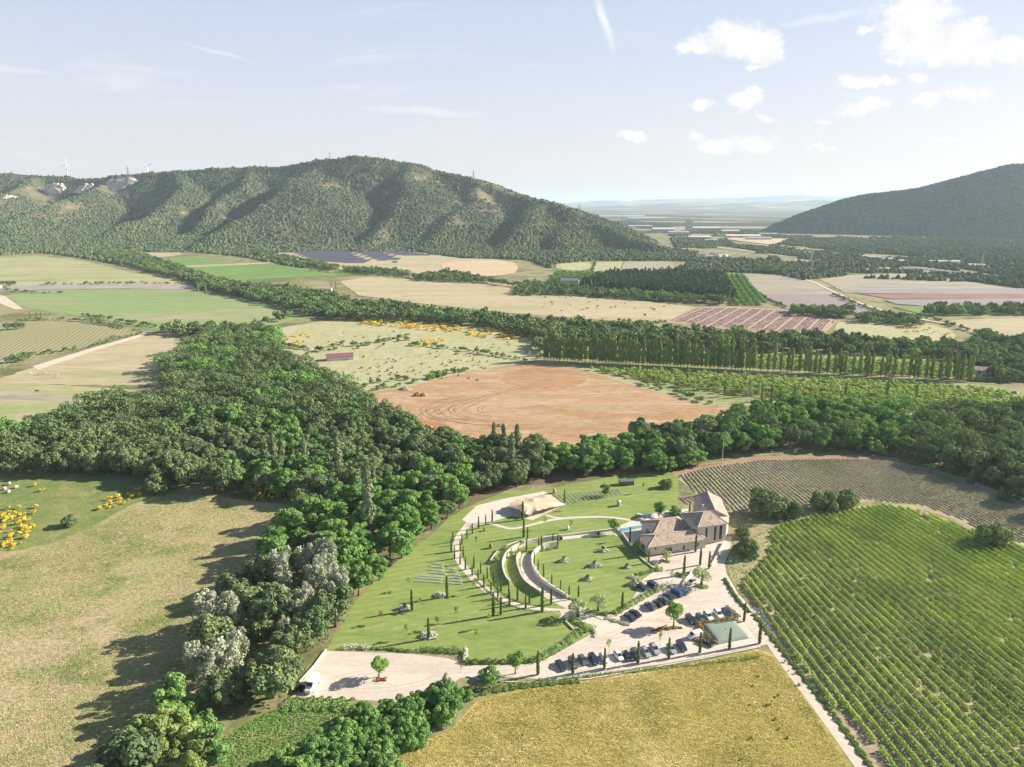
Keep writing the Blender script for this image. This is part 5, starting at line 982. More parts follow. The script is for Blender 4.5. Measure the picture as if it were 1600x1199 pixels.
# ------------------------------------------------------------------ cars
def loft(g, secs, mi=0):
    n_ = len(secs[0]); V = [p for s_ in secs for p in s_]; Fc = [(i * n_ + k, i * n_ + (k + 1) % n_, (i + 1) * n_ + (k + 1) % n_, (i + 1) * n_ + k) for i in range(len(secs) - 1) for k in range(n_)]
    Fc += [tuple(range(n_))[::-1], tuple((len(secs) - 1) * n_ + k for k in range(n_))]; g.add(V, Fc, mi)
def sec(x, hw, z0, z1): b = .10; return [(x, -hw + b, z0), (x, hw - b, z0), (x, hw, z0 + b), (x, hw, z1 - .18), (x, hw - .12, z1), (x, -hw + .12, z1), (x, -hw, z1 - .18), (x, -hw, z0 + b)]
def car_meshes(kind):
    D_ = {}
    if kind == 'hatch': L_, prof, cab = 4.1, [(-2.05, .70, .35, .80), (-1.95, .84, .25, .92), (-1.2, .88, .22, .98), (.5, .88, .22, .97), (1.2, .87, .22, .90), (1.85, .80, .25, .76), (2.05, .66, .34, .64)], [(-2.0, -1.75, .72), (-1.55, .10, .66), (.10, .95, .74)]
    elif kind == 'suv': L_, prof, cab = 4.6, [(-2.3, .78, .40, .95), (-2.2, .92, .30, 1.10), (-1.3, .95, .28, 1.14), (.6, .95, .28, 1.12), (1.4, .94, .28, 1.04), (2.1, .88, .32, .90), (2.3, .74, .40, .74)], None
    elif kind == 'sedan': L_, prof, cab = 4.6, [(-2.3, .70, .35, .80), (-2.2, .86, .25, .95), (-1.3, .89, .22, .97), (.6, .89, .22, .95), (1.3, .88, .22, .88), (2.1, .82, .25, .74), (2.3, .66, .34, .62)], None
    elif kind == 'van': L_, prof, cab = 5.0, [(-2.5, .86, .35, 1.20), (-2.4, .94, .28, 1.25), (-1.3, .95, .26, 1.25), (.9, .95, .26, 1.20), (1.7, .94, .26, 1.05), (2.3, .88, .3, .86), (2.5, .74, .38, .72)], None
    else: L_, prof, cab = 6.0, [(-3.0, .96, .40, 1.6), (-2.95, 1.02, .32, 1.7), (-1.3, 1.02, .30, 1.7), (1.6, 1.02, .30, 1.6), (2.2, 1.0, .30, 1.35), (2.8, .95, .34, 1.1), (3.0, .84, .42, .9)], None
    g = Geo(); loft(g, [sec(*p) for p in prof]); D_['body'] = g
    zb = prof[2][3]; P_ = {'hatch': (-1.95, -1.45, .05, .95, .70, .56, 1.46), 'suv': (-2.1, -1.75, .15, 1.0, .78, .64, 1.70), 'sedan': (-1.75, -1.0, .05, .98, .72, .55, 1.42), 'van': (-2.35, -2.2, .9, 1.65, .84, .74, 1.85), 'bigvan': (-2.9, -2.85, 1.2, 2.1, .93, .86, 2.55)}[kind]
    x0, x1, x2, x3, wb, wt, zt = P_
    g = Geo(); v = [(x0, -wb, zb - .06), (x3, -wb, zb - .08), (x3, wb, zb - .08), (x0, wb, zb - .06), (x1, -wt, zt), (x2, -wt, zt), (x2, wt, zt), (x1, wt, zt)]
    fs = [(4, 5, 6, 7), (0, 1, 5, 4), (1, 2, 6, 5), (2, 3, 7, 6), (3, 0, 4, 7)]
    if kind in ('van', 'bigvan'):
        g2 = Geo(); v2 = [(p[0], p[1] * 1.03, p[2]) for p in v]; g2.add(v2, [(0, 4, 7, 3), (4, 5, 6, 7), (0, 1, 5, 4), (2, 3, 7, 6), (1, 2, 6, 5)]); D_['cargo_box'] = g2
        g.v = []; g.f = []; g.m = []; k_ = .06
        a, b = Vector(v[1]), Vector(v[2]); c_, d_ = Vector(v[6]), Vector(v[5]); o_ = Vector((.05, 0, .04)); q = [a.lerp(d_, .12).lerp(b, .05) + o_, b.lerp(c_, .12).lerp(a, .05) + o_, c_.lerp(b, .12) + o_, d_.lerp(a, .12) + o_]; g.add([tuple(p) for p in q], [(0, 1, 2, 3)])
        for s_ in (-1, 1): y_ = s_ * (wb * 1.03 + .01); yt = s_ * (wb * .45 + wt * .55 + .045); g.add([(x2 - .5, y_, zb + .1), (x3 - .35, y_, zb + .1), (x2 + .1, yt, zt - .35), (x2 - .5, yt, zt - .35)], [(0, 1, 2, 3) if s_ < 0 else (3, 2, 1, 0)])
        D_['windows'] = g
    else:
        g.add(v, fs); D_['windows'] = g
        g = Geo(); g.add([(x1 - .05, -wt - .02, zt - .03), (x2 + .05, -wt - .02, zt - .03), (x2 + .05, wt + .02, zt - .03), (x1 - .05, wt + .02, zt - .03), (x1, -wt + .06, zt + .05), (x2, -wt + .06, zt + .05), (x2, wt - .06, zt + .05), (x1, wt - .06, zt + .05)], [(4, 5, 6, 7), (0, 1, 5, 4), (1, 2, 6, 5), (2, 3, 7, 6), (3, 0, 4, 7)])
        for s_ in (-1, 1):
            for (xa, xb) in (((x0 + x1) / 2 - .02, x1), (x3, x2), (-.42, -.38)):
                g.tube([(xa if xa != (x0 + x1) / 2 - .02 else x0, s_ * wb * 1.01, zb - .05), (xb, s_ * (wt + .01), zt)], .045, 4)
        D_['roof'] = g
    hw = prof[2][1]; fx = prof[-1][0]; rx = prof[0][0]; D_['dims'] = (L_, hw, fx, rx, prof[-2][3], prof[1][3], kind)
    return D_
CAR_COL = {'navy': (.020, .035, .065), 'black': (.014, .015, .018), 'white': (.72, .72, .70), 'silver': (.42, .44, .46), 'grey': (.12, .135, .15), 'blue': (.05, .10, .18), 'beige': (.38, .35, .30)}
def paint(c):
    nm = c + '_paint'
    if nm in MC: return MC[nm]
    m, n, o = newmat(nm); b = pbsdf(n, o, CAR_COL[c], .28, .5, .25 if c in ('silver', 'grey', 'blue', 'beige') else 0); b.inputs['Coat Weight'].default_value = .7; b.inputs['Coat Roughness'].default_value = .06; MC[nm] = m; return m
M_LAMP = simple('lamp_lens', (.75, .76, .74), .15, 0, .8); M_TAIL = simple('tail_lens', (.42, .02, .02), .25)
WH = Geo(); WH.tube([(0, -.1, 0), (0, .1, 0)], .32, 14); WHM = WH.mesh('wheel', M_RUB, False); RM = Geo(); RM.tube([(0, -.11, 0), (0, .11, 0)], .19, 10); RMM = RM.mesh('rim', M_STEEL)
CM = {}
def car(kind, col, p1, p2, label, nm='parked_car', cat='car', grp='cars parked at the villa'):
    """p1 rear, p2 front in photograph pixels on the ground"""
    a, b = np.array(U(*p1)), np.array(U(*p2)); c_ = (a + b) / 2; hd = math.atan2(*(b - a)[::-1]); key = (kind, col)
    if key not in CM:
        D_ = car_meshes(kind); ms = {}
        for k in ('body', 'roof', 'cargo_box', 'windows'):
            if k in D_: ms[k] = D_[k].mesh(k, M_GLASS if k == 'windows' else paint(col))
        CM[key] = (ms, D_['dims'])
    ms, (L_, hw, fx, rx, zf, zr, _) = CM[key]; e = thing(nm, label, cat, (c_[0], c_[1], .045), hd, grp)
    for k, me in ms.items(): link(k, me, e)
    for sx in (.31, -.30):
        for sy in (-1, 1): w_ = link('wheel', WHM, e, (sx * L_, sy * (hw - .07), .32)); link('rim', RMM, w_)
    if 'hl' not in CM: g = Geo(); g.box(-.06, .06, -.17, .17, -.07, .07); CM['hl'] = g.mesh('headlight', M_LAMP); g = Geo(); g.box(-.05, .05, -.14, .14, -.10, .10); CM['tl'] = g.mesh('taillight', M_TAIL)
    for sy in (-1, 1): link('headlight', CM['hl'], e, (fx - .10, sy * (hw - .30), zf - .12)); link('taillight', CM['tl'], e, (rx + .06, sy * (hw - .24), zr - .16))
def car5(kind, col, x1, y1, x2, y2, label, **k): car(kind, col, c5(x1, y1), c5(x2, y2), label, **k)
order_ = ['first', 'second', 'third', 'fourth', 'fifth', 'sixth', 'seventh', 'eighth', 'ninth', 'tenth', 'eleventh', 'twelfth']
br = [(-513, 997, 'sedan', 'navy'), (-390, 970, 'suv', 'grey'), (-303, 945, 'hatch', 'grey'), (-198, 940, 'suv', 'navy'), (-98, 925, 'hatch', 'white'), (40, 905, 'hatch', 'white'), (122, 908, 'hatch', 'black'), (208, 890, 'suv', 'grey'), (300, 868, 'sedan', 'silver'), (386, 843, 'suv', 'silver'), (548, 838, 'hatch', 'silver'), (645, 812, 'suv', 'navy')]
cn_ = {'navy': 'dark navy', 'grey': 'dark grey', 'white': 'white', 'black': 'black', 'silver': 'silver grey', 'blue': 'blue', 'beige': 'beige'}; kn_ = {'sedan': 'saloon car', 'suv': 'estate car', 'hatch': 'hatchback'}
for i, (x, y, k, c_) in enumerate(br): car5(k, c_, x - 40, y - 50, x + 40, y + 58, f'{cn_[c_]} {kn_[k]}, {order_[i]} from the left in the long row beside the wheat field')
for i, (x, y, k, c_) in enumerate([(150, 530, 'sedan', 'navy'), (200, 495, 'sedan', 'black'), (347, 425, 'suv', 'grey'), (415, 403, 'hatch', 'black'), (472, 372, 'suv', 'grey'), (520, 330, 'sedan', 'navy'), (660, 285, 'hatch', 'grey')]):
    car5(k, c_, x + 55, y + 42, x - 55, y - 38, f'{cn_[c_]} {kn_[k]}, {order_[i]} from the left in the row along the lawn hedge')
car5('van', 'blue', 660, 340, 540, 258, 'dark blue minibus in the row along the lawn hedge', cat='van'); car5('van', 'navy', 330, 210, 430, 265, 'dark people carrier parked above the hedge near the courtyard', cat='van')
car5('hatch', 'navy', 235, 232, 300, 268, 'small dark car half hidden by the hedge shrubs')
for i, (x, y, k, c_) in enumerate([(732, 560, 'suv', 'navy'), (826, 540, 'hatch', 'grey'), (902, 528, 'suv', 'white'), (1000, 508, 'suv', 'white'), (1078, 490, 'sedan', 'navy')]): car5(k, c_, x - 42, y - 48, x + 42, y + 52, f'{cn_[c_]} {kn_[k]}, {order_[i]} from the left behind the water tank')
car5('van', 'white', 845, 690, 705, 735, 'white panel van beside the water tank hedge', nm='parked_van', cat='van'); car5('sedan', 'black', 840, 745, 940, 805, 'black car tucked between the tank hedge and field kerb')
car5('hatch', 'white', 775, 185, 705, 210, 'small white car beside the big olive tree')
car('bigvan', 'white', (495, 1063), (481, 1086), 'tall white delivery van in the corner of the gravel yard', 'delivery_van', 'van', 'vans')

# ------------------------------------------------------------------ garden planting
cyA = [(363, 490), (425, 465), (295, 530), (235, 580), (183, 625), (135, 680), (118, 745), (33, 750), (63, 820), (148, 805), (118, 875), (168, 925), (250, 910), (233, 985), (315, 960), (290, 1030), (378, 1010), (345, 1090), (442, 1070), (413, 1155), (512, 1130), (585, 1190), (480, 1195), (48, 660)]
cyA4 = [(345, 530), (422, 485), (500, 555), (537, 510)]
for q in cyA: tree('cyp', U(*c2(*q)), random.uniform(.62, .80), 'slim dark cypress lining the curved avenue', 'cypresses along the curved avenue')
for q in cyA4: tree('cyp', U(*c4(*q)), random.uniform(.75, .95), 'slim dark cypress at the lower end of the curved avenue', 'cypresses at the avenue end', sz=.9)
for (x, y, s) in [(190, 630, 1.2), (263, 620, .95)]: tree('cyp', U(*c4(x, y)), s, 'cypress standing on the lower lawn by the avenue', 'cypresses on the lower lawn')
tree('cyp', U(*c4(660, 590)), 1.3, 'tallest cypress where the avenue meets the ramp'); tree('cyp', U(*c4(745, 520)), .85, 'short cypress at the foot of the ramp'); tree('cyp', U(*c2(728, 612)), 1.1, 'cypress at the upper end of the outermost garden wall'); tree('cyp', U(*c2(718, 445)), 1.2, 'cypress directly in front of the beige tent'); tree('cyp', U(*c2(1120, 280)), .9, 'cypress between the beige tent and the chair rows')
for q in [(765, 630), (755, 740), (872, 705), (897, 730), (1007, 685), (1055, 710), (675, 795)]: tree('cyp', U(*c2(*q)), random.uniform(.55, .85), 'cypress among the upper curved walls', 'cypresses by the upper walls')
for q in [(583, 125), (620, 195), (672, 260), (750, 335), (835, 385), (917, 445), (1007, 460)]: tree('cyp', U(*c4(*q)), random.uniform(.55, .75), 'cypress behind the right wall of the gravel ramp', 'cypresses behind the ramp wall')
for (x, y, s, lab) in [(1427, 585, 1.0, 'cypress on the lawn edge above the parked cars'), (618, 1195, 1.1, 'cypress left of the parked car row'), (952, 1185, .95, 'cypress standing between the first and second parked cars'), (1257, 1135, .95, 'cypress beside the white car in the long row'), (1578, 1085, 1.05, 'cypress between dark cars in the long row')]: tree('cyp', U(*c4(x, y)), s, lab)
for (x, y, s, lab) in [(520, 915, .98, 'cypress right of the gap in the long car row'), (820, 865, 1.0, 'cypress by the black car next to the tank hedge'), (1103, 825, 1.0, 'cypress in front of the green water tank'), (1245, 560, .95, 'cypress at the upper right corner of the tank yard'), (1392, 775, 1.05, 'cypress at the lower right corner of the tank yard')]: tree('cyp', U(*c5(x, y)), s, lab)
for (x, y, s, lab) in [(215, 700, 1.05, 'cypress left of the villa beside the pool deck'), (300, 800, 1.05, 'cypress at the left gable of the villa'), (400, 885, .8, 'cypress at the front left corner of the courtyard'), (862, 775, 1.05, 'cypress against the front wall of the villa'), (748, 1000, 1.1, 'lone cypress in the middle of the courtyard'), (908, 905, 1.0, 'left cypress of the pair by the sloping wall'), (995, 940, 1.0, 'right cypress of the pair by the sloping wall'), (805, 375, .7, 'cypress behind the villa at the rear wing')]: tree('cyp', U(*c1(x, y)), s, lab)
for (q, s, lab) in [(c3(885, 578), 1.08, 'cypress beside the left rock bed on the lower lawn'), (c3(1045, 852), 1.02, 'cypress beside the lowest rock bed on the lower lawn'), (c3(1222, 447), 1.12, 'cypress beside the rock bed near the white chairs')]: tree('cyp', U(*q), s, lab)
tree('olv', U(*c4(1000, 640)), 1.25, 'large grey-green olive tree at the junction of ramp and car park'); tree('olv', U(*c4(1200, 590)), 1.2, 'large round olive tree on the lawn corner above the drive'); tree('olv', U(*c5(835, 215)), 1.3, 'large olive tree in the gravel right of the courtyard'); tree('olv', U(*c1(575, 862)), .80, 'small round olive tree in front of the villa door')
for (x, y) in [(710, 700), (550, 740), (465, 855), (610, 800)]: tree('olv', U(*c2(x, y)), .5, 'little olive shrub on the amphitheatre terrace', 'little olives on the terraces')
tree('mul', U(*c5(567, 605)), 1.25, 'round bright green tree on the island of the car park'); tree('mul', U(592, 1058), 1.0, 'round green tree in the middle of the lower gravel yard'); tree('mul', U(*c4(403, 1185)), 1.05, 'round green mulberry beside the drive entrance'); tree('mul', U(*c2(1588, 570)), .95, 'dark clipped round tree on a tall stem near the pool', vi=1)
for (q, lab, k) in [(c4(145, 740), 'thin sapling on the lower lawn near the two cypresses', 'sap'), (c3(1500, 895), 'leafy young tree at the lower right of the lawn', 'sap'), (c3(1315, 680), 'thin yellowish sapling in the middle of the lower lawn', 'sap'), (c3(590, 700), 'young plum-coloured tree at the left of the lower lawn', 'plm'), (c3(1128, 755), 'young plum-coloured tree in the centre of the lower lawn', 'plm'), (c3(860, 380), 'sapling left of the white chair rows', 'sap'), (c3(1485, 415), 'sapling right of the white chair rows', 'sap'), (c3(965, 580), 'bare sapling right of the left rock bed', 'sap'), (c3(840, 850), 'sapling left of the lowest rock bed', 'sap'), (c5(435, 800), 'small tree between cars in the long row', 'sap'), (c4(1300, 1000), 'small yellow-green tree in front of the white cars', 'sap'), (c2(280, 720), 'sapling on the lawn inside the avenue', 'sap'), (c2(930, 530), 'sapling on the lawn below the garden path', 'sap'), (c2(1180, 560), 'sapling on the lawn near the upper walk', 'sap'), (c2(1215, 345), 'sapling in front of the upper chair rows', 'sap'), (c1(345, 190), 'young tree on the back lawn', 'sap'), (c1(115, 665), 'thin young tree at the foot of the pool wall', 'sap'), (c1(630, 1085), 'little tree behind the minibus', 'sap')]: tree(k, U(*q), 1.15, lab)
for i, (x, y) in enumerate([(740, 870), (790, 862), (775, 858)]): pass
def hedge(px, hw, hgt, leafm, label, cat='hedge', seed=1, dens=95, size=.18, grp=None, sm=1, nm='hedge', lump=1.0):
    p = smoothpath([U(*q) for q in px], sm) if sm else [U(*q) for q in px]; rg = np.random.default_rng(seed); Vs = []; Fs = []; Ts = []; off_ = 0; s0 = 0
    for a, b in zip(p[:-1], p[1:]):
        L = np.linalg.norm(b - a); n_ = max(2, int(L * dens)); t = rg.random(n_); d = (b - a) / (L + 1e-9); nn = np.array([-d[1], d[0]]); an = rg.uniform(-.5, math.pi + .5, n_); s_ = s0 + t * L
        pr = 1 + lump * .35 * np.sin(s_ * 2.4 + 1.3 * np.sin(s_ * .7)) * .7; C = np.c_[a[0] + d[0] * t * L + nn[0] * np.cos(an) * hw * pr, a[1] + d[1] * t * L + nn[1] * np.cos(an) * hw * pr, .05 + np.maximum(0, np.sin(an)) * hgt * pr * rg.uniform(.5, 1.0, n_)]
        V, Fc = cards(C, np.c_[nn[0] * np.cos(an), nn[1] * np.cos(an), np.sin(an) + .3] + rg.normal(0, .5, (n_, 3)), size, rg); Vs.append(V); Fs.append(Fc + off_); off_ += len(V); Ts.append(np.clip(.5 + .5 * np.sin(s_ * .9) * .5 + rg.normal(0, .2, n_), 0, 1)); s0 += L
    return tag(link(nm, mesh_np(nm, np.vstack(Vs), np.vstack(Fs), [leafm], None, np.concatenate(Ts))), label, cat, grp)
M_HED = leaf('hedge_foliage', (.075, .115, .045), (.15, .20, .08), rnd=.1); M_GRY = leaf('grey_shrub_foliage', (.20, .21, .15), (.33, .33, .25), .1, (1, 1, 1), .1)
hedge([(837, 1034), (860, 1022), (885, 1006), (905, 990), (918, 983)], 1.0, 1.8, M_HED, 'clipped laurel hedge running up from the drive', seed=2)
hedge([c4(920, 650), c4(1000, 690), c4(1070, 740), c4(1100, 790)], 1.2, 1.3, M_HED, 'broad shrubs at the tip of the clipped hedge', seed=3)
hedge([c4(1130, 740), c4(1180, 790), c4(1150, 835)], .6, .6, M_GRY, 'low grey shrubs among stones at the junction', seed=4)
hedge([c5(-10, 500), c5(90, 440), c5(200, 380), c5(330, 300), c5(430, 255), c5(520, 225)], .9, 1.5, M_HED, 'clipped hedge behind the upper row of cars', seed=5)
hedge([c4(1080, 580), c4(1200, 610), c4(1290, 620)], .9, .8, M_HED, 'low shrubs under the round olive tree', seed=6); hedge([c4(1270, 650), c4(1380, 690), c4(1500, 720)], .8, .5, M_GRY, 'low grey planting in white stones left of the first parked car', seed=7)
hedge([c5(150, 130), c5(220, 160), c5(250, 205)], 1.0, .9, M_GRY, 'grey flowering shrubs at the lawn corner', seed=8); hedge([c5(200, 120), c5(300, 100), c5(370, 75), c5(430, 70)], .7, .9, M_HED, 'shrub border below the courtyard', seed=9)
hedge([c1(470, 950), c1(540, 955)], 1.0, 1.5, M_HED, 'dark rounded shrub at the courtyard edge', seed=10); hedge([c1(665, 1000), c1(770, 1020)], 1.0, 1.1, M_BSH, 'dark shrubs at the foot of the lone cypress', seed=11)
hedge([c1(870, 1105), c1(930, 1130), c1(980, 1115)], .9, .8, M_HED, 'rounded lavender mounds under the large olive tree', seed=12); hedge([c1(520, 855), c1(560, 870), c1(610, 875)], .7, .5, M_HED, 'small round mounds under the little olive tree', seed=13)
hedge([c3(225, 945), c3(300, 935), c3(400, 940), c3(480, 945)], .9, 1.1, M_GRY, 'grey shrub border along the top of the gravel yard, left part', seed=14); hedge([c3(500, 945), c3(640, 950), c3(760, 965), c3(880, 975)], .6, .7, M_HED, 'low green border along the top of the gravel yard, middle part', seed=15)
hedge([c3(960, 960), c3(1100, 965), c3(1250, 975), c3(1370, 985)], .9, 1.5, M_HED, 'taller shrub hedge along the top of the gravel yard, right part', seed=16); hedge([c3(1395, 960), c3(1400, 1010), c3(1380, 1080)], .6, 1.2, M_GRY, 'pale grass hedge turning the corner of the lawn', seed=17)
hedge([c3(1400, 1075), c3(1480, 1080), (765, 1036), (800, 1036), (835, 1033)], .8, 1.2, M_BSH, 'dark flowering hedge beside the drive', seed=18)
hedge([c5(790, 590), c5(880, 700), c5(960, 790)], .8, 1.3, M_GHE, 'golden and red hedge on the left side of the water tank', seed=19); hedge([c5(800, 600), c5(950, 580), c5(1080, 550), c5(1190, 540)], .7, 1.2, M_GHE, 'golden and red hedge between cars and water tank', seed=20)
hedge([c5(770, 730), c5(830, 775)], .6, 1.0, M_GHE, 'short golden hedge beside the white panel van', seed=21); hedge([c5(1080, 420), c5(1140, 470), c5(1200, 520)], .6, 1.0, M_GRY, 'airy grey hedge at the end of the tank cars', seed=22)
hedge([c5(370, 670), c5(440, 640), c5(500, 615)], .7, .7, M_RED, 'red shrubs on the car park island', seed=23, cat='shrub'); hedge([c5(500, 640), c5(580, 625), c5(650, 625)], .5, .5, M_GHE, 'golden ground planting under the island tree', seed=24, cat='shrub')
for i in range(12): a = 770 + i * 35; hedge([(a, 1074 - i * 3.9), (a + 31, 1074 - (i + 1) * 3.9 + .5)], .5, 1.1, M_HED, 'young shrub hedge along the kerb wall of the car park', seed=30 + i, dens=26, grp='sections of young hedge along the car park kerb', sm=0)
hedge([c2(900, 745), c2(980, 728), c2(1050, 715)], .6, .6, M_HED, 'low shrubs behind the top of the ramp wall', seed=50); hedge([c2(830, 900), c2(880, 985), c2(960, 1060)], .5, .5, M_GRY, 'grey planting on top of the ramp wall, upper part', seed=51); hedge([c2(1000, 1090), c2(1080, 1140), c2(1180, 1200)], .5, .5, M_GRY, 'grey planting on top of the ramp wall, lower part', seed=52)
hedge([c2(680, 960), c2(720, 1040), c2(760, 1090)], .5, .7, M_OLV, 'yellowish shrubs against the left ramp wall', seed=53)
hedge([c4(150, 290), c4(250, 380), c4(350, 460), c4(470, 510), c4(600, 530), c4(730, 530)], .35, .3, M_HED, 'low edging plants on the inner side of the avenue', seed=54, dens=16)
hedge([c4(10, 270), c4(110, 370), c4(210, 465), c4(330, 525), c4(480, 565), c4(650, 590), c4(830, 595)], .35, .3, M_HED, 'low edging plants on the outer side of the avenue', seed=55, dens=16)
hedge([(740, 1086), (780, 1078), (840, 1070), (905, 1064)], .9, .7, M_BSH, 'rough bank of weeds below the drive', seed=56); hedge([(1178, 960), (1215, 1008), (1262, 1066), (1320, 1140), (1372, 1215)], .7, .5, M_BSH, 'strip of tall weeds between farm road and vineyard', seed=57, lump=1.6); hedge([(1132, 905), (1150, 935), (1172, 958)], .6, .6, M_BSH, 'green weeds along the curve of the drive', seed=58)
# lush vegetable plot below gravel yard
hedge([(445, 1103), (480, 1100), (530, 1102), (550, 1103)], 2.4, .9, M_BRT, 'low leafy green planting below the gravel yard', seed=59, dens=120, size=.22)
# rock beds on the lawns
def rockbed(px, label, flower=True, big=1.0, sh=M_GHE):
    c_ = U(*px); e = thing('flower_bed', label, 'flower bed', (*c_, 0)); rg = np.random.default_rng(int(px[0] * 10))
    g = Geo()
    for i in range(14):
        a = i * .45 + rg.uniform(-.2, .2); r = big * (1.5 + rg.uniform(-.2, .3)); s_ = rg.uniform(.22, .4) * big; x, y = math.cos(a) * r, math.sin(a) * r * .8; v = [(x + s_ * dx * rg.uniform(.7, 1.1), y + s_ * dy * rg.uniform(.7, 1.1), (.5 + dz * .5) * s_ * rg.uniform(.8, 1.2)) for dz in (-1, 1) for dx, dy in ((-1, -1), (1, -1), (1, 1), (-1, 1))]
        g.add(v, [(0, 3, 2, 1), (4, 5, 6, 7), (0, 1, 5, 4), (1, 2, 6, 5), (2, 3, 7, 6), (3, 0, 4, 7)])
    link('rocks', g.mesh('rocks', M_ROK), e)
    V, Fc, t = lobecrown(1.25 * big, .05, .9 * big, 7, 260, .17, int(px[0])); link('shrubs', mesh_np('shrubs', V, Fc, [M_GRY], None, t), e)
    if flower: V, Fc, t = lobecrown(.75 * big, .4, 2.1 * big, 6, 220, .17, int(px[0]) + 1); link('feature_shrub', mesh_np('feature_shrub', V, Fc, [sh], None, t), e)
rockbed(c4(870, 105), 'rock bed with yellow-tipped shrub, nearest the ramp wall on the right lawn', sh=M_HED); rockbed(c4(1170, 150), 'largest rock bed with a small palm on the right lawn', big=1.25, sh=M_HED); rockbed(c4(1095, 280), 'lowest rock bed with golden shrub on the right lawn', sh=M_GHE); rockbed(c4(1475, 165), 'rock bed with red-tipped shrub nearest the villa', big=.8, sh=M_GHE); rockbed(c2(1495, 745), 'uppermost rock bed on the right lawn below the pool wall', big=1.0, sh=M_GHE); rockbed(c4(1545, 330), 'rock bed with pink blossom by the courtyard border', big=1.2, sh=M_GRY)
rockbed(c3(820, 560), 'rock bed with a dark shrub at the left of the lower lawn', big=1.1, sh=M_BSH); rockbed(c3(1150, 435), 'low rock bed near the white chair rows', big=1.1, flower=False); rockbed(c3(1050, 825), 'lowest rock bed at the bottom of the lawn', big=1.35, flower=False)
for (q, s, lab) in [((595, 1065), .55, 'red flowering shrubs under the gravel yard tree')]: c_ = U(*q); hedge([(588, 1063), (604, 1062)], .6, .6, M_RED, lab, seed=70, cat='shrub')
# chairs
g = Geo(); g.box(-.22, .22, -.22, .22, .42, .46); g.box(-.22, .22, .18, .22, .46, .90)
for x in (-.2, .2):
    for y in (-.2, .2): g.box(x - .02, x + .02, y - .02, y + .02, 0, .42)
CH = g.mesh('garden_chair', M_WHITE)
rowsA = [((1095, 128), (1258, 152)), ((1065, 160), (1290, 183)), ((1042, 190), (1320, 214)), ((1070, 218), (1335, 245)), ((975, 248), (1352, 275)), ((940, 270), (1358, 300)), ((920, 298), (1362, 330))]
for a, b in rowsA:
    a, b = U(*c3(*a)), U(*c3(*b)); L = np.linalg.norm(b - a); n_ = int(L / .62); hd = math.atan2(*(b - a)[::-1])
    for i in range(n_ + 1):
        if abs(i - n_ * .62) < 1.0: continue
        p = a + (b - a) * i / n_; tag(link('garden_chair', CH, None, (*p, .016), hd + random.uniform(-.1, .1), (.95, .8, .72)), 'white garden chair in the rows on the lawn left of the avenue', 'chair', 'white chairs left of the avenue')
def c6(x, y): return (780 + x / 8.889, 750 + y / 8.889)
for k in range(15):
    a, b = U(*c6(775 + k * 62, 215 - k * 6)), U(*c6(925 + k * 56, 335 - k * 9)); L = np.linalg.norm(b - a); n_ = int(L / .72); hd = math.atan2(*(b - a)[::-1])
    for i in range(n_ + 1): p = a + (b - a) * i / n_; tag(link('garden_chair', CH, None, (*p, .016), hd + random.uniform(-.1, .1), (1, .85, .8)), 'white garden chair in the diagonal rows behind the tent', 'chair', 'white chairs behind the tent')
# terrace furniture
def parasol(q, lab, s=1.0):
    e = thing('parasol', lab, 'parasol', (*U(*q), .05), 0, None, s); n_ = 10; g = Geo(); v = [(0, 0, 2.75)] + [(1.7 * math.cos(k * 6.283 / n_), 1.7 * math.sin(k * 6.283 / n_), 2.25) for k in range(n_)]; g.add(v, [(0, 1 + k, 1 + (k + 1) % n_) for k in range(n_)] + [tuple(range(n_, 0, -1))]); link('canopy', g.mesh('canopy', M_WHITE), e); link('pole', Geo().tube([(0, 0, 0), (0, 0, 2.8)], .04, 6).mesh('pole', M_DARK), e)
parasol(c1(460, 475), 'round white parasol on the villa terrace')
def lounger(q, rz, lab, g_):
    e = thing('sun_lounger', lab, 'sun lounger', (*U(*q), .05), rz, g_); a = Geo(); a.box(-.95, .35, -.33, .33, .28, .40); link('seat', a.mesh('seat', M_WHITE), e); a = Geo(); M = Matrix.Translation((.35, 0, .34)) @ Matrix.Rotation(-.6, 4, 'Y'); a.box(0, .7, -.33, .33, -.06, .06, 0, M); link('backrest', a.mesh('backrest', M_WHITE), e)
    for x in (-.8, .3):
        for y in (-.28, .28): a = Geo(); a.box(x - .03, x + .03, y - .03, y + .03, 0, .28); link('leg', a.mesh('leg', M_DARK), e)
for i in range(5): lounger(c1(300 + i * 22, 402 + i * 7), R(60), 'white lounge seat at the lawn edge of the villa terrace', 'lounge seats by the terrace lawn')
for i in range(5): lounger(c1(555 + i * 22, 402 + (i % 2) * 12), R(20 + i * 50), 'pale sofa seat on the paved terrace behind the villa', 'sofa seats on the paved terrace')
e = thing('pergola', 'flat beige canvas pergola on the villa terrace', 'pergola', (*U(*c1(610, 450)), .05), R(12)); a = Geo(); a.box(-2.8, 2.8, -2.0, 2.0, 2.45, 2.52); link('canvas', a.mesh('canvas', simple('cream_canvas', (.60, .52, .40), .8)), e)
for x in (-2.7, 2.7):
    for y in (-1.9, 1.9): a = Geo(); a.box(x - .06, x + .06, y - .06, y + .06, 0, 2.45); link('post', a.mesh('post', M_BARK), e)
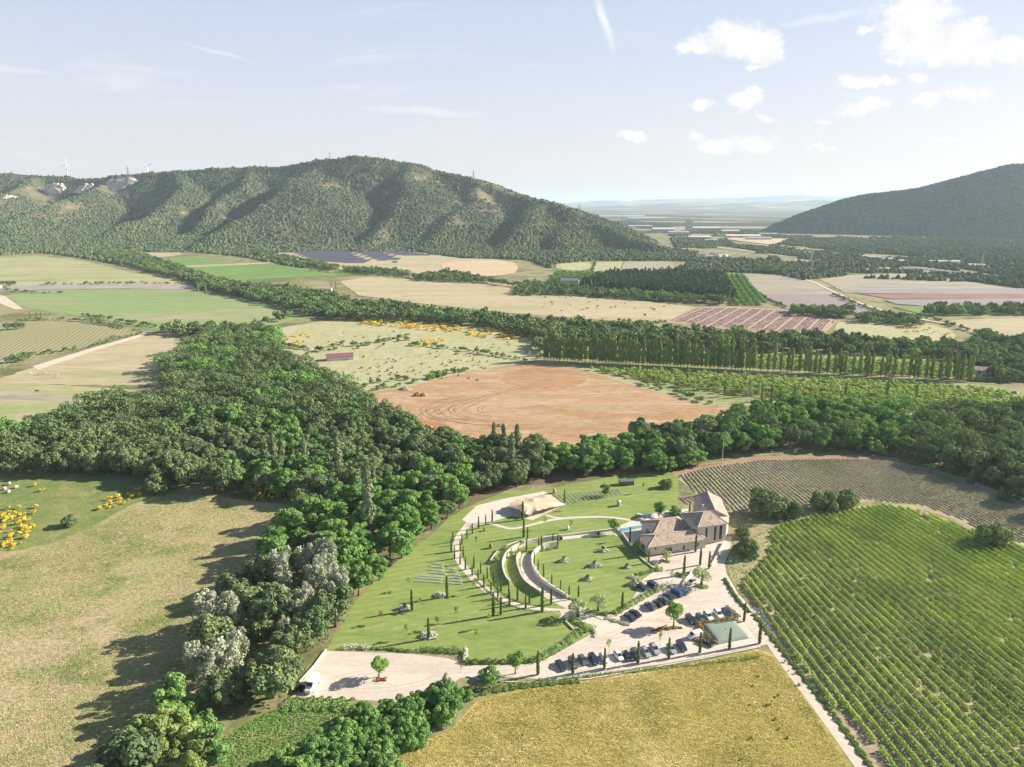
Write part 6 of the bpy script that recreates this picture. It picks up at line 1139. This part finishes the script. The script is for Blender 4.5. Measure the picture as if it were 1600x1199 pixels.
# small white garden hut / well, urns
def hut(q, s, lab, col=M_WHITE, nm='garden_hut', cat='hut', red=False):
    e = thing(nm, lab, cat, (*U(*q), .02), .3, None, s); a = Geo(); a.prism([(math.cos(k * .785) * .9, math.sin(k * .785) * .9) for k in range(8)], 0, 2.0); link('wall', a.mesh('wall', col), e); a = Geo(); v = [(math.cos(k * .785) * 1.1, math.sin(k * .785) * 1.1, 2.0) for k in range(8)] + [(0, 0, 2.7)]; a.add(v, [(k, (k + 1) % 8, 8) for k in range(8)] + [tuple(range(8))[::-1]]); link('roof', a.mesh('roof', simple('pale_roof', (.60, .56, .50), .8)), e)
hut(c1(105, 318), 1.0, 'small round stone hut on the lawn left of the villa', M_CONC)
def jar(q, s, lab, m_): prof = [(.22, 0), (.42, .3), (.48, .65), (.36, 1.0), (.22, 1.15), (.28, 1.25)]; g = Geo(); n_ = 10; g.add([(r * math.cos(k * 6.283 / n_), r * math.sin(k * 6.283 / n_), z) for r, z in prof for k in range(n_)], [(i * n_ + k, i * n_ + (k + 1) % n_, (i + 1) * n_ + (k + 1) % n_, (i + 1) * n_ + k) for i in range(len(prof) - 1) for k in range(n_)] + [tuple(range((len(prof) - 1) * n_, len(prof) * n_))]); tag(link('garden_urn', g.mesh('garden_urn', m_, True), None, (*U(*q), .016), 0, s), lab, 'urn')
M_TER = simple('terracotta', (.36, .17, .10), .8); jar(c2(412, 718), 1.5, 'terracotta jar on the lawn inside the avenue curve', M_TER); jar(c2(352, 552), 1.1, 'small terracotta jar on the lawn near the tent path', M_TER); jar(c2(1022, 190), 1.7, 'pink terracotta jar behind the beige tent', simple('pink_terracotta', (.55, .30, .25), .8)); jar(c2(1152, 540), 1.3, 'white jar on the lawn below the garden path', M_WHITE)
for i, q in enumerate([c2(1090, 640), c2(1445, 592)]): jar(q, 1.1, ['dark jar at the left end of the upper walk', 'dark jar at the right end of the upper walk'][i], M_DARK)
# red-flowered shed bed near wood
e = thing('garden_shed', 'small shed with green roof among red flowers at the wood edge', 'shed', (*U(979, 757), 0), .1); a = Geo(); a.box(-3.2, 3.2, -1.3, 1.3, 0, 2.0); link('wall', a.mesh('wall', M_BARK), e); a = Geo(); a.add([(-3.5, -1.6, 1.95), (3.5, -1.6, 1.95), (3.5, 1.6, 1.95), (-3.5, 1.6, 1.95), (-3.5, 0, 2.7), (3.5, 0, 2.7)], [(0, 1, 5, 4), (2, 3, 4, 5), (3, 0, 4), (1, 2, 5), (3, 2, 1, 0)]); link('roof', a.mesh('roof', simple('green_roof', (.10, .20, .17), .6)), e)
hedge([(966, 757), (992, 756)], .9, 1.9, leaf('orange_flowers', (.55, .14, .03), (.35, .22, .05), .1, (1, 1, 1), 0), 'orange-red flowering shrubs in front of the green-roofed shed', seed=80, cat='shrub')
# trailer beside van, fence posts of the yard
e = thing('open_trailer', 'small dark open trailer beside the delivery van', 'trailer', (*U(468, 1080), .04), R(60)); a = Geo(); a.box(-1.3, 1.3, -.7, .7, .45, .5); 
for s_ in (-1, 1): a.box(-1.3, 1.3, s_ * .7 - .02, s_ * .7 + .02, .5, .9); a.box(s_ * 1.3 - .02, s_ * 1.3 + .02, -.7, .7, .5, .9)
link('bed', a.mesh('bed', M_DARK), e); link('drawbar', Geo().tube([(1.3, 0, .47), (2.3, 0, .45)], .05, 5).mesh('drawbar', M_DARK), e)
for y in (-.8, .8): link('wheel', WHM, e, (0, y, .32))
e = thing('garden_cart', 'small utility cart parked on the bank beside the drive', 'cart', (*U(734, 1080), .02), .4); a = Geo(); a.box(-1.0, 1.0, -.55, .55, .45, .8); a.box(-1.0, -.1, -.55, .55, .8, .95); link('body', a.mesh('body', M_WHITE), e); a = Geo(); a.box(-.2, .35, -.5, .5, .8, 1.15); link('seat', a.mesh('seat', M_DARK), e)
for x in (-.7, .7):
    for y in (-.6, .6): link('wheel', WHM, e, (x, y, .32))
# wooden sticks of fencing beside water tank
# ------------------------------------------------------------------ barn, houses, distant buildings
def gable(nm, lab, cat, q, L_, W_, H_, rz, wm, rm, ov=.4, win=0, rise=None, world=None, z=0):
    c_ = world if world is not None else U(*q); e = thing(nm, lab, cat, (*c_, z), rz); rise = rise or W_ * .22; a = Geo(); a.box(-L_ / 2, L_ / 2, -W_ / 2, W_ / 2, -1, H_)
    a.add([(-L_ / 2, -W_ / 2, H_), (-L_ / 2, W_ / 2, H_), (-L_ / 2, 0, H_ + rise - .05), (L_ / 2, -W_ / 2, H_), (L_ / 2, W_ / 2, H_), (L_ / 2, 0, H_ + rise - .05)], [(1, 0, 2), (3, 4, 5)]); link('wall', a.mesh('wall', wm), e)
    a = Geo(); l, w_ = L_ / 2 + ov, W_ / 2 + ov; k = rise * ov / (W_ / 2); a.add([(-l, -w_, H_ - k), (l, -w_, H_ - k), (l, 0, H_ + rise), (-l, 0, H_ + rise), (l, w_, H_ - k), (-l, w_, H_ - k)] + [(-l, -w_, H_ - k - .2), (l, -w_, H_ - k - .2), (l, w_, H_ - k - .2), (-l, w_, H_ - k - .2)], [(0, 1, 2, 3), (3, 2, 4, 5), (0, 6, 7, 1), (4, 8, 9, 5)]); link('roof', a.mesh('roof', rm), e)
    for i in range(win): x = -L_ / 2 + L_ * (i + .5) / win; a = Geo(); a.box(x - .6, x + .6, -W_ / 2 - .03, -W_ / 2 + .05, H_ * .35, H_ * .75); link('window', a.mesh('window', M_GLASS), e)
    return e
M_RRF = simple('red_roof', (.26, .10, .14), .6); M_PRF = simple('pale_clay_roof', (.42, .33, .28), .8, var=.15, sc=.6); M_BRF = simple('grey_blue_roof', (.16, .18, .20), .6); M_OFFW = simple('off_white_render', (.58, .55, .50), .9)
gable('barn', 'white barn with dark red roof on the scrub meadow', 'barn', (531, 562), 21, 9, 3.4, R(18), M_OFFW, M_RRF, rise=2.0, win=0)
gable('farm_hangar', 'large grey hangar with blue-grey roof in the far oaks', 'hangar', (890, 447), 26, 16, 9, R(-6), M_CONC, M_BRF, rise=3)
gable('farmhouse', 'low pale-roofed farmhouse behind the poplars at right', 'house', (1528, 583), 15, 9, 3.2, R(-24), M_OFFW, M_PRF, win=3); gable('outbuilding', 'small outbuilding right of the low farmhouse', 'outbuilding', (1572, 588), 7, 5, 2.4, R(-10), M_OFFW, M_PRF); gable('cottage', 'white cottage beside two dark cypresses in the left belt', 'house', (512, 455), 12, 8, 4, R(5), M_OFFW, M_PRF, win=2); gable('farm_shed', 'white shed cut by the left edge of the photo', 'shed', (-4, 452), 12, 8, 4, 0, M_OFFW, M_PRF)
hedge([(1512, 596), (1545, 597), (1575, 598)], 1.3, 3.4, M_OAK, 'tall dark hedge in front of the low farmhouse', seed=90, dens=60, size=.5)
car('hatch', 'silver', (1592, 616), (1578, 613), 'pale car parked below the farmhouse on the right', grp='cars at the right-hand farmhouse')
def warehouse(x, y, L_, W_, H_, lab, rz=0, m_=None, rm=None, z=1.6):
    Y = U(x, y)[1]; gable('warehouse', lab, 'warehouse', (x, y), L_, W_, H_, rz, m_ or M_OFFW, rm or M_BRF, 1, 0, W_ * .08)
for (x, y, L_, W_, H_, lab, k) in [(965, 341, 420, 130, 14, 'longest pale warehouse at the foot of the left mountain nose', 1), (1010, 344, 260, 90, 13, 'second long warehouse right of the longest one', 1), (1035, 362, 90, 60, 12, 'white factory hall left of the concrete tower', 0), (1100, 360, 130, 50, 12, 'wide cream hall beside the concrete tower', 0), (1060, 366, 80, 40, 9, 'low hall in front of the cream hall', 1), (1092, 374, 75, 40, 9, 'brightest white hall in the middle of the distant town', 0), (1160, 372, 120, 45, 9, 'long white hall left of the right mountain', 0), (1185, 375, 80, 30, 8, 'grey hall nearest the right mountain', 1), (1140, 364, 70, 40, 9, 'small pale hall behind the long white hall', 0), (1200, 368, 70, 30, 7, 'last low hall beside the dark mountain slope', 1), (1110, 378, 40, 25, 7, 'blue-roofed works right of the brightest hall', 1), (1000, 356, 120, 50, 9, 'grey hall behind the mountain nose', 1)]:
    warehouse(x, y, L_, W_, H_, lab, R(-4), M_OFFW, M_OFFW if k == 0 else simple('zinc_roof', (.38, .40, .42), .5))
e = thing('silo_tower', 'square concrete silo tower rising over the distant town', 'tower', (*U(1076, 363), 0)); a = Geo(); a.box(-14, 14, -12, 12, 0, 46); link('shaft', a.mesh('shaft', M_OFFW), e); a = Geo(); a.box(-9, 9, -8, 8, 46, 56); link('head_house', a.mesh('head_house', M_OFFW), e)
for i, (x, y) in enumerate([(1085, 402), (1098, 401), (1108, 403), (1118, 400), (1125, 402), (1133, 403), (1112, 398)]): gable('house', f'{["white", "pale", "low", "blue-roofed", "tall white", "small", "rear"][i]} house in the hamlet beyond the pale vineyard', 'house', (x, y), 13 + i % 3 * 3, 9, 4 + i % 2 * 2, R(i * 20 - 40), M_OFFW, M_BRF if i == 3 else M_PRF)
for i, (x, y, L_, lab) in enumerate([(1262, 398, 16, 'white house beside the highway pylon'), (1305, 400, 20, 'green-roofed shed beside the highway'), (1385, 408, 30, 'white highway service building'), (1405, 411, 18, 'small building right of the service building'), (1525, 418, 30, 'white works building on the right far plain'), (1475, 412, 60, 'long low white building at the foot of the dark mountain')]): gable('house', lab, 'building', (x, y), L_, 10, 5, R(-5), M_OFFW, simple('teal_roof', (.08, .26, .24), .6) if i == 1 else M_OFFW)
for i, (x, y) in enumerate([(560, 402), (587, 408)]): gable('transformer_cabin', ['green transformer cabin left of the solar field track', 'green transformer cabin at the lower tip of the solar field'][i], 'cabin', (x + 30, y + 3), 10, 4, 3, 0, simple('green_metal', (.06, .22, .18), .6), simple('green_metal', (.06, .22, .18), .6))
# highway strips
for j, (l, w_, mt) in enumerate([([(1140, 384), (1240, 398), (1340, 410), (1450, 422), (1640, 438)], 24, G_ROAD), ([(1100, 384), (1200, 398), (1300, 409), (1420, 424), (1640, 448)], 12, G_PATH), ([(1160, 380), (1300, 396), (1450, 410), (1640, 425)], 14, G_PATH)]): ribbon('highway' if j == 0 else 'service_road', smoothpath([U(*q) for q in l]), w_, 1.0 + j * .2, mt)
sheet('storage_yard', [(1130, 374), (1160, 378), (1200, 383), (1235, 378), (1232, 373), (1180, 368)], 1.9, G_STRAW)
# ------------------------------------------------------------------ pylons, turbines, poles and wires
def lattice(nm, lab, q, hgt, wb, world=None, z=0, group=None, s=1):
    c_ = world if world is not None else U(*q); e = thing(nm, lab, 'pylon', (*c_, z), .3, group); a = Geo(); r = hgt * .006 * s; w1 = wb * .16; zt = hgt * .78
    for sx in (-1, 1):
        for sy in (-1, 1): a.tube([(sx * wb / 2, sy * wb / 2, 0), (sx * w1 / 2, sy * w1 / 2, zt), (0, 0, hgt)], [r, r * .8, r * .5], 4)
    for i in range(7):
        z0, z1 = zt * i / 7, zt * (i + 1) / 7; f0 = wb + (w1 - wb) * i / 7; f1 = wb + (w1 - wb) * (i + 1) / 7
        for (ax, ay, bx, by) in ((-1, -1, 1, -1), (1, -1, 1, 1), (1, 1, -1, 1), (-1, 1, -1, -1)): a.tube([(ax * f0 / 2, ay * f0 / 2, z0), (bx * f1 / 2, by * f1 / 2, z1)], r * .5, 3); a.tube([(bx * f0 / 2, by * f0 / 2, z0), (ax * f1 / 2, ay * f1 / 2, z1)], r * .5, 3)
    link('lattice', a.mesh('lattice', M_STEEL), e)
    for zz_, ww in ((.66, .30), (.80, .38), (.92, .22)): a = Geo(); a.tube([(-hgt * ww / 2, 0, hgt * zz_ - .8), (0, 0, hgt * zz_ + .8), (hgt * ww / 2, 0, hgt * zz_ - .8)], r * .9, 4); link('cross_arm', a.mesh('cross_arm', M_STEEL), e)
def ridge_pt(px, py, Y, Hf=A): p = PY(px, py, Y); return np.array([p[0], p[1]]), float(max(Hf.at(np.array([p[0]]), np.array([p[1]]))[0], 0)) - 2
for (x, y, Y, hgt, lab) in [(200, 272, 3000, 42, 'lattice pylon on the ridge between the two wind turbines'), (515, 244, 2800, 30, 'pylon left of the main summit'), (740, 282, 2570, 34, 'pylon on the right shoulder of the long mountain'), (905, 336, 2180, 40, 'pylon on the nose of the long mountain')]: w_, z_ = ridge_pt(x, y, Y); lattice('power_pylon', lab, None, hgt, 7, w_, z_, None, 2.2)
for (x, y, hgt, lab) in [(1267, 410, 32, 'lattice pylon beside the highway on the far plain'), (1533, 420, 30, 'lattice pylon in front of the dark mountain'), (973, 352, 60, 'tall thin mast above the long warehouses')]: lattice('power_pylon', lab, (x, y), hgt, 6, None, 0, None, 1.6)
def turbine(x, y, Y, hgt, bl_, a0, lab, yaw):
    w_, z_ = ridge_pt(x, y, Y); z_ = PY(x, y, Y)[2] - 3; e = thing('wind_turbine', lab, 'wind turbine', (*w_, z_), yaw); link('tower', Geo().tube([(0, 0, 0), (0, 0, hgt)], [2.6, 1.6], 10).mesh('tower', M_WHITE), e); a = Geo(); a.box(-1.8, 1.8, -4, 5, hgt - 1.6, hgt + 2.2); link('nacelle', a.mesh('nacelle', M_WHITE), e); link('hub', Geo().tube([(0, -4, hgt), (0, -6.5, hgt)], [2.2, 1.0], 8).mesh('hub', M_WHITE), e)
    for k in range(3): t = a0 + k * 2.0944; d = Vector((math.cos(t), 0, math.sin(t))); a = Geo(); a.tube([Vector((0, -5.4, hgt)) + d * 1.5, Vector((0, -5.4, hgt)) + d * bl_ * .3, Vector((0, -5.4, hgt)) + d * bl_], [1.2, 1.7, .4], 5); link('blade', a.mesh('blade', M_WHITE), e)
turbine(105, 273, 3130, 44, 30, 1.5, 'left wind turbine whose blade points straight up', .5); turbine(231, 270, 2990, 26, 27, .55, 'right wind turbine with two raised blades above the ridge', .1)
def pole(q, hgt, lab, col=M_CONC, arm=True, g_=None):
    e = thing('power_pole', lab, 'power pole', (*U(*q), 0), R(-20), g_); link('shaft', Geo().tube([(0, 0, 0), (0, 0, hgt)], [.22, .13], 7).mesh('shaft', col), e)
    if arm:
        link('cross_arm', Geo().tube([(-1.5, 0, hgt - .2), (1.5, 0, hgt - .2)], .07, 4).mesh('cross_arm', M_STEEL), e)
        for x in (-1.4, 0, 1.4): link('insulator', Geo().tube([(x, 0, hgt - .15), (x, 0, hgt + .25)], .07, 5).mesh('insulator', M_STEEL), e)
    return U(*q)
pA = pole((1128, 724), 12.5, 'grey power pole at the wood edge above the lavender'); pB = pole((1174, 628), 13, 'power pole at the far end of the earth field track'); pC = pole((1168, 628), 11, 'second pole beside the earth field track', arm=False)
for k, dx in enumerate((-1.4, 0, 1.4)):
    pts = []
    for i in range(13): t = i / 12; q = pA * (1 - t) + pB * t; pts.append((q[0] + dx * .94, q[1] - dx * .3, 12.7 - 1.8 * math.sin(t * math.pi) + t * .5))
    tag(link('power_line', Geo().tube(pts, .035, 4).mesh('power_line', M_STEEL)), 'thin power cable between the two poles over the wood', 'cable', 'power cables over the wood')
pole((8, 578), 9, 'pale pole at the left edge below the young vineyard', M_PBARK, False); pole((625, 432), 16, 'left white mast by the far field track', M_WHITE, False); pole((632, 433), 14, 'right white mast by the far field track', M_WHITE, False)
# ------------------------------------------------------------------ cows, bales, heaps
def cow(q, rz, lab, col, g_, s=1.0):
    V = [(-.95, 0, 1.25), (-.4, 0, 1.22), (.3, 0, 1.22), (.75, 0, 1.28), (1.15, 0, 1.15), (1.45, 0, .85), (1.68, 0, .62)]; rr = [.32, .42, .44, .36, .22, .19, .12]; E_ = [(i, i + 1) for i in range(6)]
    for bx, hr in ((-.8, True), (.6, False)):
        for sy in (-1, 1):
            b = len(V)
            if hr: V += [(bx, sy * .2, .85), (bx - .12, sy * .22, .48), (bx - .02, sy * .22, .02)]
            else: V += [(bx, sy * .2, .85), (bx + .02, sy * .2, .45), (bx, sy * .2, .02)]
            rr += [.17, .09, .07]; E_ += [(1 if hr else 3, b), (b, b + 1), (b + 1, b + 2)]
    b = len(V); V += [(-1.12, 0, 1.2), (-1.2, 0, .6)]; rr += [.06, .04]; E_ += [(0, b), (b, b + 1)]
    for sy in (-1, 1): b = len(V); V.append((1.4, sy * .26, 1.0)); rr.append(.05); E_.append((5, b))
    me = bpy.data.meshes.new('cow'); me.from_pydata(V, E_, []); o = link('cow', me, None, (*U(*q), .09), rz, s); md = o.modifiers.new('skin', 'SKIN'); 
    for i, r in enumerate(rr): me.skin_vertices[0].data[i].radius = (r, r)
    me.skin_vertices[0].data[1].use_root = True; md2 = o.modifiers.new('sub', 'SUBSURF'); md2.levels = md2.render_levels = 1; me.materials.append(simple(col + '_hide', {'white': (.70, .66, .60), 'grey': (.40, .37, .36), 'black': (.03, .025, .02)}[col], .8)); return tag(o, lab, 'cow', g_)
def cow_init(): 
    pass
for (q, rz, col, lab) in [((46, 585), .3, 'white', 'white cow standing left of the two grey cows'), ((61, 587), 2.8, 'grey', 'grey cow next to the white cow'), ((69, 585), .5, 'grey', 'pale grey cow facing right on the sloping meadow'), ((89, 589), 0, 'white', 'small white cow standing apart on the right'), ((58, 613), 0, 'black', 'dark cow grazing on the lilac strip')]: cow(q, rz, lab, col, 'cows grazing at the far left', 1.0)
for (x, y, lab) in [(14, 758, 'pale wrapped hay bale, the rearmost of four'), (26, 763, 'pale wrapped hay bale, the rightmost of four'), (7, 766, 'pale wrapped hay bale, the leftmost of four'), (13, 770, 'pale wrapped hay bale, the frontmost of four')]:
    g = Geo(); g.tube([(-.75, 0, .7), (-.65, 0, .7), (.65, 0, .7), (.75, 0, .7)], [.55, .72, .72, .55], 14); tag(link('hay_bale', g.mesh('hay_bale', simple('bale_wrap', (.52, .42, .40), .5)), None, (*U(x, y), 0), random.uniform(0, 3)), lab, 'hay bale', 'hay bales on the pasture')
def heap(q, r, hgt, lab, mt, nm='earth_heap', seed=1):
    rg = np.random.default_rng(seed); V = [(0, 0, hgt)]; n_ = 12
    for j in range(1, 5):
        for k in range(n_): a = k * 6.283 / n_; rr = r * j / 4 * rg.uniform(.85, 1.15); V.append((math.cos(a) * rr, math.sin(a) * rr * .8, hgt * (1 - j / 4) ** .8 * rg.uniform(.8, 1.2) - (.2 if j == 4 else 0)))
    Fc = [(0, 1 + k, 1 + (k + 1) % n_) for k in range(n_)] + [(1 + (j - 1) * n_ + k, 1 + j * n_ + k, 1 + j * n_ + (k + 1) % n_, 1 + (j - 1) * n_ + (k + 1) % n_) for j in range(1, 4) for k in range(n_)]
    g = Geo(); g.add(V, Fc); tag(link(nm, g.mesh(nm, mt), None, (*U(*q), .12)), lab, 'earth heap')
heap((652, 619), 3.4, 2.6, 'left of the two orange earth heaps at the field corner', G_ORNG, seed=1); heap((661, 619), 3.2, 2.4, 'right of the two orange earth heaps at the field corner', G_ORNG, seed=2); heap((633, 609), 5, 2.2, 'pile of grey cut branches beside the earth field', simple('dead_wood', (.30, .25, .21), .9, var=.4, sc=2), 'brush_pile', 3); heap((783, 666), 4.0, 1.4, 'grey debris pile at the lower corner of the earth field', simple('dead_wood', (.30, .25, .21), .9, var=.4, sc=2), 'brush_pile', 4)
for i in range(5): heap((648 + i * 11, 664 + i * 2.2), 3.2, 1.0, 'small orange mound in the line at the wood edge of the earth field', G_ORNG, 'earth_mound', 10 + i)
for o_ in bpy.data.objects:
    if o_.name.startswith('earth_mound'): o_['group'] = 'line of small earth mounds'
# dead tree bottom left
g = Geo(); rg = np.random.default_rng(77)
def branch(p, d, L_, r, dep):
    e = p + d * L_; g.tube([p, p.lerp(e, .5) + Vector(rg.normal(0, .05 * L_, 3)), e], [r, r * .75, r * .5], 5)
    if dep:
        for k in range(3): branch(p.lerp(e, rg.uniform(.5, 1)), (d + Vector(rg.normal(0, .45, 3)) + Vector((0, 0, .15))).normalized(), L_ * .68, r * .5, dep - 1)
branch(Vector((0, 0, 0)), Vector((0, 0, 1)), 4, .16, 4); tag(link('dead_tree', g.mesh('dead_tree', M_PBARK), None, (*U(232, 1215), 0)), 'bare dead tree at the bottom edge in front of green trees', 'dead tree')
# tall grass and weeds standing in the near fields
def tufts(name, px, dens, s, lm, lab, cat, seed, thr=-1, sc=25):
    poly = np.array(UL(px)); rg = np.random.default_rng(seed); a, b = poly.min(0), poly.max(0); n_ = int((b - a).prod() * dens); P = rg.uniform(a, b, (n_, 2)); P = P[inpoly(P, poly)]; P = P[vnoise(P[:, 0], P[:, 1], sc, seed) + .5 * vnoise(P[:, 0], P[:, 1], sc / 4, seed + 1) > thr]; P = P[viewcull(P, np.zeros(len(P)), 30)]
    n_ = len(P); C = np.c_[P, rg.uniform(.1, .5, n_) * s]; an = rg.uniform(0, 6.28, n_); V, Fc = cards(C, np.c_[np.cos(an), np.sin(an), rg.uniform(.1, .9, n_)], s, rg, .8); ca, sa = math.cos(R(104)), math.sin(R(104)); al = P[:, 0] * ca + P[:, 1] * sa; ac = -P[:, 0] * sa + P[:, 1] * ca; t = np.clip(.48 + .9 * vnoise(ac, al * .35, 5, seed + 3) + .8 * vnoise(P[:, 0], P[:, 1], 17, seed + 5) + rg.normal(0, .10, n_), 0, 1)
    tag(link(name, mesh_np(name, V, Fc, [lm], None, t)), lab, cat, None, 'stuff')
M_GW = leaf('golden_grass', (.165, .148, .042), (.35, .29, .13), .2, (1, 1, .8), 0); M_GD = leaf('dry_grass', (.15, .16, .062), (.27, .245, .135), .2, (1, 1, .8), 0); M_GG = leaf('green_grass', (.08, .12, .036), (.15, .175, .065), .2, (1, 1, .8), 0)
tufts('ripe_grass', [(712, 1136), (748, 1097), (830, 1076), (920, 1066), (1000, 1054), (1100, 1036), (1185, 1018), (1206, 1026), (1250, 1080), (1322, 1195), (1362, 1260), (560, 1260), (612, 1190)], 24, .12, M_GW, 'ripe golden grass standing in the field below the car park', 'grass', 301)
tufts('dry_grass', [(-60, 880), (60, 864), (150, 826), (225, 786), (290, 780), (390, 790), (490, 800), (430, 850), (400, 900), (330, 970), (320, 1060), (280, 1110), (210, 1220), (-80, 1260)], 7, .15, M_GD, 'dry grass of the meadow left of the wood', 'grass', 302, -.25)
tufts('meadow_weeds', [(-60, 880), (60, 864), (150, 826), (225, 786), (290, 780), (390, 790), (490, 800), (430, 850), (400, 900), (330, 970), (320, 1060), (280, 1110), (210, 1220), (-80, 1260)], 5.0, .14, M_GG, 'green weeds in patches of the dry meadow', 'weeds', 303, .12, 18)
tufts('meadow_herbs', [(335, 1230), (350, 1152), (400, 1122), (440, 1106), (545, 1112), (560, 1150), (500, 1175), (430, 1200)], 9, .22, M_BRT, 'lush herbs of the meadow at the bottom edge', 'grass', 304)
tufts('vineyard_grass', [(1150, 925), (1165, 895), (1195, 850), (1225, 822), (1300, 800), (1380, 787), (1440, 797), (1530, 830), (1620, 860), (1750, 910), (1800, 1330), (1480, 1330), (1362, 1199), (1250, 1050), (1175, 945)], 1.0, .15, M_GG, 'grass growing between the vine rows', 'grass', 305, -.1, 12)
tufts('verge_grass', [(1138, 870), (1160, 845), (1200, 828), (1232, 812), (1300, 792), (1380, 781), (1440, 789), (1380, 787), (1300, 801), (1228, 823), (1198, 850), (1168, 895), (1152, 927), (1176, 950), (1140, 900)], 5, .22, M_GD, 'dry verge grass between farm road, oaks and vineyard', 'grass', 306)
# ------------------------------------------------------------------ summer haze
hm = bpy.data.materials.new('haze'); hm.use_nodes = True; hm.node_tree.nodes.clear(); n = NT(hm.node_tree); o = n.new('ShaderNodeOutputMaterial'); pv = n.new('ShaderNodeVolumePrincipled')
pv.inputs['Color'].default_value = (.66, .82, .99, 1); pv.inputs['Density'].default_value = 5.3e-5; pv.inputs['Anisotropy'].default_value = .2; n.l.new(pv.outputs[0], o.inputs['Volume'])
g = Geo(); g.box(-31000, 31000, -450, 38500, -8, 385); hb = link('haze', g.mesh('haze', hm)); hb['kind'] = 'stuff'; hb['label'] = 'thin blue summer haze over the valley'
